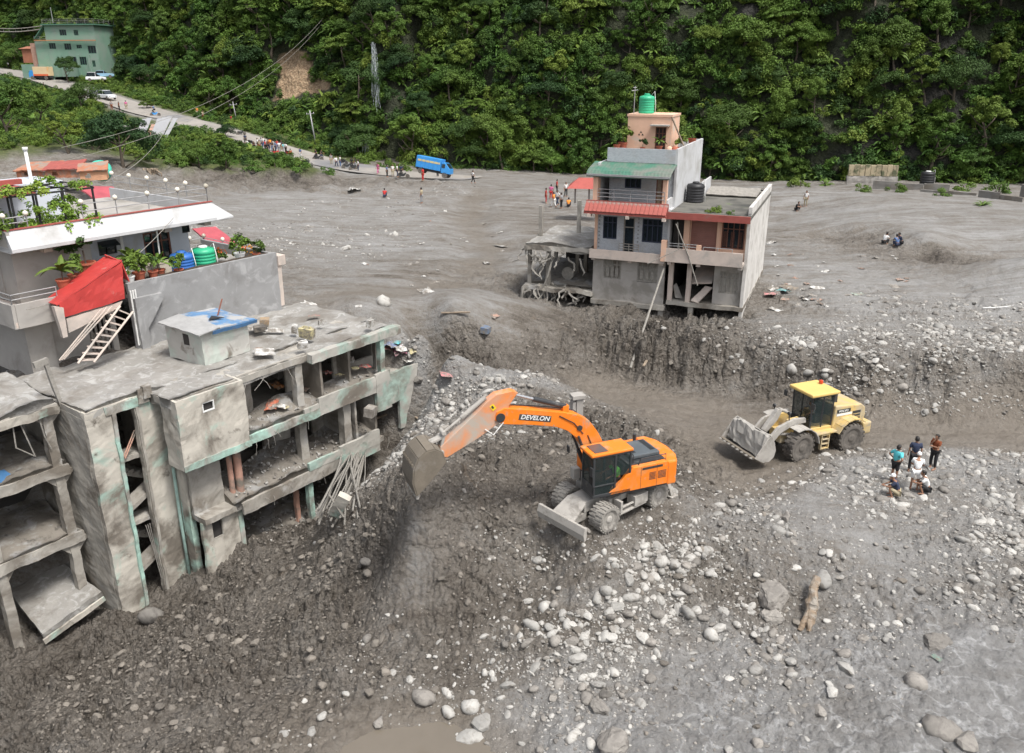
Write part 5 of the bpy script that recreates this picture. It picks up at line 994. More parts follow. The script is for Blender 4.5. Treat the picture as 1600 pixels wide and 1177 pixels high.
# ------------------------------------------------------------------ torn platform on the left of the tall house
pf_ = empty('torn_platform', HF.W(-5, 0, 0), HF.a, 'torn concrete storey hanging with roots at the left side of the tall house', 'ruin')
def C(mb, name, m, **kw):
    o = mb.build(name, m, pf_, **kw); o.location.x = 5; return o
C(MB().slab([(-4.9, -.3, 6.35), (-.05, -.3, 6.4), (-.05, 6.5, 6.4), (-3.6, 6.5, 6.3)], .3), 'roof', M_CONC, rough=.12); o = mud_sheet('mud_layer', -4.8, -.1, -.2, 6.3, lambda x, y: 6.42 + .35 * math.exp(-((x + 3) ** 2 + (y - 1) ** 2) / 1.6) + .03 * y, pf_, M_MUDP, seed=71, amp=.13); o.location.x = 5; o['kind'] = 'stuff'
C(MB().slab([(-5.0, -.4, 3.55), (0, -.3, 3.5), (0, 6, 3.3), (-3.6, 6, 3.3)], .28), 'floor_slab', M_CONC, rough=.14); o = mud_sheet('mud_layer', -4.7, -.1, .3, 5.8, lambda x, y: 3.6 + .12 * y, pf_, M_MUDF, seed=75, amp=.18); o.location.x = 5; o['kind'] = 'stuff'
for x, y, z0, z1 in ((-4.75, 0, 3.4, 6.2), (-3.4, .1, 3.4, 6.2), (-4.7, 5.5, 3.4, 6.2), (-2.2, 3, 3.5, 6.2), (-1.6, 3, 3.5, 6.2), (-4.7, 2.0, 6.4, 8.7), (-2.5, 4.0, 6.4, 8.9), (-1.6, 6.2, 6.4, 8.4)):
    C(MB().box(x, x + .25, y, y + .25, z0, z1), 'column', M_CONC, rough=.04)
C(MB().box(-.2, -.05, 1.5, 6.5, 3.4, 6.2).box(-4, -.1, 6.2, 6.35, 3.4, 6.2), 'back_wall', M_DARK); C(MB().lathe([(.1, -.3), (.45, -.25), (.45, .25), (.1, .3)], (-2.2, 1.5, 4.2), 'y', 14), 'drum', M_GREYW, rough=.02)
rr = random.Random(8)
for k in range(46):
    x = rr.uniform(-4.9, -2.6) if k < 34 else rr.uniform(-2.6, -.3); z = rr.choice((6.0, 3.6, 3.5)) + rr.uniform(-.5, .2); L = rr.uniform(1.0, 3.4) if k < 24 else rr.uniform(.6, 1.2)
    p = Vector((x, rr.uniform(-.5, .2), z)); pts = [p]
    for j in range(5): p = p + Vector((rr.gauss(0, .18), rr.gauss(-.02, .1), -L / 5)); pts.append(p)
    C(MB().tube(pts, [rr.uniform(.06, .14)] + [.07] * 4 + [.02], 5), 'root', M_GREYW)
C(MB().tube([(-4.9, -.4, 3.4), (-5.05, -.6, 1.2), (-5.2, -1.0, -.6)], [.14, .1, .05], 7), 'root', M_GREYW, rough=.03)

# ------------------------------------------------------------------ little red-roofed stall behind
q = PD(920, 318, 84); st_ = empty('stall', q, math.radians(-10), 'small stall with a faded red hipped roof behind the tall house', 'stall')
for x in (-1.4, 0, 1.4): MB().box(x - .09, x + .09, -.09, .09, 0, 1.6).build('post', M_GREYP, st_)
MB().add([(-2.1, -1.3, 1.6), (2.1, -1.3, 1.6), (2.1, 1.5, 1.7), (-2.1, 1.5, 1.7), (-1.1, .3, 2.5), (1.4, .3, 2.5)], [(0, 1, 5, 4), (1, 2, 5), (2, 3, 4, 5), (3, 0, 4), (0, 3, 2, 1)]).build('roof', mat('faded_red_roof', (.34, .075, .06), .7, .15, 2, .2, 8), st_)

# ------------------------------------------------------------------ white house with the roof garden (frame WF)
WF = Frame(-13.445, 46.907, 53.5)
hW = empty('white_house', WF.W(0, 0, 0), WF.a, 'white flat roofed house with a roof garden and grey cement side wall', 'house')
def Wp(mb, name, m, **kw): return mb.build(name, m, hW, **kw)
Wp(MB().wall(-9.0, 0, 3.4, 7.95, 0, .2), 'cement_wall', M_GREYR, rough=.015); Wp(MB().box(-.2, 0, .2, 7, 3.4, 7.9), 'cement_wall', M_GREYR)
Wp(MB().box(-9.0, .05, .2, 7.5, 7.2, 7.35), 'terrace_floor', M_GREYP); Wp(MB().box(.0, .5, -.1, .9, 7.2, 7.75).box(.0, .25, .0, .7, 4.8, 7.2), 'corner_pier', M_PALE, rough=.02)
small = MB().box(.02, .08, .1, .5, 5.4, 6.5); o = Wp(small, 'window', M_WHITEP); MB().box(.075, .1, .17, .43, 5.5, 6.4).build('pane', M_GLASS, o)
Wp(MB().box(-9.05, -.02, .3, 1.0, 7.35, 7.85), 'planter_bed', M_SOIL, rough=.1, seg=.3)
# upper storey
Wp(MB().wall(-12.6, -2.6, 7.3, 10.0, 4.4, 4.6, [(-5.35, -3.75, 7.35, 9.35), (-10.5, -9.5, 8.6, 9.3), (-7.9, -6.9, 8.55, 9.3), (-2.95, -2.45, 9.0, 9.4)]), 'front_wall', M_BLUEW)
Wp(MB().box(-12.8, -12.6, 4.4, 12, 4.0, 10.0), 'end_wall', M_WALLP); Wp(MB().box(-2.8, -2.6, 4.6, 12, 7.3, 10), 'end_wall', M_BLUEW); Wp(MB().box(-12.6, -2.6, 12, 12.2, 4, 10), 'back_wall', M_WHITEP)
window(hW, M_BROWNF, -5.35, -3.75, 7.37, 9.35, 4.42, 2, 1, .09)
for a_, b_, c_, d_ in ((-10.5, -9.5, 8.6, 9.3), (-7.9, -6.9, 8.55, 9.3), (-2.95, -2.45, 9.0, 9.4)):
    window(hW, M_BLACK, a_, b_, c_, d_, 4.42, 1 if b_ - a_ > .6 else 0, 0, .05)
    if b_ - a_ > .6: Wp(MB().slab([(a_, 4.38, d_ - .02), (b_, 4.38, d_ - .02), (b_, 3.95, d_ - .25), (a_, 3.95, d_ - .25)], .02), 'sash', M_GLASS)
Wp(MB().box(-13.3, -1.7, 1.6, 12.6, 9.95, 10.2), 'roof', M_WHITEP)
Wp(MB().prism([(1.45, 10.0), (1.45, 10.15), (1.85, 10.95), (2.0, 10.95), (1.75, 10.0)], 'x', -13.3, -2.6).add([(-2.6, 1.45, 10.0), (-2.6, 1.85, 10.95), (-2.6, 1.75, 10.0), (-1.5, 1.5, 10.0), (-1.5, 1.5, 10.1), (-2.1, 1.75, 10.0)], [(0, 1, 4, 3), (1, 2, 5, 4), (0, 3, 5, 2)]), 'fascia', M_WHITEP)
Wp(MB().box(-13.3, -2.5, 1.8, 2.0, 10.95, 11.0), 'coping', M_REDE); Wp(MB().prism([(-13.3, 10.0), (-13.3, 10.9), (-13.15, 10.9), (-13.1, 10.0)], 'y', 1.75, 12.6), 'fascia', M_WALLP)
Wp(MB().box(-2.75, -2.6, 2.0, 12, 10.2, 10.9), 'parapet', M_WHITEP); Wp(MB().box(-13.2, -2.7, 2.0, 12.4, 10.2, 10.3), 'roof_terrace', M_GREYP)
for x in (-11.6, -5.3, -2.9): Wp(MB().box(x, x + .4, 2.2, 4.4, 9.65, 9.95), 'beam', M_PALE)
railing(hW, [(-9.6, 1.95, 11.0), (-2.7, 1.95, 11.0), (-2.7, 11.5, 11.0)], .7, M_STEEL, 2, 1.9, 1); railing(hW, [(-13.2, 1.95, 11.0), (-12.2, 1.95, 11.0)], .5, M_STEEL, 2, 1.5, 1)
Wp(MB().tube([(-5.9, 2.1, 7.3), (-5.9, 2.0, 9.9)], .04, 6), 'drain_pipe', M_WHITE); Wp(MB().box(-6.7, -6.55, 4.3, 4.4, 7.3, 9.95), 'drain_pipe', M_WHITE)
# stair bulkhead and second white block behind the garden
Wp(MB().box(-13.0, -7.6, 7.5, 10.5, 10.3, 12.2), 'stair_block', M_BLUEW); Wp(MB().box(-13.0, -10.2, 5.0, 7.5, 12.0, 12.25).box(-13.2, -9.9, 6.9, 7.2, 12.3, 12.55), 'roof_edge', M_REDE)
# lower left balcony and storeys under it
Wp(MB().box(-14.3, -12.2, .2, 9, 6.95, 7.2), 'balcony_slab', M_PALE); Wp(MB().box(-14.35, -14.2, .2, 9, 6.9, 8.0).box(-14.2, -12.2, .15, .3, 6.9, 8.0), 'balcony_edge', M_WALLP, rough=.02)
railing(hW, [(-14.27, 8.5, 8.0), (-14.27, .25, 8.0), (-12.3, .22, 8.0)], .45, M_STEEL, 2, 1.6)
Wp(MB().box(-13.6, -12.4, 1.2, 9, 4.0, 6.95).wall(-12.4, -9.2, 4.0, 6.95, 1.4, 1.6, [(-10.6, -9.5, 4.2, 6.4)]), 'lower_wall', M_WALLP); Wp(MB().wall(-12.6, -9.0, 7.2, 9.95, 3.0, 3.15).box(-12.75, -12.6, 3.0, 4.4, 7.2, 10), 'upper_side_wall', M_WALLP)
small_window(-12.0, -11.4, 6.1, 6.6, 1.35, hW, M_BLACK)
for k in range(4): Wp(MB().box(-10.5 + .25 * k, -10.38 + .25 * k, 1.5, 1.56, 4.2, 6.3), 'door_board', M_GREYW)
for k in range(3): Wp(MB().tube([(-8.95 + .12 * k, -.06, 7.6), (-8.97 + .12 * k, -.08, 4.8)], .045, 7), 'drain_pipe', M_WHITE)
# red tilted stair cover on grey legs
rc = empty('stair_cover', WF.W(-11, -.9, 0), WF.a, 'tilted red metal stair cover with dented red side on grey legs', 'canopy')
def Rp(mb, name, m, **kw):
    o = mb.build(name, m, rc, **kw); o.location = (11, .9, 0); return o
fT = [WF.T(100, 497, -1.0), WF.T(195, 467, -1.0), WF.T(190, 410, -1.0), WF.T(92, 476, -1.0)]
fR = [WF.T(190, 408, -1.0), WF.T(162, 403, .9), WF.T(68, 472, .9), WF.T(88, 478, -1.0)]
Rp(MB().slab(fT, .06), 'side_sheet', M_RED, rough=.05, seg=.35); Rp(MB().slab([(p[0], p[1], p[2] + .05) for p in fR], .06), 'roof_sheet', M_RED, rough=.02)
e0 = WF.T(190, 408, -1.0); e1 = WF.T(203, 440, -1.0); Rp(MB().slab([e0, e1, (e1[0] + .1, .6, e1[2] + .3), (e0[0] + .1, .6, e0[2] + .1)], .05), 'end_sheet', M_RED)
g0 = WF.T(80, 478, -.9); g1 = WF.T(102, 525, -.9); Rp(MB().slab([g0, WF.T(95, 480, -.9), g1, WF.T(95, 527, -.9)], .25), 'leg_panel', M_PALE, rough=.02)
Rp(MB().slab([WF.T(102, 498, -.85), WF.T(190, 470, -.85), WF.T(185, 480, -.85), WF.T(106, 520, -.85)], .1), 'beam', M_PALE, rough=.02)
# steep stair ladder
la, lb = [WF.T(188, 478, -1.3), WF.T(208, 487, -1.3)], [WF.T(122, 568, -1.3), WF.T(147, 566, -1.3)]
sl = empty('stair_ladder', WF.W(-10.5, -1.3, 0), WF.a, 'steep grey open stair leaning under the red stair cover', 'stair')
def Sp(mb, name, m, **kw):
    o = mb.build(name, m, sl, **kw); o.location = (10.5, 1.3, 0); return o
A0, A1 = Vector(la[0]), Vector(lb[0]); B0, B1 = Vector(la[1]), Vector(lb[1])
for k in range(9):
    p = A0.lerp(A1, (k + .5) / 9); q2 = B0.lerp(B1, (k + .5) / 9); d = (q2 - p); Sp(MB().slab([p, q2, q2 + Vector((0, .28, .02)), p + Vector((0, .28, .02))], .06), 'step', M_PALE)
for p, q2 in ((A0, A1), (B0, B1)): Sp(MB().tube([p, q2], .06, 4), 'stringer', M_PALE)
for k in range(3): Sp(MB().tube([A0 + Vector((-.3 - .25 * k, .2, 0)), A1 + Vector((-.5 - .1 * k, .2, .3))], .035, 5), 'loose_bar', M_PALE)
thing_mesh(MB().prism([(-8.9, 3.9), (-8.9, 7.2), (-7.4, 7.2), (-7.4, 6.9), (-8.4, 5.6), (-8.5, 3.9)], 'y', -.25, -.02), 'buttress', M_GREYR, 'grey concrete buttress against the cement wall beside the stair', 'buttress', (0, 0, 0), rough=.03).location = WF.W(0, 0, 0)
bpy.context.view_layer.objects.active = None
for o in COL.objects:
    if o.name == 'buttress': o.rotation_euler = (0, 0, WF.a)
# tanks and pots on the terrace
water_tank(WF.W(-4.75, 1.9, 7.35), M_TANKB, 'blue plastic water tank on the terrace of the white house', .62, 1.15, M_TANKB)
water_tank(WF.W(-3.35, 2.0, 7.35), M_TANKG, 'green plastic water tank beside the blue one on the terrace', .64, 1.2, M_WHITE)
PN = ('leafy plant in a white pot by the red cover', 'tall plant in a clay pot on the terrace edge', 'low plant in a wide red pot on the terrace edge', 'feathery shrub in a pot beside the terrace door', 'pale leaved plant before the cream boxes', 'yellow green plant next to the blue tank', 'spiky plant beside the green tank', 'small flower pot at the right terrace end')
for k, (x, y) in enumerate(((-8.6, .5), (-8.0, .6), (-7.2, .7), (-7.6, 1.8), (-6.4, 1.4), (-5.7, .8), (-1.6, 1.2), (-.7, .9))): potted(WF.W(x, y, 7.4 + (.3 if k < 3 else .1)), k, (1.3, 1.5, 1.2, 1.7, 1.3, 1.2, 1.5, 1.1)[k], PN[k], M_TERRA if k % 3 else M_WHITE)
for k, x in enumerate((-11.6, -10.8, -9.9)): potted(WF.W(x, .9 + .5 * k, 8.0 + .05 * k), (3, 0, 2)[k], (1.5, 1.4, 2.2)[k], ('palm like', 'round', 'big dark')[k] + ' potted plant on the balcony above the red stair cover', M_TERRA)
M_CREAM = mat('cream_boxes', (.55, .49, .40), .8, .06, 2, .1, 8)
for k, x in enumerate((-6.6, -5.7)): thing_mesh(MB().box(-.42, .42, -.2, .2, 0, .75).box(-.45, .45, -.23, .23, .75, .82), 'planter_box', M_CREAM, ('left', 'right')[k] + ' cream planter box behind the plants on the terrace', 'planter', WF.W(x, 2.2, 7.35), rot=(0, 0, WF.a))
M_FLOW = leaf_mat('red_flowers', (.40, .03, .03), (.55, .10, .03), (.6, .3, .03)); 
for k, (x, y) in enumerate(((-1.9, 2.6), (-.8, 2.4), (-.2, 1.5))):
    t = empty('flowering_shrub', WF.W(x, y, 7.4), label=('red flowering shrub behind the green tank', 'orange flowering shrub on the terrace corner', 'low red blooms at the corner pier of the terrace')[k], cat='shrub'); add_obj('foliage', PLANTM[k], t, (0, 0, .3)); add_obj('blossom', crown_mesh('blossom', 650 + k, .5, .5, 6, 40, .14, M_FLOW), t, (0, 0, .45))
# pergola with climbers on the roof
pg = empty('pergola', WF.W(-10.6, 3, 0), WF.a, 'dark steel pergola overgrown with climbing plants on the white roof', 'pergola')
for x in (-1.9, -.8, .4, 1.9):
    for y in (-.6, 2.4): MB().box(x - .04, x + .04, y - .04, y + .04, 10.3, 12.3).build('post', M_BLACK, pg)
for y in (-.6, .9, 2.4): MB().box(-2.0, 2.0, y - .04, y + .04, 12.3, 12.38).build('beam', M_BLACK, pg)
for x in (-1.9, -.6, .7, 1.9): MB().box(x - .03, x + .03, -.7, 2.5, 12.38, 12.43).build('rafter', M_BLACK, pg)
M_VINE = leaf_mat('vine_leaf', (.05, .13, .02), (.14, .27, .03), (.26, .33, .05)); 
vm = [crown_mesh('foliage', 660 + i, .8, .6, 8, 420, .17, M_VINE, flat=.9) for i in range(3)]
for k, (x, y, z, s_) in enumerate(((-1.7, -.4, 12.4, .8), (-.6, -.5, 12.4, .7), (.3, .3, 12.5, .8), (1.3, -.5, 12.45, .7), (-1.2, -.6, 11.5, .7), (.0, -.6, 11.4, .8), (.2, -.5, 10.7, .9), (1.3, -.6, 10.8, 1.1), (1.2, .6, 11.4, .9), (-1.2, -.4, 10.7, .9), (-.2, 1.0, 10.7, 1.0))):
    t = empty('climbing_plant', WF.W(-10.6 + x, 3 + y, z), rz=k, label=('climber spread over the pergola roof', 'climber hanging between the pergola posts', 'leafy shrub at the foot of the pergola')[0 if z > 12 else 1 if z > 11 else 2] + ' on the white house', cat='plant', group='climbers and shrubs of the roof pergola', scale=s_); add_obj('foliage', vm[k % 3], t)
for k, (x, y, s_) in enumerate(((-13.0, 2.9, 1.2), (-12.6, 4.5, 1.3), (-13.0, 6.0, 1.2))): bush(WF.W(x, y, 10.4), (1, 2, 0)[k], s_, ('nearest', 'middle', 'farthest')[k] + ' of three dense shrubs at the left end of the roof garden')
for k in range(3): thing_mesh(MB().box(-.45, .45, -.18, .18, 0, .35), 'planter_box', M_WHITE if k else M_TANKB, ('blue', 'white', 'second white')[k] + ' planter trough along the roof edge under the pergola', 'planter', WF.W(-12.3 + 1.15 * k, 2.3, 10.3), rot=(0, 0, WF.a))
# white pipe mast
thing_mesh(MB().tube([(0, 0, 0), (0, 0, 3.4)], .09, 10).tube([(0, 0, 3.4), (0, 0, 3.55)], .14, 10), 'pipe_mast', M_WHITE, 'thick white pipe standing up behind the roof garden', 'pipe', WF.W(-8.3, 9.5, 10.3), smooth=True)
# two red roofs behind railing (house behind), lower terraces
rb = empty('red_roofed_house', WF.W(-2, 16, 0), WF.a, 'low house with two sloping red roofs behind the white house', 'house')
MB().box(-5, 4.6, 0, 5, 4.5, 8.6).build('wall', M_GREYP, rb)
for x in (-3.4, 2.4): MB().slab([(x - 1.3, -.3, 8.9), (x + 1.2, -.3, 8.6), (x + 1.2, 3.6, 9.9), (x - 1.3, 3.6, 10.2)], .1).build('roof', mat('pinkish_red_sheet', (.36, .07, .085), .6, .2, 1, .3, 4), rb, rough=.04)
o = empty('red_shelter', WF.W(1.6, 7.5, 0), WF.a, 'small shelter with a crumpled red roof beyond the green tank', 'shelter'); MB().slab([(-.9, -.6, 7.3), (.8, -.6, 7.2), (.8, 1.6, 8.1), (-.9, 1.6, 8.2)], .08).build('roof', mat('pinkish_red_sheet', (.36, .07, .085)), o, rough=.05); MB().box(-.8, .7, -.4, 1.5, 4.5, 7.15).build('wall', M_PALE, o)
railing(hW, [(-1.0, 6.9, 7.3), (.0, 6.9, 7.3), (.0, 1.2, 7.3)], .7, M_STEEL, 2, 1.8, 1)
# ------------------------------------------------------------------ wheeled excavator
M_OR = mat('orange_machine_paint', (.80, .20, .015), .42, .06, 1.2, .05, 8, layers=(((.52, .27, .12), .9, .50, .75), ((.34, .29, .235), 2.2, .60, .74), ((.28, .25, .21), 9, .62, .72)), spec=.5)
M_ORD = mat('orange_paint_muddy', (.72, .22, .045), .6, .08, 1.2, .1, 8, layers=(((.40, .345, .29), .8, .36, .60),))
M_DUST = mat('dust_caked_steel', (.36, .34, .31), .85, .14, 2, .35, 14, layers=(((.20, .185, .165), 1.6, .52, .68),))
M_TYRE = mat('dusty_tyre', (.26, .245, .22), .92, .15, 3, .4, 20, layers=(((.11, .10, .09), 2.2, .5, .66),)); M_TYRED = mat('muddy_tyre', (.125, .112, .098), .9, .2, 3, .4, 20, layers=(((.05, .045, .04), 2.2, .5, .66),))
M_MBLACK = mat('machine_black', (.035, .037, .04), .5, .15, 3, .1, 20, layers=(((.17, .16, .145), 1.5, .58, .75),)); M_HOOD = mat('hood_grey', (.085, .10, .11), .42, .1, 2, .05, 20, layers=(((.20, .19, .18), 1.2, .58, .75),))
M_CHROME = mat('chrome_rod', (.65, .65, .66), .25, .05, 2, 0, metal=.9); M_BMUD = mat('mud_filled_bucket', (.15, .128, .10), .9, .2, 1.6, .8, 7, layers=(((.19, .17, .145), 1.2, .58, .72),))
def cab_glass():
    m = bpy.data.materials.new('cab_glass'); m.use_nodes = True; nt = m.node_tree; b = nt.nodes['Principled BSDF']; b.inputs['Base Color'].default_value = (.03, .045, .045, 1); b.inputs['Roughness'].default_value = .08; b.inputs['Alpha'].default_value = .38; return m
M_CABG = cab_glass()
def tyre_thing(par, loc, R, w, m, mh, name='wheel', lugs=22, side=1, rz=0):
    wh = MB(); h = w / 2; wh.lathe([(R * .55, -h * .8), (R * .72, -h), (R * .93, -h), (R, -h * .7), (R, h * .7), (R * .93, h), (R * .72, h), (R * .55, h * .8)], axis='y', n=34)
    for k in range(lugs):
        a = 2 * math.pi * k / lugs
        for s_, da in ((1, 0), (-1, math.pi / lugs)):
            aa = a + da; c = Vector((math.cos(aa) * R * 1.005, s_ * h * .5, math.sin(aa) * R * 1.005)); wh.obox(c, (R * .09, h * 1.0, R * .13), (0, -aa, 0))
    o = wh.build(name, m, par, loc, smooth=False); o.rotation_euler.z = rz
    rm = MB(); y = side * h
    rm.lathe([(R * .56, y * .45), (R * .52, y * .5), (R * .5, y * .25), (R * .3, y * .3), (R * .28, y * .85), (R * .17, y * .95), (.01, y * .96)], axis='y', n=22)
    for k in range(8): a = k * math.pi / 4; rm.cyl((math.cos(a) * R * .4, y * .32, math.sin(a) * R * .4), R * .035, .05, 'y', 6)
    rm.build('rim', mh, o); return o
EXZ = 1.62
ex = empty('excavator', (3.87, 28.97, EXZ), math.radians(221), 'orange wheeled excavator on the mud heap, boom stretched out to the left', 'excavator')
TR = math.radians(203 - 221)
def Ux(mb, name, m, **kw): kw.setdefault('bevel', .015); return mb.build(name, m, ex, **kw)
def Tx(mb, name, m, par=None, **kw):
    kw.setdefault('bevel', .018); o = mb.build(name, m, par or ex, **kw)
    if par is None: o.rotation_euler.z = TR
    return o
for sx_, nm in ((1.42, 0), (-1.42, 1)):
    for y in (-1.0, 1.0): tyre_thing(ex, (sx_, y, .53), .53, .62, M_TYRE, M_DUST, side=1 if y > 0 else -1)
    Ux(MB().cyl((sx_, 0, .55), .13, 1.6, 'y', 12).obox((sx_, 0, .55), (.4, .5, .4)), 'axle', M_DUST)
Ux(MB().box(-1.9, 1.9, -.42, .42, .62, 1.05).box(-1.0, .9, -.75, .75, .7, .95), 'chassis', M_DUST)
Ux(MB().cyl((0, 0, 1.14), .62, .2, 'z', 30), 'slew_ring', M_MBLACK)
# steps and toolbox between the wheels on both sides
for s_ in (1, -1):
    Ux(MB().box(-.75, .72, s_ * .78, s_ * 1.2, .42, .5).box(-.8, -.05, s_ * .8, s_ * 1.22, .5, .92).box(.62, .74, s_ * .8, s_ * 1.2, .5, .98).box(.0, .62, s_ * 1.12, s_ * 1.2, .68, .74), 'step_box', M_DUST)
# dozer blade
Ux(MB().prism([(2.62, .12), (2.72, .06), (2.78, .35), (2.70, .62), (2.60, .62)], 'y', -1.25, 1.25).box(2.55, 2.62, -1.2, -1.1, .15, .6).box(2.55, 2.62, 1.1, 1.2, .15, .6), 'dozer_blade', M_DUST)
Ux(MB().slab([(2.62, -.55, .6), (2.62, .55, .6), (1.9, .45, 1.05), (1.9, -.45, 1.05)], .1).box(1.75, 2.62, -.4, -.28, .3, .6).box(1.75, 2.62, .28, .4, .3, .6), 'blade_arm', M_DUST); Ux(MB().tube([(2.5, 0, .35), (1.95, 0, .85)], .08, 10), 'blade_cylinder', M_DUST)
for s_ in (1, -1): Ux(MB().obox((-2.25, s_ * 1.05, .55), (.16, .2, .8), (s_ * .25, .25, 0)).obox((-2.38, s_ * 1.16, .14), (.4, .34, .06)), 'outrigger', M_DUST)
Ux(MB().box(-2.25, -1.9, -1.0, 1.0, .6, .85), 'rear_frame', M_DUST)
# turret
Tx(MB().box(-2.15, 1.15, -1.2, 1.2, 1.22, 1.42), 'deck', M_MBLACK)
rear = [(-2.3 + .22 * math.cos(a), s) for a, s in ()]
Tx(MB().prism([(-2.15, -1.22), (-2.42, -.7), (-2.5, 0), (-2.42, .7), (-2.15, 1.22), (-1.75, 1.22), (-1.75, -1.22)], 'z', 1.2, 2.2), 'counterweight', M_OR, bevel=.06)
sd_ = Tx(MB().prism([(-1.74, 1.3), (-1.74, 2.25), (-.2, 2.25), (-.02, 2.05), (.2, 1.78), (.75, 1.36), (.75, 1.3)], 'y', 1.02, 1.24), 'side_panel', M_OR, bevel=.02)
for k in range(6): Tx(MB().box(-1.66, -1.30, 1.242, 1.252, 1.62 + .055 * k, 1.64 + .055 * k).box(-1.2, -.92, 1.242, 1.252, 1.62 + .055 * k, 1.64 + .055 * k), 'louvre', M_MBLACK, bevel=0)
Tx(MB().box(-1.5, -.6, 1.242, 1.25, 2.08, 2.17), 'louvre', M_MBLACK, bevel=0); Tx(MB().box(.05, .22, 1.242, 1.255, 1.48, 1.62), 'filler_cap', M_MBLACK, bevel=0)
for x in (-1.25, -.55): Tx(MB().box(x - .006, x + .006, 1.242, 1.246, 1.32, 2.2), 'panel_joint', M_MBLACK, bevel=0)
Tx(MB().box(-1.74, .9, -1.22, -.55, 1.42, 2.15), 'side_panel', M_OR, bevel=.03)
Tx(MB().box(-1.74, -.15, -.54, 1.0, 1.42, 2.28), 'engine_cover', M_MBLACK, bevel=.02)
hd = Tx(MB().box(-1.68, -.42, -.5, .72, 2.3, 2.46), 'engine_hood', M_HOOD, bevel=.04)
for k in range(9): Tx(MB().box(-1.58 + .055 * k, -1.55 + .055 * k, -.42, .5, 2.46, 2.475), 'hood_slot', M_MBLACK, bevel=0) if k < 4 else Tx(MB().box(-.95 + .055 * k, -.92 + .055 * k, -.42, .5, 2.46, 2.475), 'hood_slot', M_MBLACK, bevel=0)
Tx(MB().cyl((-1.45, -.8, 2.35), .07, .45, 'z', 12), 'exhaust', M_MBLACK); 
for p in ([(-.35, .95, 2.3), (-.35, .95, 2.62), (-.35, -.4, 2.62), (-.35, -.4, 2.3)], [(-1.7, 1.1, 2.25), (-1.7, 1.1, 2.5), (-.6, 1.1, 2.5), (-.5, 1.1, 2.25)]): Tx(MB().tube(p, .022, 6), 'handrail', M_MBLACK, bevel=0)
# cab
cx0, cx1, cy0, cy1, cz0, cz1 = -.12, 1.5, .34, 1.24, 1.3, 3.02
cab_ = Tx(MB().box(cx0, cx1, cy0, cy1, cz0, cz0 + .12), 'cab', M_MBLACK)
fm = MB()
for x in (cx0, .52, cx1 - .08):
    for y in (cy0, cy1 - .07): fm.box(x, x + .08, y, y + .07, cz0 + .12, cz1 - .08)
fm.box(cx0, cx1, cy0, cy0 + .07, cz1 - .1, cz1 - .04).box(cx0, cx1, cy1 - .07, cy1, cz1 - .1, cz1 - .04).box(cx1 - .08, cx1, cy0, cy1, cz1 - .1, cz1 - .04).box(cx1 - .07, cx1, cy0, cy1, cz0 + .12, cz0 + .5).box(.6, cx1, cy1 - .06, cy1, cz0 + .45, cz0 + .5)
fm.build('cab_frame', M_MBLACK, cab_, bevel=.012); gl = MB().box(.6, cx1 - .08, cy1 - .04, cy1 - .025, cz0 + .12, cz1 - .1).box(cx0 + .08, .52, cy1 - .04, cy1 - .025, cz0 + .75, cz1 - .1).box(cx1 - .035, cx1 - .02, cy0 + .07, cy1 - .07, cz0 + .12, cz1 - .1).box(cx0 + .08, cx1 - .08, cy0 + .03, cy0 + .045, cz0 + .6, cz1 - .1)
gl.build('glazing', M_CABG, cab_)
MB().box(cx0 - .04, cx1 + .1, cy0 - .04, cy1 + .03, cz1 - .04, cz1 + .08).build('cab_roof', M_OR, cab_, bevel=.04); MB().box(.85, 1.4, cy0 + .12, cy1 - .1, cz1 + .08, cz1 + .10).build('roof_hatch', mat('smoked_hatch', (.10, .075, .07), .3, .1, 2, 0), cab_)
MB().box(.05, .5, .55, 1.0, cz0 + .12, cz0 + .5).box(.02, .14, .55, 1.0, cz0 + .5, cz0 + 1.05).build('seat', M_BLACK, cab_, bevel=.03)
MB().prism([(cx0, cz0 + .12), (cx0, cz0 + .78), (.1, cz0 + .72), (.52, cz0 + .3), (.8, cz0 + .12)], 'y', cy1 - .02, cy1 + .02).build('door_panel', M_OR, cab_, bevel=.008)
Tx(MB().obox((1.64, cy1 + .12, 2.5), (.05, .2, .34)).tube([(1.5, cy1, 2.3), (1.66, cy1 + .12, 2.4)], .02, 5), 'mirror', M_MBLACK); Tx(MB().obox((1.25, -1.28, 2.2), (.05, .2, .3)), 'mirror', M_MBLACK)
Tx(MB().box(1.15, 1.45, -.7, -.4, 1.3, 1.75).box(1.15, 1.4, .1, .3, 1.3, 1.9), 'front_bracket', M_DUST)
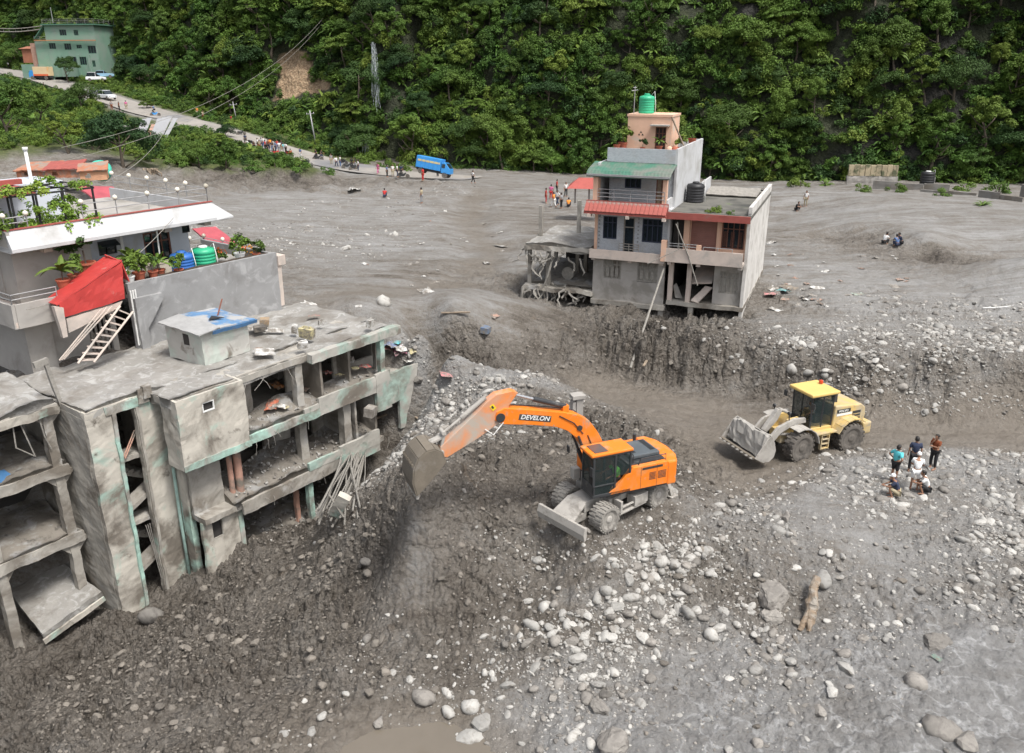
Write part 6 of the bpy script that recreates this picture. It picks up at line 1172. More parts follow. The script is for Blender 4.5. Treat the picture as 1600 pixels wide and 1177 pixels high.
# boom, stick, bucket
boom_side = [(.18, 1.75), (.05, 2.0), (.30, 2.55), (.75, 3.42), (1.15, 3.98), (1.65, 4.30), (2.2, 4.48), (3.6, 4.82), (4.55, 5.03), (4.85, 4.93), (4.92, 4.62), (4.6, 4.42), (3.4, 4.18), (2.5, 3.95), (2.05, 3.72), (1.65, 3.35), (1.25, 2.75), (.75, 1.95), (.45, 1.7)]
BY0, BY1 = -.26, .16
bo = Tx(MB().prism(boom_side, 'y', BY0, BY1), 'boom', M_OR, bevel=.02)
MB().prism([(2.75, 4.19), (2.72, 4.42), (3.98, 4.72), (4.02, 4.50)], 'y', BY1 + .001, BY1 + .008).build('name_plate', M_MBLACK, bo)
def lettering(txt, size, m, par, loc, rot, name='lettering', ext=.004, shear=.0, sx=1.0):
    cu = bpy.data.curves.new(name, 'FONT'); cu.body = txt; cu.size = size; cu.extrude = ext; cu.align_x = 'CENTER'; cu.align_y = 'CENTER'; cu.shear = shear; cu.offset = size * .018
    to = bpy.data.objects.new(name, cu); me = bpy.data.meshes.new_from_object(to); me.name = name; me.materials.clear(); me.materials.append(m); bpy.data.objects.remove(to)
    o = add_obj(name, me, par, loc); o.rotation_euler = rot; o.scale = (sx, 1, 1); return o
sl_ = math.atan2(.30, 1.26)
lettering('DEVELON', .235, M_WHITE, bo, (3.37, BY1 + .014, 4.46), (math.pi / 2, sl_, math.pi), shear=.15, sx=1.12)
MB().cyl((4.72, (BY0 + BY1) / 2, 4.70), .17, .52, 'y', 18).cyl((1.55, (BY0 + BY1) / 2, 3.75), .11, .5, 'y', 14).build('pin', M_MBLACK, bo)
MB().tube([(1.4, BY1 + .02, 3.5), (1.8, BY1 + .03, 4.0), (2.4, BY1 + .02, 4.38)], .02, 5).tube([(1.2, BY1 + .02, 3.4), (1.0, BY1 + .03, 2.9), (.7, BY1 + .02, 2.3)], .02, 5).build('hose', M_MBLACK, bo)
MB().tube([(.6, BY0 - .02, 3.2), (1.6, BY0 - .02, 4.32), (2.5, BY0 + .04, 4.6), (4.3, BY0 + .1, 5.02)], .022, 5).build('hose', M_MBLACK, bo)
for s_ in (-.36, .24): Tx(MB().tube([(.95, s_, 1.75), (1.3, s_, 2.6)], .085, 12).tube([(1.3, s_, 2.6), (1.62, s_, 3.45)], .05, 10), 'boom_cylinder', M_MBLACK, bevel=0)
Tx(MB().tube([(2.05, -.05, 4.62), (3.35, -.05, 5.12)], .095, 14), 'stick_cylinder', M_MBLACK, bevel=0); Tx(MB().tube([(3.35, -.05, 5.12), (4.12, -.05, 5.42)], .05, 10), 'stick_rod', M_CHROME, bevel=0); Tx(MB().box(1.95, 2.2, -.15, .05, 4.42, 4.68), 'cylinder_bracket', M_OR)
stick_side = [(4.02, 5.52), (4.22, 5.62), (4.85, 5.58), (5.25, 5.32), (5.6, 5.0), (6.95, 3.95), (6.98, 3.62), (6.72, 3.5), (5.6, 4.0), (4.85, 4.42), (4.6, 4.5), (4.48, 4.75), (4.35, 5.1)]
sk = Tx(MB().prism(stick_side, 'y', -.22, .12), 'stick', M_ORD, bevel=.02)
MB().obox((4.98, .126, 5.12), (.16, .012, .22), (0, .6, 0)).build('warning_label', mat('yellow_label', (.75, .55, .02), .5, .05, 2, 0), sk)
MB().obox((5.0, .134, 5.13), (.07, .006, .12), (0, .6, 0)).build('label_print', M_MBLACK, sk)
Tx(MB().tube([(5.2, -.05, 5.48), (6.1, -.05, 4.85)], .085, 12).tube([(6.1, -.05, 4.85), (6.75, -.05, 4.42)], .05, 8), 'bucket_cylinder', M_DUST, bevel=0)
Tx(MB().obox((6.85, -.05, 4.1), (.1, .3, .6), (0, -.25, 0)).obox((7.05, -.05, 4.2), (.5, .26, .1), (0, .3, 0)).cyl((6.82, -.05, 4.45), .08, .42, 'y', 12).cyl((6.92, -.05, 3.75), .09, .5, 'y', 12), 'bucket_link', M_DUST)
bk = [(6.95, 3.55), (7.05, 3.95), (7.3, 4.12), (7.6, 4.1), (7.88, 3.88), (8.05, 3.5), (8.1, 3.0), (7.98, 2.5)]
bm_ = MB()
for (a0, b0), (a1, b1) in zip(bk, bk[1:]): bm_.slab([(a0, -.68, b0), (a1, -.68, b1), (a1, .6, b1), (a0, .6, b0)], -.05)
for y0, y1 in ((-.70, -.65), (.57, .62)): bm_.prism(bk + [(7.65, 2.8), (7.3, 3.15)], 'y', y0, y1)
bu = Tx(bm_, 'bucket', M_BMUD, bevel=.012)
MB().prism([(7.1, 3.5), (7.3, 4.0), (7.6, 3.98), (7.9, 3.5), (8.0, 2.75), (7.8, 2.65), (7.5, 2.95), (7.25, 3.2)], 'y', -.62, .55).build('bucket_load', M_BMUD, bu, rough=.12, seg=.2, freq=2.5)
for k in range(7):
    MB().obox((8.05, -.6 + k * .185, 3.4), (.05, .03, .6), (0, .12, 0)).build('wear_rib', M_BMUD, bu)
for k in range(5): MB().obox((7.95, -.56 + k * .26, 2.42), (.1, .09, .2), (0, -.1, 0)).build('tooth', M_DUST, bu)
Tx(MB().tube([(4.6, .16, 4.5), (5.0, .2, 4.1), (5.3, .16, 4.35)], .02, 5), 'hose', M_WHITE, bevel=0)

# ------------------------------------------------------------------ yellow wheel loader
M_YE = mat('yellow_machine_paint', (.56, .40, .15), .6, .08, 1.5, .1, 8, layers=(((.44, .37, .25), .9, .44, .62), ((.27, .24, .20), 2.4, .54, .68))); M_YEC = mat('yellow_cab_roof', (.64, .45, .15), .55, .05, 1.5, .05, 8, layers=(((.55, .45, .25), 1.2, .6, .75),))
ld = empty('wheel_loader', (14.92, 38.02, -.05), math.radians(202), 'yellow wheel loader with a full raised bucket on the wet river track', 'loader')
def Lx(mb, name, m, par=None, **kw): kw.setdefault('bevel', .02); return mb.build(name, m, par or ld, **kw)
for x in (1.55, -1.5):
    for y in (-1.02, 1.02): tyre_thing(ld, (x, y, .75), .75, .58, M_TYRED, M_TYRED, lugs=20, side=1 if y > 0 else -1, rz=.12 if x > 0 else 0)
    Lx(MB().cyl((x, 0, .75), .18, 1.6, 'y', 12).obox((x, 0, .75), (.5, .5, .5)), 'axle', M_BMUD)
Lx(MB().box(.75, 2.2, -.42, .42, .75, 1.35).prism([(.9, 1.35), (2.1, 1.35), (1.9, 1.95), (1.25, 2.0)], 'y', -.42, -.3).prism([(.9, 1.35), (2.1, 1.35), (1.9, 1.95), (1.25, 2.0)], 'y', .3, .42), 'front_frame', M_YE)
Lx(MB().box(-2.3, .6, -.5, .5, .7, 1.2), 'rear_frame', M_YE)
Lx(MB().prism([(-2.5, 1.3), (-2.62, 1.7), (-2.55, 2.1), (-2.3, 2.3), (-.65, 2.42), (-.55, 1.25)], 'y', -.82, .82), 'engine_hood', M_YE, bevel=.07)
for s_ in (1, -1):
    Lx(MB().prism([(-1.75, 1.35), (-1.75, 2.0), (-2.25, 2.0), (-2.25, 1.35)], 'y', s_ * .822, s_ * .835), 'side_grille', M_MBLACK)
    for k in range(3): Lx(MB().box(-2.22, -1.78, s_ * .836, s_ * .846, 1.5 + .16 * k, 1.53 + .16 * k), 'grille_bar', M_YE, bevel=0)
Lx(MB().box(-2.635, -2.5, -.6, .6, 1.35, 2.1), 'rear_grille', M_MBLACK)
Lx(MB().box(-3.0, -2.45, -.95, .95, .65, 1.3), 'counterweight', M_YE, bevel=.08)
# white lettered stripe on the hood side: a dark and white band with the word, too small to read in detail
Lx(MB().box(-1.6, -.75, .822, .832, 2.0, 2.2), 'name_band', M_MBLACK, bevel=0); Lx(MB().box(-1.7, -.75, .824, .836, 1.86, 1.98), 'white_band', M_WHITE, bevel=0)
lettering('VOLVO', .15, M_WHITE, ld, (-1.15, .838, 2.1), (math.pi / 2, 0, math.pi), sx=1.2)
cb = Lx(MB().box(-.6, .75, -.75, .75, 1.25, 1.4), 'cab', M_YE)
fm = MB()
for x, y in ((-.6, -.75), (-.6, .67), (.02, -.75), (.02, .67), (.62, -.7), (.62, .62)): fm.tube([(x + .05, y + .04, 1.4), (x + .05 + (.06 if x > .5 else 0), y + .04, 3.05)], .05, 4)
fm.box(-.6, .75, -.75, -.68, 2.98, 3.06).box(-.6, .75, .68, .75, 2.98, 3.06).box(.7, .76, -.7, .7, 1.4, 1.75); fm.build('cab_frame', M_MBLACK, cb)
MB().box(-.52, .66, .69, .705, 1.5, 2.98).box(-.52, .66, -.705, -.69, 1.5, 2.98).box(.7, .715, -.62, .62, 1.75, 2.98).box(-.57, -.555, -.65, .65, 1.8, 2.98).build('glazing', M_CABG, cb)
MB().box(-.78, .92, -.85, .85, 3.06, 3.22).build('cab_roof', M_YEC, cb, bevel=.05); MB().box(-.4, .1, -.3, .3, 1.4, 1.85).box(-.45, -.3, -.3, .3, 1.85, 2.4).build('seat', M_BLACK, cb, bevel=.04)
MB().tube([(.55, 0, 1.4), (.4, 0, 2.0)], .05, 6).cyl((.38, 0, 2.02), .18, .03, 'z', 14).build('steering_wheel', M_BLACK, cb)
Lx(MB().cyl((-.55, -.3, 3.32), .1, .16, 'z', 14), 'beacon', mat('beacon_red', (.55, .06, .02), .3, .1, 2, 0)); Lx(MB().obox((-1.0, .25, 2.75), (.22, .2, .8), (0, .12, 0)), 'exhaust', M_MBLACK); Lx(MB().cyl((-1.6, -.3, 2.55), .12, .35, 'z', 12), 'air_intake', M_MBLACK)
# fenders, steps
for y in (1.02, -1.02):
    f = MB(); pts_ = [(1.55 + .95 * math.cos(a), .78 + .95 * math.sin(a)) for a in [math.radians(d) for d in range(0, 181, 22)]]
    for (a0, b0), (a1, b1) in zip(pts_[3:], pts_[4:]): f.slab([(a0, y - .32, b0), (a1, y - .32, b1), (a1, y + .32, b1), (a0, y + .32, b0)], .04)
    Lx(f, 'front_fender', M_DUST, bevel=0)
    f = MB(); pts_ = [(-1.5 + .98 * math.cos(a), .78 + .98 * math.sin(a)) for a in [math.radians(d) for d in range(0, 181, 22)]]
    for (a0, b0), (a1, b1) in zip(pts_[1:], pts_[2:7]): f.slab([(a0, y - .32, b0), (a1, y - .32, b1), (a1, y + .32, b1), (a0, y + .32, b0)], .05)
    Lx(f, 'rear_fender', M_YE, bevel=0)
    s_ = 1 if y > 0 else -1; lad = MB().box(-.25, -.2, s_ * .95, s_ * 1.1, .35, 1.25).box(.2, .25, s_ * .95, s_ * 1.1, .35, 1.25)
    for z in (.38, .62, .86, 1.1): lad.box(-.2, .2, s_ * .92, s_ * 1.12, z, z + .04)
    Lx(lad, 'ladder', M_YE, bevel=0); Lx(MB().box(-.7, .7, s_ * .72, s_ * 1.15, 1.18, 1.26), 'platform', M_YE, bevel=.01)
    Lx(MB().obox((.95, s_ * 1.0, 2.7), (.05, .22, .3)).tube([(.75, s_ * .75, 2.5), (.95, s_ * 1.0, 2.6)], .02, 5), 'mirror', M_MBLACK)
    Lx(MB().prism([(.95, 1.75), (1.0, 2.0), (1.7, 2.05), (2.6, 1.75), (3.35, .95), (3.3, .68), (3.1, .68), (2.4, 1.42), (1.7, 1.72)], 'y', s_ * .52, s_ * .66), 'lift_arm', M_DUST)
    Lx(MB().tube([(1.3, s_ * .48, 1.1), (2.5, s_ * .5, 1.35)], .07, 10), 'lift_cylinder', M_DUST, bevel=0)
    Lx(MB().cyl((1.95, s_ * .55, 2.35), .09, .08, 'x', 12).tube([(1.9, s_ * .55, 1.95), (1.95, s_ * .55, 2.3)], .03, 6), 'headlight', M_MBLACK, bevel=0)
Lx(MB().prism([(2.0, 2.35), (2.25, 2.45), (3.0, 1.45), (2.8, 1.3), (2.2, 1.9)], 'y', -.12, .12).tube([(1.4, 0, 2.05), (2.15, 0, 2.42)], .08, 10).tube([(2.85, 0, 1.4), (3.35, 0, 1.25)], .07, 8), 'tilt_lever', M_DUST)
bp_ = [(4.35, .72), (3.85, .42), (3.5, .42), (3.25, .62), (3.18, .95), (3.28, 1.35), (3.5, 1.75)]
bm_ = MB()
for (a0, b0), (a1, b1) in zip(bp_, bp_[1:]): bm_.slab([(a0, -1.3, b0), (a1, -1.3, b1), (a1, 1.3, b1), (a0, 1.3, b0)], .05)
for y0, y1 in ((-1.34, -1.29), (1.29, 1.34)): bm_.prism(bp_ + [(3.75, 1.6), (4.2, .95)], 'y', y0, y1)
bu2 = Lx(bm_, 'bucket', M_DUST, bevel=.012); MB().box(4.28, 4.42, -1.3, 1.3, .70, .76).build('cutting_edge', M_BMUD, bu2)
for k in range(8): MB().obox((4.47, -1.2 + k * .343, .73), (.2, .08, .06), (0, -.4, 0)).build('tooth', M_DUST, bu2)
MB().prism([(4.1, .78), (3.8, .55), (3.4, .6), (3.3, 1.2), (3.5, 1.72), (3.75, 1.72), (4.0, 1.3)], 'y', -1.26, 1.26).build('bucket_load', mat('pale_slurry', (.30, .285, .26), .8, .2, 1.6, .7, 7), bu2, rough=.13, seg=.25, freq=2)

# ------------------------------------------------------------------ far vehicles
def on_road(u, v, z, off=.15): p = PD(u, v, z); return Vector((p.x, p.y, gz(p.x, p.y) + off))
M_TBLUE = mat('truck_blue_paint', (.04, .26, .62), .45, .08, 1, .05, 8, layers=(((.25, .25, .25), .9, .62, .75),)); M_TYEL = mat('faded_yellow_stripe', (.55, .46, .22), .5, .1, 2, 0)
tk = empty('cargo_truck', P(680, 275, 3.4) , math.radians(-12), 'blue cargo truck half buried and tipped beside the road end', 'truck', rot=(math.radians(-6), math.radians(9), math.radians(-14)), scale=.88)
MB().box(-3.1, 1.0, -1.1, 1.1, .9, 2.7).build('cargo_body', M_TBLUE, tk, bevel=.05); MB().box(-2.9, .8, -1.13, -1.102, 1.9, 2.2).build('stripe', M_TYEL, tk)
for k in range(6): MB().box(-2.9 + k * .68, -2.84 + k * .68, -1.15, -1.10, .95, 2.65).build('side_rib', M_TBLUE, tk)
MB().prism([(1.1, .7), (1.1, 2.3), (1.7, 2.3), (2.5, 1.5), (2.6, .7)], 'y', -1.05, 1.05).build('truck_cab', M_TBLUE, tk, bevel=.06); MB().slab([(1.75, -.9, 2.26), (2.45, -.9, 1.56), (2.45, .9, 1.56), (1.75, .9, 2.26)], .03).build('windscreen', M_GLASS, tk); MB().box(1.2, 1.7, -1.08, -1.052, 1.5, 2.1).build('side_window', M_GLASS, tk); MB().box(-3.1, 2.3, -.5, .5, .5, .9).build('chassis', M_MBLACK, tk)
for x, y in ((-2.2, -.9), (1.8, -.9), (-2.2, .9), (1.8, .9)): tyre_thing(tk, (x, y, .45), .45, .3, M_TYRED, M_MBLACK, lugs=8)
M_TBOX = mat('cream_truck_box', (.66, .50, .30), .5, .08, .6, .05, 8, layers=(((.60, .27, .06), .35, .5, .6),))
tp = on_road(72, 126, 196); t2 = empty('box_truck', tp, math.radians(-8), 'small cream and orange box truck on the far road', 'truck'); MB().box(-2.3, 1.6, -.95, .95, .9, 2.9).build('cargo_box', M_TBOX, t2, bevel=.04); MB().box(-2.3, 1.5, -.96, -.952, .9, 1.3).build('stripe', M_ORNG, t2); MB().prism([(-2.35, .6), (-2.35, 2.1), (-3.1, 2.1), (-3.5, 1.4), (-3.5, .6)], 'y', -.9, .9).build('truck_cab', M_TBLUE, t2, bevel=.05); MB().box(-3.52, -3.3, -.7, .7, 1.45, 1.9).build('windscreen', M_GLASS, t2); MB().box(-3.2, 1.6, -.5, .5, .4, .85).build('chassis', M_MBLACK, t2)
for x, y in ((-2.7, -.85), (.8, -.85), (-2.7, .85), (.8, .85)): tyre_thing(t2, (x, y, .42), .42, .28, M_TYRED, M_MBLACK, lugs=8)
def car(loc, rz, m, label, L=4.3, H=1.6):
    c = empty('parked_car', loc, rz, label, 'car'); h = L / 2
    MB().prism([(-h, .35), (-h, .85), (-h + .15, 1.0), (h - 1.15, .98), (h - .1, .85), (h, .6), (h, .35)], 'y', -.85, .85).build('body', m, c, bevel=.07)
    MB().prism([(-h + .15, .98), (-h + .45, H - .06), (h - 2.0, H - .06), (h - 1.2, .98)], 'y', -.76, .76).build('glasshouse', M_GLASS, c, bevel=.05); MB().box(-h + .5, h - 2.05, -.72, .72, H - .07, H).build('roof', m, c, bevel=.03)
    MB().box(-.06, .02, -.78, .78, .98, H - .05).build('door_pillar', m, c)
    for s_ in (-.6, .6): MB().box(h - .08, h + .01, s_ - .14, s_ + .14, .62, .76).build('headlight', M_CHROME, c)
    for x in (-h + .8, h - .8):
        for y in (-.8, .8): tyre_thing(c, (x, y, .33), .33, .22, M_TYRED, M_CHROME, lugs=6)
    return c
M_CARW = mat('white_car_paint', (.72, .73, .74), .3, .04, 1, 0); M_CARB = mat('sky_blue_car_paint', (.22, .38, .50), .35, .05, 1, 0)
car(on_road(168, 157, 168), math.radians(-38), M_CARW, 'white off road car on the far road, the one nearer to the people', 4.6, 1.75); car(on_road(153, 148, 172), math.radians(-38), mat('grey_car_paint', (.30, .31, .33), .35, .05, 1, 0), 'silver grey car parked right behind the white car', 4.2, 1.6)
car(PD(151, 127, 187) , math.radians(20), M_CARW, 'white van parked under the trees beside the green building', 4.2, 1.9); car(PD(164, 122, 188), math.radians(20), M_CARB, 'pale blue car parked under the trees by the green building', 4.0, 1.6)
# ------------------------------------------------------------------ people
M_SKIN = mat('brown_skin', (.30, .16, .10), .6, .06, 4, 0); M_HAIR = mat('black_hair', (.012, .010, .009), .6, .1, 9, .2, 60)
def cloth(name, c): return mat('cloth_' + name, c, .9, .08, 5, .2, 30)
CLO = dict(turquoise=cloth('turquoise', (.10, .50, .55)), navy=cloth('navy', (.025, .035, .07)), white=cloth('white', (.72, .72, .71)), brown=cloth('brown', (.20, .055, .02)), black=cloth('black', (.018, .018, .02)), red=cloth('red', (.45, .03, .03)), orange=cloth('orange', (.70, .25, .04)), grey=cloth('grey', (.28, .28, .29)), blue=cloth('blue', (.10, .17, .33)), pink=cloth('pink', (.50, .12, .25)), khaki=cloth('khaki', (.35, .30, .20)), green=cloth('green', (.20, .75, .10)))
STAND = dict(pel=(0, 0, .93), spi=(0, 0, 1.12), che=(.01, 0, 1.32), nec=(.01, 0, 1.47), hed=(.03, 0, 1.58), shL=(0, .18, 1.40), elL=(-.02, .25, 1.12), wrL=(.06, .25, .88), shR=(0, -.18, 1.40), elR=(-.02, -.25, 1.12), wrR=(.06, -.25, .88), hiL=(0, .1, .88), knL=(.03, .12, .49), anL=(0, .13, .08), hiR=(0, -.1, .88), knR=(.02, -.12, .49), anR=(-.02, -.13, .08))
def pose(**k): d = dict(STAND); d.update(k); return d
POSES = dict(
 stand=STAND,
 hips=pose(elL=(-.08, .38, 1.18), wrL=(.04, .19, 1.02), elR=(-.08, -.38, 1.18), wrR=(.04, -.19, 1.02)),
 lean=pose(spi=(.05, 0, 1.10), che=(.16, 0, 1.28), nec=(.25, 0, 1.40), hed=(.32, 0, 1.49), shL=(.17, .18, 1.35), elL=(.25, .24, 1.09), wrL=(.42, .14, 1.0), shR=(.17, -.18, 1.35), elR=(.25, -.24, 1.09), wrR=(.42, -.1, 1.0)),
 think=pose(elL=(.12, .20, 1.15), wrL=(.20, -.04, 1.16), elR=(.14, -.20, 1.17), wrR=(.16, -.06, 1.38), hed=(.05, 0, 1.57)),
 squat=pose(pel=(-.05, 0, .26), spi=(.02, 0, .44), che=(.12, 0, .64), nec=(.17, 0, .80), hed=(.22, 0, .90), shL=(.12, .18, .72), elL=(.32, .22, .52), wrL=(.50, .10, .50), shR=(.12, -.18, .72), elR=(.32, -.22, .52), wrR=(.50, -.06, .50), hiL=(-.05, .1, .24), knL=(.32, .19, .46), anL=(.16, .17, .08), hiR=(-.05, -.1, .24), knR=(.32, -.19, .46), anR=(.16, -.17, .08)),
 walk=pose(knL=(.18, .1, .50), anL=(.26, .11, .10), knR=(-.08, -.1, .50), anR=(-.28, -.11, .14), elL=(-.14, .24, 1.14), wrL=(-.08, .25, .90), elR=(.10, -.24, 1.14), wrR=(.24, -.22, .94)),
 ride=pose(pel=(0, 0, .80), spi=(.05, 0, 1.0), che=(.12, 0, 1.2), nec=(.16, 0, 1.34), hed=(.2, 0, 1.45), shL=(.12, .18, 1.28), elL=(.30, .26, 1.1), wrL=(.52, .24, 1.02), shR=(.12, -.18, 1.28), elR=(.30, -.26, 1.1), wrR=(.52, -.24, 1.02), hiL=(0, .1, .76), knL=(.34, .18, .62), anL=(.16, .2, .26), hiR=(0, -.1, .76), knR=(.34, -.18, .62), anR=(.16, -.2, .26)),
)
def skin_mesh(name, pts, edges, radii, m, root=0, sub=1):
    me = bpy.data.meshes.new(name); me.from_pydata(pts, edges, []); o = bpy.data.objects.new(name, me); COL.objects.link(o)
    md = o.modifiers.new('skin', 'SKIN'); sv = me.skin_vertices[0] if me.skin_vertices else None
    if sv is None:
        bm = bmesh.new(); bm.from_mesh(me); lay = bm.verts.layers.skin.verify(); bm.to_mesh(me); bm.free(); sv = me.skin_vertices[0]
    for i, r in enumerate(radii): sv.data[i].radius = (r, r) if not isinstance(r, tuple) else r; sv.data[i].use_root = (i == root)
    md.use_smooth_shade = True; s = o.modifiers.new('sub', 'SUBSURF'); s.levels = sub; s.render_levels = sub
    dg = bpy.context.evaluated_depsgraph_get(); ev = o.evaluated_get(dg); out = bpy.data.meshes.new_from_object(ev); out.name = name; bpy.data.objects.remove(o); bpy.data.meshes.remove(me)
    out.materials.clear(); out.materials.append(m); out.polygons.foreach_set('use_smooth', [True] * len(out.polygons)); return out
def join_meshes(name, mes, m):
    bm = bmesh.new()
    for me in mes: bm.from_mesh(me)
    out = bpy.data.meshes.new(name); bm.to_mesh(out); bm.free(); out.materials.append(m); out.polygons.foreach_set('use_smooth', [True] * len(out.polygons)); return out
_bodies = {}
def body_parts(ps, long=True, fingers=False, hat=False):
    key = (ps, long, fingers, hat)
    if key in _bodies: return _bodies[key]
    d = {k: Vector(v) for k, v in POSES[ps].items()}; K = ['pel', 'spi', 'che', 'nec', 'shL', 'elL', 'wrL', 'shR', 'elR', 'wrR', 'hiL', 'knL', 'anL', 'hiR', 'knR', 'anR']; ix = {k: i for i, k in enumerate(K)}
    E = [('pel', 'spi'), ('spi', 'che'), ('che', 'nec'), ('che', 'shL'), ('shL', 'elL'), ('elL', 'wrL'), ('che', 'shR'), ('shR', 'elR'), ('elR', 'wrR'), ('pel', 'hiL'), ('hiL', 'knL'), ('knL', 'anL'), ('pel', 'hiR'), ('hiR', 'knR'), ('knR', 'anR')]
    R = dict(pel=.12, spi=.115, che=.125, nec=.055, shL=.06, elL=.042, wrL=.030, shR=.06, elR=.042, wrR=.030, hiL=.088, knL=.058, anL=.04, hiR=.088, knR=.058, anR=.04)
    body = skin_mesh('body', [d[k] for k in K], [(ix[a], ix[b]) for a, b in E], [R[k] for k in K], M_SKIN, 0, 1)
    ex_ = MB(); hd = d['hed']; fw = Vector((1, 0, 0))
    # head with jaw, nose, ears, brow
    n = 14; prof = [(.02, -.125), (.052, -.11), (.07, -.06), (.08, .0), (.084, .05), (.075, .09), (.045, .12), (.01, .13)]
    vs = []; fs = []
    for r_, h in prof:
        for k in range(n): a = 2 * math.pi * k / n; vs.append(hd + Vector((math.cos(a) * r_ * 1.14 + (.012 if h < -.04 else 0), math.sin(a) * r_ * .92, h + .03)))
    for i in range(len(prof) - 1):
        for k in range(n): fs.append((i * n + k, i * n + (k + 1) % n, (i + 1) * n + (k + 1) % n, (i + 1) * n + k))
    ex_.add(vs, fs); ex_.obox(hd + Vector((.095, 0, .01)), (.03, .024, .045), (0, .3, 0)); ex_.tube([d['nec'] - Vector((0, 0, .05)), hd - Vector((.01, 0, .06))], [.055, .05], 8)
    for s_ in (1, -1): ex_.obox(hd + Vector((-.005, s_ * .08, .02)), (.035, .02, .055))
    for s, L in (('L', 1), ('R', -1)):
        w = d['wr' + s]; e = d['el' + s]; dr = (w - e).normalized(); sd2 = dr.cross(Vector((0, 0, 1))); sd2 = sd2.normalized() if sd2.length > .1 else Vector((0, 1, 0)); pm = w + dr * .08
        ex_.tube([w - dr * .02, w + dr * .03, pm], [.028, .036, .034], 6)
        for q, ln in ((-.026, .06), (-.009, .075), (.009, .07), (.026, .055)):
            a = pm + sd2 * q; ex_.tube([a - dr * .01, a + dr * ln * .55, a + dr * ln * .9 + dr.cross(sd2) * .02 * L], [.010, .009, .006], 5)
        ex_.tube([w + dr * .02 + sd2 * .02, w + dr * .06 + sd2 * .055], [.012, .008], 5)
        an = d['an' + s]; ex_.tube([an + Vector((-.05, 0, -.035)), an + Vector((.04, 0, -.03)), an + Vector((.15, 0, -.055)), an + Vector((.19, 0, -.06))], [.035, .042, .036, .02], 8)
    body = join_meshes('body', [body, ex_.mesh('x', M_SKIN, smooth=True)], M_SKIN)
    def lerp(a, b, t): return d[a].lerp(d[b], t)
    pts = [d['pel'] + (d['spi'] - d['pel']) * .1, d['spi'], d['che'], lerp('che', 'nec', .6), d['shL'], lerp('shL', 'elL', .75), d['shR'], lerp('shR', 'elR', .75)]
    shirt = skin_mesh('shirt', pts, [(0, 1), (1, 2), (2, 3), (2, 4), (4, 5), (2, 6), (6, 7)], [.148, .142, .15, .07, .082, .068, .082, .068], M_SKIN, 0, 1)
    f = .96 if long else .62
    pts = [d['pel'], d['hiL'], lerp('hiL', 'knL', .5 if long else .45), d['knL'] if long else lerp('hiL', 'knL', .9), d['hiR'], lerp('hiR', 'knR', .5 if long else .45), d['knR'] if long else lerp('hiR', 'knR', .9)]
    ed = [(0, 1), (1, 2), (2, 3), (0, 4), (4, 5), (5, 6)]; rd = [.14, .105, .092, .078, .105, .092, .078]
    if long: pts += [lerp('knL', 'anL', .85), lerp('knR', 'anR', .85)]; ed += [(3, 7), (6, 8)]; rd += [.062, .062]
    trou = skin_mesh('trousers', pts, ed, rd, M_SKIN, 0, 1)
    hr = MB(); vs = []; fs = []
    prof = [(.088, -.035), (.092, .03), (.094, .075), (.08, .12), (.05, .145), (.01, .155)] if not hat else [(.095, .035), (.098, .07), (.088, .12), (.055, .15), (.01, .158)]
    for r_, h in prof:
        for k in range(n): a = 2 * math.pi * k / n; vs.append(hd + Vector((math.cos(a) * r_ * 1.1 - (.022 if not hat else 0) * (h < .08), math.sin(a) * r_ * .98, h + .01)))
    for i in range(len(prof) - 1):
        for k in range(n): fs.append((i * n + k, i * n + (k + 1) % n, (i + 1) * n + (k + 1) % n, (i + 1) * n + k))
    hr.add(vs, fs + [tuple(range((len(prof) - 1) * n, len(prof) * n))])
    if hat: hr.prism([(.06, -.07), (.16, -.055), (.18, 0), (.16, .055), (.06, .07)], 'z', 0, .012); nb = len(hr.v) - 10; hr.v[nb:] = [tuple(Vector(v) + hd + Vector((0, 0, .05))) for v in hr.v[nb:]]
    hair = hr.mesh('cap' if hat else 'hair', M_HAIR, smooth=True)
    _bodies[key] = (body, shirt, trou, hair); return _bodies[key]
_dressed = {}
def dress(me, m):
    k = (me.name, m.name)
    if k not in _dressed: c = me.copy(); c.materials.clear(); c.materials.append(m); _dressed[k] = c
    return _dressed[k]
def person(loc, face, ps, top, bottom, label, long=True, hat=None, s=1.0, group=None):
    b, sh, tr, hr = body_parts(ps, long, False, bool(hat)); t = empty('person', loc, math.radians(face), label, 'person', group, scale=s)
    add_obj('body', b, t); add_obj('shirt', dress(sh, CLO[top]), t); add_obj('trousers' if long else 'shorts', dress(tr, CLO[bottom]), t); add_obj('cap' if hat else 'hair', dress(hr, CLO[hat] if hat else M_HAIR), t); return t
def at(u, v):
    q = hit(u, v); return q
for u, v, f, ps, a, b, lg, hat, lab in ((1395,752,20,'hips','turquoise','black',False,None,'person in a turquoise shirt and black shorts standing with hands on hips'),
 (1424,738,75,'stand','navy','black',True,None,'person in a navy shirt seen from behind at the back of the group'),
 (1427,766,65,'lean','white','white',False,'white','person in white shirt, white shorts and white cap bending forward'),
 (1456,733,205,'think','brown','black',True,None,'person in a brown shirt with folded arms and a hand at the chin'),
 (1399,777,160,'squat','navy','khaki',False,'white','person in a navy shirt and white cap squatting on the stones'),
 (1446,771,165,'squat','white','black',False,None,'bareheaded person in a white shirt squatting behind the angular rock')):
    person(at(u, v), f, ps, a, b, lab, lg, hat, 1.03)
person((ex.location.x + .2 * math.cos(math.radians(203)) - .8 * math.sin(math.radians(203)), ex.location.y + .2 * math.sin(math.radians(203)) + .8 * math.cos(math.radians(203)), EXZ + .92), 203, 'ride', 'green', 'navy', 'operator in a bright green vest sitting in the excavator cab')
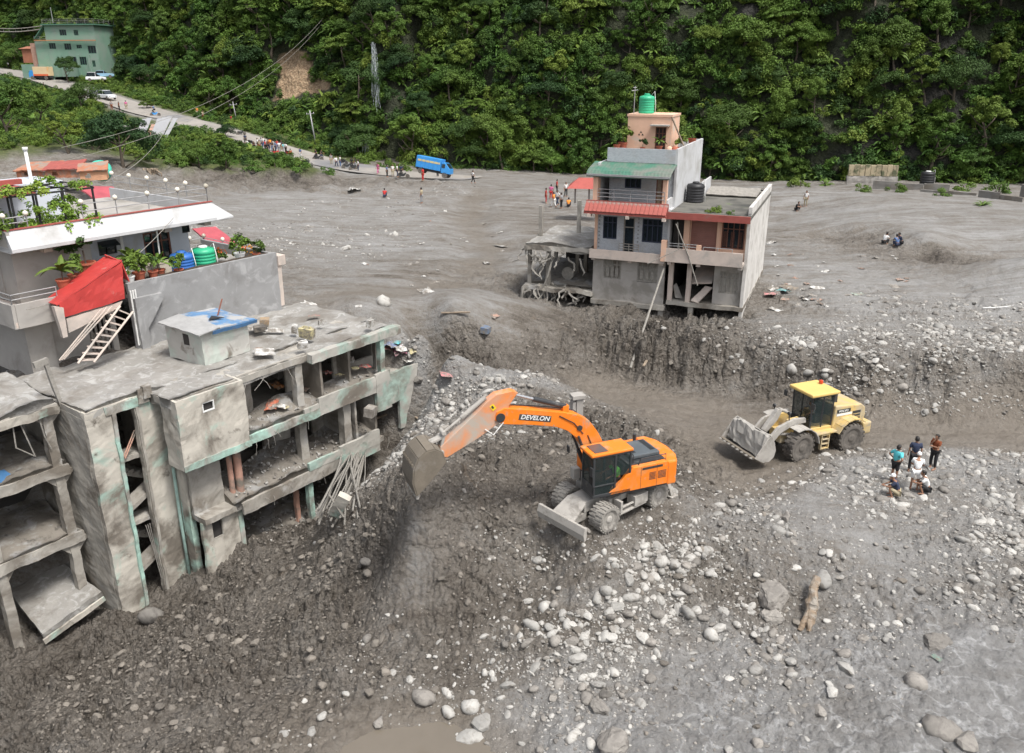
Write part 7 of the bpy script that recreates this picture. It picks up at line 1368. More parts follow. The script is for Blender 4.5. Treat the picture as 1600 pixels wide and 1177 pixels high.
person((ld.location.x, ld.location.y, ld.location.z + .95), 202, 'ride', 'grey', 'navy', 'operator in a grey shirt sitting in the wheel loader cab')
# the distant onlookers: (u, v, top, bottom, pose)
FAR = [(853,318,'red','red','stand','by the red clad woman left of the tall house'),(861,312,'pink','red','stand','behind the tall house platform'),(865,325,'orange','white','walk','in front of the villagers left of the tall house'),(871,322,'white','navy','walk','beside the orange clad villager'),(884,308,'white','black','stand','right of the villagers before the red stall'),(870,303,'red','black','stand','farthest of the villagers left of the tall house'),(888,324,'orange','black','squat','low down near the platform columns'),(877,326,'grey','black','stand','at the platform edge'),
 (591,273,'pink','pink','walk','alone on the road end'),(614,276,'white','khaki','stand','leftmost of the pair by the blue truck'),(621,277,'white','navy','stand','right of the pair by the blue truck'),(627,276,'navy','black','stand','dark figure left of the blue truck'),(661,283,'red','red','stand','in red in front of the blue truck'),(684,277,'black','black','stand','by the rear wheel of the blue truck'),(697,279,'grey','khaki','squat','by the cab of the blue truck'),(739,287,'white','black','walk','alone right of the blue truck'),
 (601,309,'red','navy','squat','in a red top down on the flood plain'),(659,318,'khaki','grey','stand','below the road bank on the flood plain'),(1258,323,'white','khaki','stand','alone by the hill foot at the right'),(1244,330,'black','black','squat','crouching left of the white shirted person'),(1381,382,'white','black','squat','in the shallow gully at the right'),(1401,386,'blue','navy','squat','in blue in the shallow gully'),(1407,383,'navy','black','squat','behind the blue figure in the gully'),
 (470,248,'blue','white','stand','in pale blue beside the motorbikes'),(526,262,'white','navy','walk','next to the motorbike at the road bend'),(532,261,'white','blue','stand','last in the row at the road bend'),(550,264,'black','black','stand','dark clad with the black motorbikes'),(555,264,'black','grey','stand','right of the dark pair at the motorbikes'),(495,249,'black','black','ride','riding a motorbike down the road'),(502,250,'black','navy','ride','second on the motorbike going down the road'),
 (403,233,'white','black','stand','first of the long row by the road'),(409,232,'grey','navy','stand','second of the long row by the road'),(415,236,'red','black','stand','in red in the long row by the road'),(420,235,'brown','navy','stand','in brown in the long row by the road'),(426,237,'black','blue','stand','in black in the long row by the road'),(431,238,'blue','navy','stand','in blue in the long row by the road'),(437,238,'white','grey','stand','in white near the end of the long row'),(443,240,'turquoise','grey','stand','in turquoise near the end of the long row'),(398,231,'black','black','squat','sitting at the start of the long row'),
 (175,172,'grey','brown','stand','leftmost of three below the white car'),(187,174,'brown','black','stand','middle of three below the white car'),(198,172,'pink','khaki','stand','rightmost of three below the white car'),(242,178,'blue','black','ride','on the blue motorbike halfway up the road'),(309,182,'orange','khaki','stand','in an orange vest at the roadside'),(318,188,'khaki','brown','walk','behind the orange vest at the roadside'),(362,195,'red','brown','stand','in rust red at the foot of the roadside pole'),
 (384,226,'navy','black','stand','left of the dark motorbike before the long row'),(388,228,'white','navy','squat','sitting by the dark motorbike before the long row'),(406,236,'khaki','brown','stand','front rank at the start of the long row'),(412,231,'white','blue','stand','rear rank of the long row beside the grey shirt'),(418,240,'black','black','stand','front rank by the leaning black motorbike'),(423,233,'orange','navy','stand','rear rank in orange in the long row'),(428,242,'grey','black','stand','front rank in grey in the long row'),(434,235,'red','blue','stand','rear rank in red in the long row'),(440,236,'navy','khaki','stand','rear rank in navy in the long row'),(447,240,'white','black','stand','last standing figure of the long row'),(455,243,'brown','black','squat','sitting on the parked red motorbike'),(560,268,'white','navy','stand','right of the motorbikes at the road bend'),(518,258,'grey','khaki','stand','just before the road bend'),(605,277,'blue','black','stand','left of the pair by the blue truck'),
 (5,105,'red','black','stand','in red at the far left road end'),(14,107,'white','black','stand','in white at the far left road end'),(22,106,'black','navy','stand','in black at the far left road end'),(29,103,'white','navy','stand','in white nearest to the green building gate'),(10,103,'brown','black','stand','in brown in the far left crowd'),(18,103,'blue','black','stand','in blue in the far left crowd'),(40,132,'orange','khaki','squat','in orange at the edge of the upper road'),(70,142,'black','grey','stand','dark figure at the edge of the upper road')]
for k, (u, v, a, b, ps, where) in enumerate(FAR):
    q = at(u, v) ; person(q, (k * 73) % 360, ps, a, b, f'small far person in {a} {where}', True, None, 1.0)
# motorbikes
def motorbike_meshes():
    w = MB(); w.lathe([(.2, -.04), (.29, -.05), (.31, 0), (.29, .05), (.2, .04)], axis='y', n=16); wm = w.mesh('wheel', M_TYRED)
    b = MB().prism([(-.45, .45), (-.5, .7), (.0, .62), (.35, .78), (.4, .6), (.15, .3), (-.2, .28)], 'y', -.1, .1).tube([(.35, 0, .8), (.62, 0, .32)], .03, 6).box(-.7, -.45, -.06, .06, .62, .68); s = MB().prism([(-.6, .72), (-.55, .8), (.05, .78), (.05, .68)], 'y', -.12, .12); h = MB().tube([(.3, -.32, .98), (.36, -.1, .9), (.36, .1, .9), (.3, .32, .98)], .02, 6)
    return wm, b, s, h
wm, mb_, ms_, mh_ = motorbike_meshes(); MBK = [mb_.mesh('body', m, bevel=.02) for m in (CLO['red'], M_MBLACK, M_TBLUE)]; MSE = ms_.mesh('seat', M_BLACK); MHA = mh_.mesh('handlebar', M_STEEL)
for k, (u, v, c, where) in enumerate(((452,244,0,'red motorbike parked at the end of the long row of people'),(497,251,1,'black motorbike ridden down the road by two people'),(543,264,1,'black motorbike leftmost of the three at the road bend'),(553,266,1,'black motorbike in the middle at the road bend'),(537,257,1,'dark motorbike on the far side at the road bend'),(630,279,1,'dark motorbike parked near the blue truck'),(243,182,2,'blue motorbike halfway up the pale road'),(377,212,1,'black motorbike parked beside the roadside bushes'),(392,227,1,'dark motorbike before the first people of the row'),(414,240,1,'black motorbike leaning behind the red clad person in the row'),(432,243,0,'red motorbike leaning in the middle of the row'))):
    t = empty('motorbike', at(u, v), math.radians(-30 + 25 * (k % 4)), where, 'motorbike'); add_obj('body', MBK[c], t); add_obj('seat', MSE, t); add_obj('handlebar', MHA, t)
    for x in (-.62, .64): add_obj('wheel', wm, t, (x, 0, .31))
# ------------------------------------------------------------------ green building beyond the road
gp = PD(80, 106, 196); gb = empty('green_building', gp, math.radians(-6), 'three storey mint green building with flat roof above the far road', 'building')
M_GB = mat('sea_green_wall', (.17, .29, .22), .85, .1, .4, .1, 4, layers=(((.22, .28, .24), .3, .45, .65),)); M_GBD = mat('dark_green_roof_edge', (.07, .16, .11), .7, .1, 1, 0)
gwins = [(3.6, 5.3, 7.0, 8.3), (7.1, 8.2, 7.0, 8.2), (.4, 2.1, 4.1, 5.4), (4.2, 5.9, 3.9, 5.3), (7.2, 8.5, 4.2, 5.0), (9.9, 11.9, 3.1, 4.8), (1.9, 3.5, .6, 2.4), (4.2, 6.6, .6, 2.4), (7.4, 9.1, .6, 2.4), (10.4, 11.2, .2, 1.6)]
MB().wall(0, 12.2, -2, 9.2, 0, .25, gwins).box(0, .25, .25, 8, -2, 9.2).box(11.95, 12.2, .25, 8, -2, 9.2).box(.25, 11.95, 7.8, 8, -2, 9.2).build('wall', M_GB, gb)
for w in gwins: window(gb, M_GBD, *w, .06, 2, 0, .08)
MB().box(-.4, 12.8, -.6, 8.4, 9.2, 9.5).build('roof', M_GBD, gb); MB().box(-2.6, 12.4, -.7, -.3, 5.85, 6.05).build('orange_band', mat('orange_band', (.42, .20, .10), .8, .1, 1, 0), gb); railing(gb, [(0, -.4, 9.5), (12.6, -.4, 9.5), (12.6, 8, 9.5)], 1.0, M_STEEL, 3, 2.0)
MB().box(-3.0, -.02, 0, 6, -2, 5.8).build('side_block', M_GB, gb); MB().slab([(-2.8, -.3, 6.4), (0, -.3, 9.3), (0, 1.0, 9.3), (-2.8, 1.0, 6.4)], .2).build('stair_flight', M_GBD, gb); MB().box(-4.6, -3.0, .5, 5, 0, 5.4).build('brick_annex', mat('bare_pinkish_brick', (.36, .22, .17), .9, .2, 2, .2, 6), gb); railing(gb, [(-2.9, -.1, 5.8), (0, -.1, 5.8)], 1, M_STEEL, 2, 1.2)
for x in (2.6, 6.95, 9.6): MB().box(x, x + .5, -.3, -.02, -2, 2.8).build('column', M_GB, gb)
thing_mesh(MB().wall(0, 8.5, -2, 1.6, 0, .2), 'boundary_wall', M_GB, 'green boundary wall along the road left of the green building', 'wall', PD(35, 112, 198), rot=(0, 0, math.radians(-12)))
thing_mesh(MB().tube([(0, 0, 0), (0, 0, 3.4)], .08, 6), 'mast', M_STEEL, 'thin mast on the corner of the green building roof', 'mast', PD(83, 36, 198))
bl = PD(30, 84, 200); thing_mesh(MB().box(-1.5, 3, 0, 3, -1.5, 1.6).slab([(-2, -.4, 1.7), (3.4, -.4, 1.7), (3.2, 3.4, 2.3), (-1.8, 3.4, 2.3)], .1), 'brick_shed', mat('rust_roof', (.30, .12, .07), .8, .2, 1, .2, 5), 'rusty roofed shed behind the boundary wall of the green building', 'shed', PD(45, 88, 203))
# suspended rope bridge line at the far left
pa, pb = PD(-60, 36, 215), PD(82, 38, 198); mbx = MB()
pts = [pa.lerp(pb, t) + Vector((0, 0, -1.2 * math.sin(math.pi * t))) for t in np.linspace(0, 1, 16)]
mbx.tube(pts, .10, 5).tube([p + Vector((0, 0, -.7)) for p in pts], .12, 5)
for p in pts: mbx.tube([p, p + Vector((0, 0, -.7))], .05, 4)
thing_mesh(mbx, 'cable_walkway', M_GREYW, 'pale suspended cable walkway reaching the green building from the left edge', 'footbridge')

# ------------------------------------------------------------------ near trees and bushes one can point to
def pointed_tree(u, v, s, k, label, z=None):
    q = at(u, v); return make_tree(tuple(q - Vector((0, 0, .8))), s, k * 1.3, k, k, label, None)
TREES = [(192,262,1.45,2,'large dark round tree at the foot of the road bank above the ruins'),(128,172,1.15,5,'dark feathery tree in front of the wet upper road'),(312,262,.8,0,'leafy tree right of the sloping roof wreck'),(340,240,.8,3,'green tree high on the road bank right of the roof wreck'),(352,262,.85,6,'low green tree on the road bank above the grey terraces'),(353,215,.6,5,'little dark tree right below the road'),
 (20,215,1.5,1,'broad tree on the bank at the left picture edge'),(60,200,1.2,4,'bushy tree on the bank below the road, second from the left edge'),(105,238,1.1,7,'bright tree low on the bank above the brick ruins'),(-10,180,1.5,2,'dark tree cut by the left picture edge'),(230,170,.5,3,'small bush like tree at the road edge above the wreck'),(158,150,.6,2,'small dark tree between the parked cars and the bank'),(8,150,.9,0,'leafy tree at the left edge beside the upper road'),(150,235,1.0,1,'yellow green tree left of the large dark round tree'),
 (835,268,.9,3,'light green tree behind the people at the hill foot'),(862,270,.8,0,'spreading tree at the hill foot left of the tall house'),(905,272,1.0,6,'leafy tree at the hill foot behind the stall'),(105,103,1.0,2,'dark tree growing before the green building')]
for (u, v, s, k, lab) in TREES:
    if lab.startswith('dark tree growing before'): make_tree(tuple(PD(105, 112, 192) - Vector((0, 0, 1.5))), .9, 1, 2, 1, lab, None)
    else: pointed_tree(u, v, s, k, lab)
for (u, v, z, s, k, lab) in ((1065,288,0,1,0,''),):
    pass
SH = [(1400,300,1.1,0,'bush growing over the middle of the grey concrete wall'),(1345,300,1.0,3,'bush at the foot of the pale stone wall'),(1470,306,.9,1,'small bush in front of the black tank'),(1535,322,.8,5,'fern between the two low walls'),(430,262,1.3,0,'rounded bush at the lower edge of the road bank'),(470,266,1.2,1,'grassy bush near the right end of the road bank'),(510,272,1.1,3,'last low bush at the right end of the road bank'),(395,266,1.4,1,'wide bush above the grey terraces'),(600,262,1.5,0,'yellow green bush under the small waterfall'),(560,255,1.4,3,'bright bush left of the small waterfall'),(630,268,1.5,1,'bright bush between the waterfall and the blue truck'),(665,262,1.5,3,'green bush right behind the blue truck'),(1250,292,1.4,0,'bush at the cliff foot left of the pale stone wall'),(1290,290,1.2,4,'fern at the cliff foot next to the pale stone wall'),(1505,298,1.3,1,'bush at the cliff foot right of the black tank'),(1560,302,1.6,3,'bush at the cliff foot near the right edge')]
for (u, v, s, k, lab) in SH: bush(at(u, v), k, s, lab)

# ------------------------------------------------------------------ poles and wires
def upole(base, h, label, r=.13, lean=0):
    t = empty('utility_pole', base, label=label, cat='pole', rot=(0, lean, 0)); MB().tube([(0, 0, -.5), (0, 0, h)], [r, r * .65], 8).build('shaft', M_STEEL, t, smooth=True); MB().box(-.7, .7, -.05, .05, h - .6, h - .5).build('crossarm', M_STEEL, t)
    for x in (-.6, 0, .6): MB().cyl((x, 0, h - .42), .05, .16, 'z', 6).build('insulator', M_WHITE, t)
    return Vector(base) + Vector((0, 0, h - .4))
p1 = upole(at(494, 230), 6.2, 'pale utility pole leaning beside the road before the green slope', .15, -.10); p2 = upole(at(370, 190), 3.6, 'short pale pole at the roadside left of the long row', .12, -.1)
def wire(a, b, sag, label, r=.03, n=24):
    a, b = Vector(a), Vector(b); pts = [a.lerp(b, t) - Vector((0, 0, sag * 4 * t * (1 - t))) for t in np.linspace(0, 1, n)]; return thing_mesh(MB().tube(pts, r, 4), 'power_cable', M_GREYW, label, 'cable')
hA_, hB_ = PD(100, 252, 70), PD(520, 14, 165)
for k, dz in enumerate((0, 1.1)): wire(hA_ + Vector((0, 0, dz)), hB_ + Vector((k * .8, 0, dz * 1.2)), 4, ('lower', 'upper')[k] + ' of two cables running from the left ruins up to the forest', .022)
wire(WF.W(-5.2, 1.4, 10.5), WF.W(-13.9, -.2, 7.8), .8, 'thin dark cable hanging across the white house front', .018)
wire(PD(165, 285, 60), PD(265, 190, 120), 1.0, 'thin cable from the fallen tank up to the roof wreck', .03)

# ------------------------------------------------------------------ sloping roof wreck beside the road
wr = empty('wrecked_house', PD(236, 244, 128), math.radians(24), 'wrecked house with steep grey roof panels sliding down the road bank', 'ruin', scale=1.15)
for k in range(7): MB().slab([(-2.6 + .5 * k, -.4, 0.2), (-2.13 + .5 * k, -.4, .2 + .02 * (k % 2)), (.2 + .66 * k, 3.2, 4.6 + .12 * (k % 3)), (-.42 + .66 * k, 3.2, 4.6 + .12 * (k % 3))], .06).build('roof_panel', mat('faded_grey_sheet', (.24, .245, .26), .6, .1, .8, .1, 5), wr) if k != 2 else MB().slab([(-1.6, -.4, .1), (-1.13, -.4, .1), (1.2, 2.8, 3.9), (.7, 2.8, 3.9)], .06).build('rusted_panel', M_PINK, wr)
MB().box(-3.0, -2.0, 1, 3, 0, 3.8).build('wall', M_GREYP, wr)

# ------------------------------------------------------------------ broken brick houses and the fallen tank on the left
M_BRK = mat('orange_brick', (.36, .15, .085), .88, .15, 1.5, .2, 6, layers=(((.24, .21, .18), .8, .46, .6),))
for k, (u, v, z, w, d, h, rz, lab) in enumerate(((55,278,92,4.2,3,.7,-.1,'long broken orange brick house behind the roof garden'),(98,278,90,3.4,2.4,.8,.1,'small orange brick house right of the white pipe mast'),(147,282,88,2.6,2.0,.9,.35,'tilted orange brick hut in front of the fallen green tank'))):
    t = empty('brick_ruin', PD(u, v, z), rz, lab, 'ruin'); MB().wall(-w / 2, w / 2, 0, h, 0, .2, [(-w * .3, -w * .1, h * .3, h * .8)]).box(-w / 2, -w / 2 + .2, .2, d, 0, h * .9).box(w / 2 - .2, w / 2, .2, d, 0, h * 1.1).build('wall', M_BRK if k < 2 else mat('pale_orange_wall', (.50, .27, .16), .85, .1, 1, .2, 5), t, rough=.08)
    MB().slab([(-w / 2 - .2, -.3, h + .1), (w / 2 + .2, -.3, h + .2), (w / 2 + .2, d, h + .9), (-w / 2 - .2, d, h + .7)], .12).build('roof', M_BRK if k != 1 else M_REDE, t, rough=.08)
ft = empty('fallen_tank', PD(157, 263, 90), 0, 'big turquoise round tank lid lying tilted among the ruins', 'water tank', rot=(.75, .3, .2)); MB().lathe([(1.05, -.9), (1.1, 0), (.95, .12), (.01, .2)], n=28).build('tank_body', mat('turquoise_plastic', (.05, .42, .32), .5, .08, 1, 0), ft, smooth=True)
# eroded root clump
r_ = random.Random(12); mbx = MB()
for k in range(26):
    p = Vector((r_.gauss(0, .5), r_.gauss(0, .3), 2.6)); pts = [p]
    for j in range(5): p = p + Vector((r_.gauss(0, .25), r_.gauss(0, .15), -.6)); pts.append(p)
    mbx.tube(pts, [.12, .1, .08, .06, .05, .02], 5)
thing_mesh(mbx, 'root_clump', M_WOOD, 'pale roots hanging from the eroded bank under the dark round tree', 'roots', PD(237, 296, 108))

# ------------------------------------------------------------------ hill foot on the right: stone wall, tanks, low concrete walls
sw = empty('retaining_wall', PD(1363, 273, 122), math.radians(-8), 'pale cream retaining wall of upright blocks at the cliff foot', 'wall')
for k in range(9): MB().box(-3.4 + k * .77, -2.68 + k * .77, -.2 + .03 * (k % 3), .3, -.2, 1.35 + .06 * (k % 2)).build('block', mat('cream_stone_block', (.36, .30, .20), .85, .15, 1.5, .3, 6, rnd=.12, layers=(((.10, .11, .06), 1.1, .48, .62),)), sw, bevel=.02)
MB().box(-3.5, 3.6, -.15, .5, -1.6, -.22).build('base', M_GREYP, sw, rough=.1)
bt = water_tank(PD(1447, 291, 118), M_TANKK, 'large black tank with white rim at the cliff foot', .95, 2.0, M_WHITE); gt = water_tank(PD(1421, 305, 112), M_TANKG, 'bright green tank lying tilted against the low wall', .55, 1.3, M_TANKG); gt.rotation_euler = (.2, 1.0, .4)
M_LOWW = mat('grey_low_wall', (.20, .19, .175), .9, .15, .8, .3, 5, layers=((MUD, .5, .5, .64),))
for k, (u0, u1, v, z, h, lab) in enumerate(((1360,1480,312,110,.9,'long grey concrete wall under the cliff with the green tank before it'),(1432,1520,328,104,.6,'low broken concrete wall in front of the long grey one'),(1520,1590,345,98,.7,'low light concrete wall near the right picture edge'),(1585,1640,340,99,1.8,'dark wall stub at the right picture edge'))):
    a, b = PD(u0, v, z), PD(u1, v + 6, z - 4); a.z = b.z = gz(a.x, a.y) - .4; d = b - a; t = empty('concrete_wall', a, math.atan2(d.y, d.x), lab, 'wall'); L = d.length; n = max(2, int(L / 2.4))
    for j in range(n): MB().box(L * j / n + .03, L * (j + 1) / n - .03, 0, .3, 0, h + .4 + r_.uniform(-.3, .2)).build('wall_panel', M_LOWW, t, rough=.05, seg=.6)
    MB().box(-.1, L + .1, -.1, 1.4, -.5, .2).build('footing', M_LOWW, t, rough=.08)

# ------------------------------------------------------------------ square concrete post behind the boom
cpq = P(903, 668, 1.7); cpo = empty('concrete_pillar', cpq, math.radians(15), 'square grey concrete pillar with a cap standing behind the excavator boom', 'pillar'); MB().box(-.16, .16, -.2, .2, -.5, 1.55).box(-.34, -.2, -.2, .2, 0, 1.4).build('shaft', M_GREYP, cpo, rough=.03, seg=.3); MB().box(-.38, .26, -.26, .26, 1.55, 1.72).build('cap', M_GREYP, cpo, rough=.03, seg=.3)

# ------------------------------------------------------------------ driftwood
dq = at(1262, 985); dw = empty('driftwood_log', dq, 0, 'bleached brown driftwood log with a forked lower end', 'log'); up = at(1275, 912)
D_ = (up - dq) * .82; M_DRIFT = mat('driftwood', (.21, .155, .105), .85, .25, 3, .5, 18, layers=(((.27, .245, .21), 2, .45, .62),))
MB().tube([(0, 0, -.05), D_ * .2 + Vector((.03, 0, .18)), D_ * .45 + Vector((.0, 0, .36)), D_ * .75 + Vector((-.05, 0, .5)), D_ * 1.02 + Vector((0, 0, .6))], [.12, .16, .21, .17, .15], 10).build('trunk', M_DRIFT, dw, rough=.09, seg=.12, freq=3); MB().tube([D_ * .42 + Vector((0, 0, .3)), D_ * .2 + Vector((-.16, 0, .22)), Vector((-.34, -.05, .0))], [.13, .11, .07], 8).build('fork', M_DRIFT, dw, rough=.07, seg=.12, freq=3)
for (u, v, L, az, lab) in ((712,491,1.8,-.2,'straight plank lying on the lip of the muddy hollow'),(1010,566,1.6,1.2,'thin stick leaning on the cut bank'),(650,655,2.2,2.2,'long branch on the rubble beside the mint wall'),(602,650,2.6,.7,'pale plank propped against the mint wall end'),(430,492,3.4,.35,'thin pale pole lying on the mud behind the hut')):
    thing_mesh(MB().obox((0, 0, .06), (L, .14, .06)), 'plank', M_WOOD, lab, 'plank', at(u, v), rot=(.04, -.08, az), rough=.02, seg=.3)
thing_mesh(MB().tube([(0, 0, 0), (1.2, .05, .05), (2.4, .45, .05), (3.0, 1.0, .05)], .035, 5), 'bent_pipe', M_WHITE, 'thin white bent pipe lying on the plain near the right edge', 'pipe', at(1535, 484))
thing_mesh(MB().tube([(0, 0, 0), (.25, .12, .03), (.45, 0, .03), (.42, -.2, .03), (.1, -.25, .03)], .018, 5), 'wire_loop', M_STEEL, 'loop of pale wire lying on the gravel by the right edge', 'wire', at(1535, 872))

# ------------------------------------------------------------------ tangle of bars and broken slab in the hollow by the ruin
r_ = random.Random(21); a0 = at(560, 722) + Vector((0, 0, .5)); a1 = PD(505, 805, 36)
for k in range(30):
    p = a0 + Vector((r_.gauss(0, .35), r_.gauss(0, .35), r_.uniform(.1, .9))); q = a1 + Vector((r_.uniform(-.3, 1.6), r_.gauss(0, .4), r_.gauss(0, .3))); m_ = p.lerp(q, .5) + Vector((r_.gauss(0, .15), r_.gauss(0, .15), r_.gauss(0, .12)))
    if k < 28: thing_mesh(MB().tube([p, m_, q], r_.uniform(.025, .06), 5), 'reinforcing_bar', M_GREYW, 'mud coated bent bar in the tangle hanging into the hollow beside the ruin', 'bar', group='tangle of bars in the hollow beside the ruin')
thing_mesh(MB().obox((0, 0, 0), (.55, .3, 1.3), (.3, .5, 0)), 'broken_beam', M_PLAST, 'broken pale concrete beam standing in the hollow by the bars', 'beam', PD(530, 790, 35.5), rough=.05, seg=.3)
thing_mesh(MB().tube([(0, 0, 0), (.55, 0, 1.0), (1.05, .1, -.1)], .07, 6), 'bent_truss', M_GREYW, 'bent triangular frame beside the broken beam', 'frame', PD(497, 806, 35.5))

# ------------------------------------------------------------------ household wreckage
ZR = 4.78
def muddy(m):
    k = 'muddy_' + m.name
    if k in MATS: return MATS[k]
    c = m.copy(); c.name = k; nt = c.node_tree; b = nt.nodes['Principled BSDF']; src_ = b.inputs['Base Color'].links[0].from_socket; g = _n(nt, 'ShaderNodeNewGeometry')
    nt.links.new(mixc(nt, noise_fac(nt, g.outputs['Position'], 3.0, 6, .7, .38, .58), mixc(nt, .25, src_, (.2, .18, .15)), (.19, .17, .145)), b.inputs['Base Color']); MATS[k] = c; return c
def junk(kind, loc, size, m, label, rz=0, tilt=(.1, .1), rough=.05):
    mb = MB()
    if kind == 'box': mb.obox((0, 0, size[2] / 2), size)
    elif kind == 'sheet': mb.obox((0, 0, .04), (size[0], size[1], .03))
    elif kind == 'can': mb.box(-size[0] / 2, size[0] / 2, -size[1] / 2, size[1] / 2, 0, size[2] * .85).cyl((size[0] * .25, 0, size[2] * .92), .06, .12, 'z', 8).tube([(-size[0] * .3, 0, size[2] * .82), (-size[0] * .2, 0, size[2] * 1.02), (size[0] * .1, 0, size[2] * 1.0)], .03, 5)
    elif kind == 'rag':
        n = 9; X, Y = np.meshgrid(np.linspace(-.5, .5, n), np.linspace(-.5, .5, n), indexing='ij'); Z = .5 * np.clip(.5 - np.hypot(X, Y), 0, 1) + .25 * fbm(X * 4 + rz * 9, Y * 4, 3, 3); vs = np.stack([X * size[0] * (1 + .3 * fbm(Y * 3, X, 5, 2)), Y * size[1], Z * size[2]], -1).reshape(-1, 3); i = np.arange(n * n).reshape(n, n)
        mb.add(vs.tolist(), np.stack([i[:-1, :-1], i[1:, :-1], i[1:, 1:], i[:-1, 1:]], -1).reshape(-1, 4).tolist()); rough = 0
    m = muddy(m)
    nm = {'box': 'crate', 'sheet': 'board', 'can': 'jerrycan', 'rag': 'cloth'}[kind]
    return thing_mesh(mb, nm, m, label, nm, loc, rot=(tilt[0], tilt[1], rz), rough=rough, seg=.25)
M_CARD = mat('cardboard', (.42, .27, .13), .9, .1, 3, .1, 9); M_CREAMJ = mat('cream_jerrycan', (.68, .60, .30), .6, .08, 3, .1, 9)
J = [('sheet',(413,551),(.95,.8,.03),M_WHITE,'white square board lying on the mud roof',.3),('can',(480,527),(.75,.4,.6),M_CREAMJ,'cream plastic jerrycan near the roof edge of the ruin',-.4),('can',(472,543),(.5,.35,.35),M_WHITE,'white container beside the cream jerrycan',.4),('box',(413,508),(.5,.45,.35),M_CARD,'brown cardboard box in the heap right of the roof hut',.2),('rag',(400,513),(.8,.5,.4),M_WHITE,'white rag in the heap right of the roof hut',.7),('rag',(430,516),(.9,.4,.3),M_WHITE,'long white cloth in the heap on the mud roof',0.1),('box',(405,517),(.6,.4,.25),M_BLACK,'black bag under the white rag by the roof hut',.5),('rag',(405,546),(.5,.5,.3),M_PINK,'pinkish rag under the white square board',.6),('can',(501,508),(.3,.2,.3),M_WHITE,'small white pot on the mud roof right of the jerrycan',.6),
 ('can',(577,511),(.4,.25,.45),M_WHITE,'white canister standing on the far part of the mud roof',1.2),('box',(460,520),(.3,.3,.4),M_WHITE,'small white bucket left of the jerrycan',.1),('rag',(490,493),(.6,.3,.15),CLO['red'],'small red rag on the mud roof behind the jerrycan',.5),('sheet',(560,480),(.4,.3,.03),M_WHITE,'tiny white scrap at the back of the mud roof',.2)]
for kind, (u, v), sz, m, lab, rz in J: junk(kind, P(u, v, ZR), sz, m, lab, rz)
JI = [('rag',(433,602),2.35,(.8,.5,.5),CLO['orange'],'orange cloth heap inside the middle top room of the ruin'),('rag',(425,632),2.2,(1.1,.6,.4),M_ORNG,'orange and white clothes on the top balcony of the ruin'),('rag',(438,634),2.2,(.6,.4,.4),M_WHITE,'white cloth beside the orange clothes on the balcony'),('box',(432,588),2.5,(.9,.3,.8),M_GREYW,'grey wooden cupboard frame in the dark top room'),('rag',(447,636),2.1,(.3,.3,.3),M_CREAMJ,'small yellow object on the top balcony'),('sheet',(482,607),2.2,(.9,.4,.03),M_PINK,'pinkish plank in the doorway of the top storey'),('rag',(512,582),2.4,(.5,.4,.3),CLO['red'],'red cloth in the narrow doorway of the top storey'),('rag',(530,586),2.3,(.5,.3,.3),M_CREAMJ,'yellow cloth right of the narrow doorway'),('rag',(570,572),2.5,(.6,.4,.3),CLO['red'],'red cloth below the wide top window'),('box',(548,566),2.6,(.4,.4,.3),M_WHITE,'white box on the sill of the top room'),('rag',(556,575),2.5,(.4,.4,.3),M_CREAMJ,'pale yellow rag beside the white box'),('box',(578,650),.2,(.7,.5,.5),M_GREYP,'grey lump in the lower right opening of the ruin')]
for kind, (u, v), Z, sz, m, lab in JI: junk(kind, P(u, v, Z), sz, m, lab, u * .1)
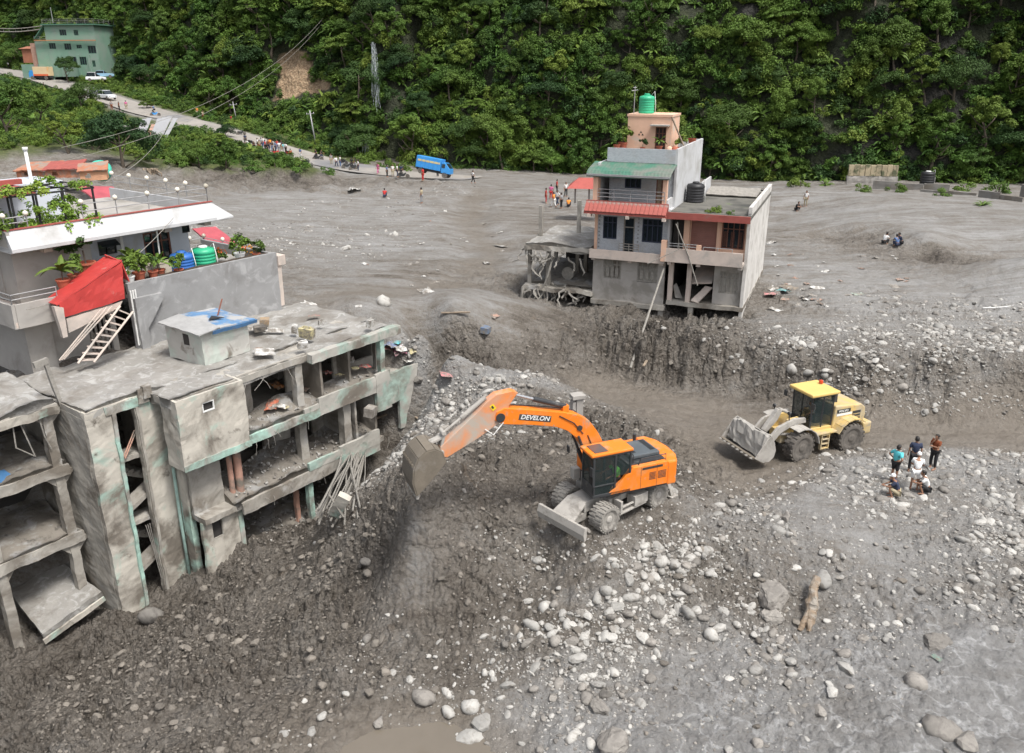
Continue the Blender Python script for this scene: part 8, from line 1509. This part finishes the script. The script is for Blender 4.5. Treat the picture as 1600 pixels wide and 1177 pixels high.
GJ = [('rag',(612,541),(1.2,.9,.8),CLO['blue'],'blue cloth on the clothes heap at the ruin end'),('rag',(606,546),(.9,.7,.7),CLO['red'],'red cloth on the clothes heap at the ruin end'),('rag',(624,548),(1.2,.7,.6),CLO['pink'],'pink cloth on the clothes heap at the ruin end'),('rag',(630,546),(.9,.8,.5),M_WHITE,'white cloth on the clothes heap at the ruin end'),('rag',(645,550),(.6,.4,.4),M_CREAMJ,'yellow cloth right of the clothes heap'),('rag',(618,537),(.7,.5,.5),CLO['turquoise'],'turquoise cloth on top of the clothes heap'),('rag',(697,586),(1.3,.6,.3),mat('cloth_rose', (.70, .22, .25), .9, .08, 5, .2, 30),'rose cloth spread on the rubble slope'),('rag',(640,566),(.5,.5,.4),M_WHITE,'white scrap behind the mint end wall'),
 ('rag',(667,457),(1.1,.8,.6),M_WHITE,'crumpled white cloth on the plain behind the hollow'),('rag',(480,478),(1.1,.8,.5),M_WHITE,'white and black rag behind the mud roof'),('rag',(760,412),(.8,.5,.4),M_WHITE,'white debris by the dark drainage line'),('rag',(552,297),(1.8,1.2,1.0),M_WHITE,'pale rags on the foot of the road bank'),('sheet',(782,386),(1.4,.7,.1),M_WHITE,'white board on the plain left of the torn platform'),('rag',(1020,480),(.0,.0,.0),M_WHITE,''),('box',(758,522),(.7,.5,.35),M_BLUET,'dull blue crate in the muddy hollow'),('rag',(772,495),(.6,.5,.4),M_PINK,'brownish cloth at the lip of the muddy hollow'),
 ('rag',(1207,452),(1.0,.7,.4),M_WHITE,'white sheet among the litter right of the peach house'),('rag',(1222,455),(.9,.7,.4),CLO['turquoise'],'turquoise rag among the litter right of the peach house'),('rag',(1233,450),(1.1,.6,.4),M_WOOD,'brown sacking among the litter right of the peach house'),('rag',(1203,462),(.8,.8,.4),mat('cloth_rose', (.70, .22, .25)),'rose rag at the foot of the streaked side wall'),('rag',(1277,451),(1.0,.5,.4),M_WHITE,'white sheet lying alone on the plain'),('rag',(1342,461),(1.1,.5,.3),mat('pale_green_cloth', (.35, .48, .42), .9, .08, 5, .2, 30),'pale green strip on the plain'),('rag',(1205,380),(1.0,.6,.5),M_WHITE,'white litter beside the peach house roof line'),('rag',(1290,425),(.7,.5,.4),M_WHITE,'small white litter on the plain'),('rag',(1405,438),(.6,.4,.4),M_PINK,'tiny pinkish litter far out on the plain'),('rag',(1398,449),(.9,.5,.3),M_GREYP,'grey heap far out on the plain'),
 ('rag',(1212,485),(.9,.4,.3),M_WHITE,'white strip below the litter near the scarp lip'),('rag',(1462,1005),(.35,.3,.5),M_WHITE,'white bit on top of the huge sunken boulder'),('rag',(1463,1030),(.32,.2,.12),mat('dirty_teal_cloth', (.09, .26, .22), .9, .1, 5, .2, 30),'turquoise scrap at the foot of the huge sunken boulder')]
for kind, (u, v), sz, m, lab, in GJ:
    if lab: junk(kind, at(u, v) + Vector((0, 0, .05)), sz, m, lab, u * .3)
# white litter bits on the plain, one by one
r_ = random.Random(31)
for k in range(60):
    u = r_.choice((r_.uniform(1200, 1420), r_.uniform(560, 800), r_.uniform(1150, 1300))); v = r_.uniform(395, 480) if u > 1100 else r_.uniform(300, 450)
    if 820 < u < 1200: continue
    zn = 'right of the peach house' if u > 1000 else 'left of the tall house'; col = r_.choice((('white', M_WHITE), ('white', M_WHITE), ('grey', M_GREYP), ('pinkish', M_PINK)))
    o = junk('rag', at(u, v) + Vector((0, 0, .03)), (r_.uniform(.2, .6), r_.uniform(.15, .4), .3), col[1], f'small {col[0]} scrap of litter on the grey plain {zn}', r_.uniform(0, 6)); o['group'] = f'{col[0]} scraps of litter {zn}'
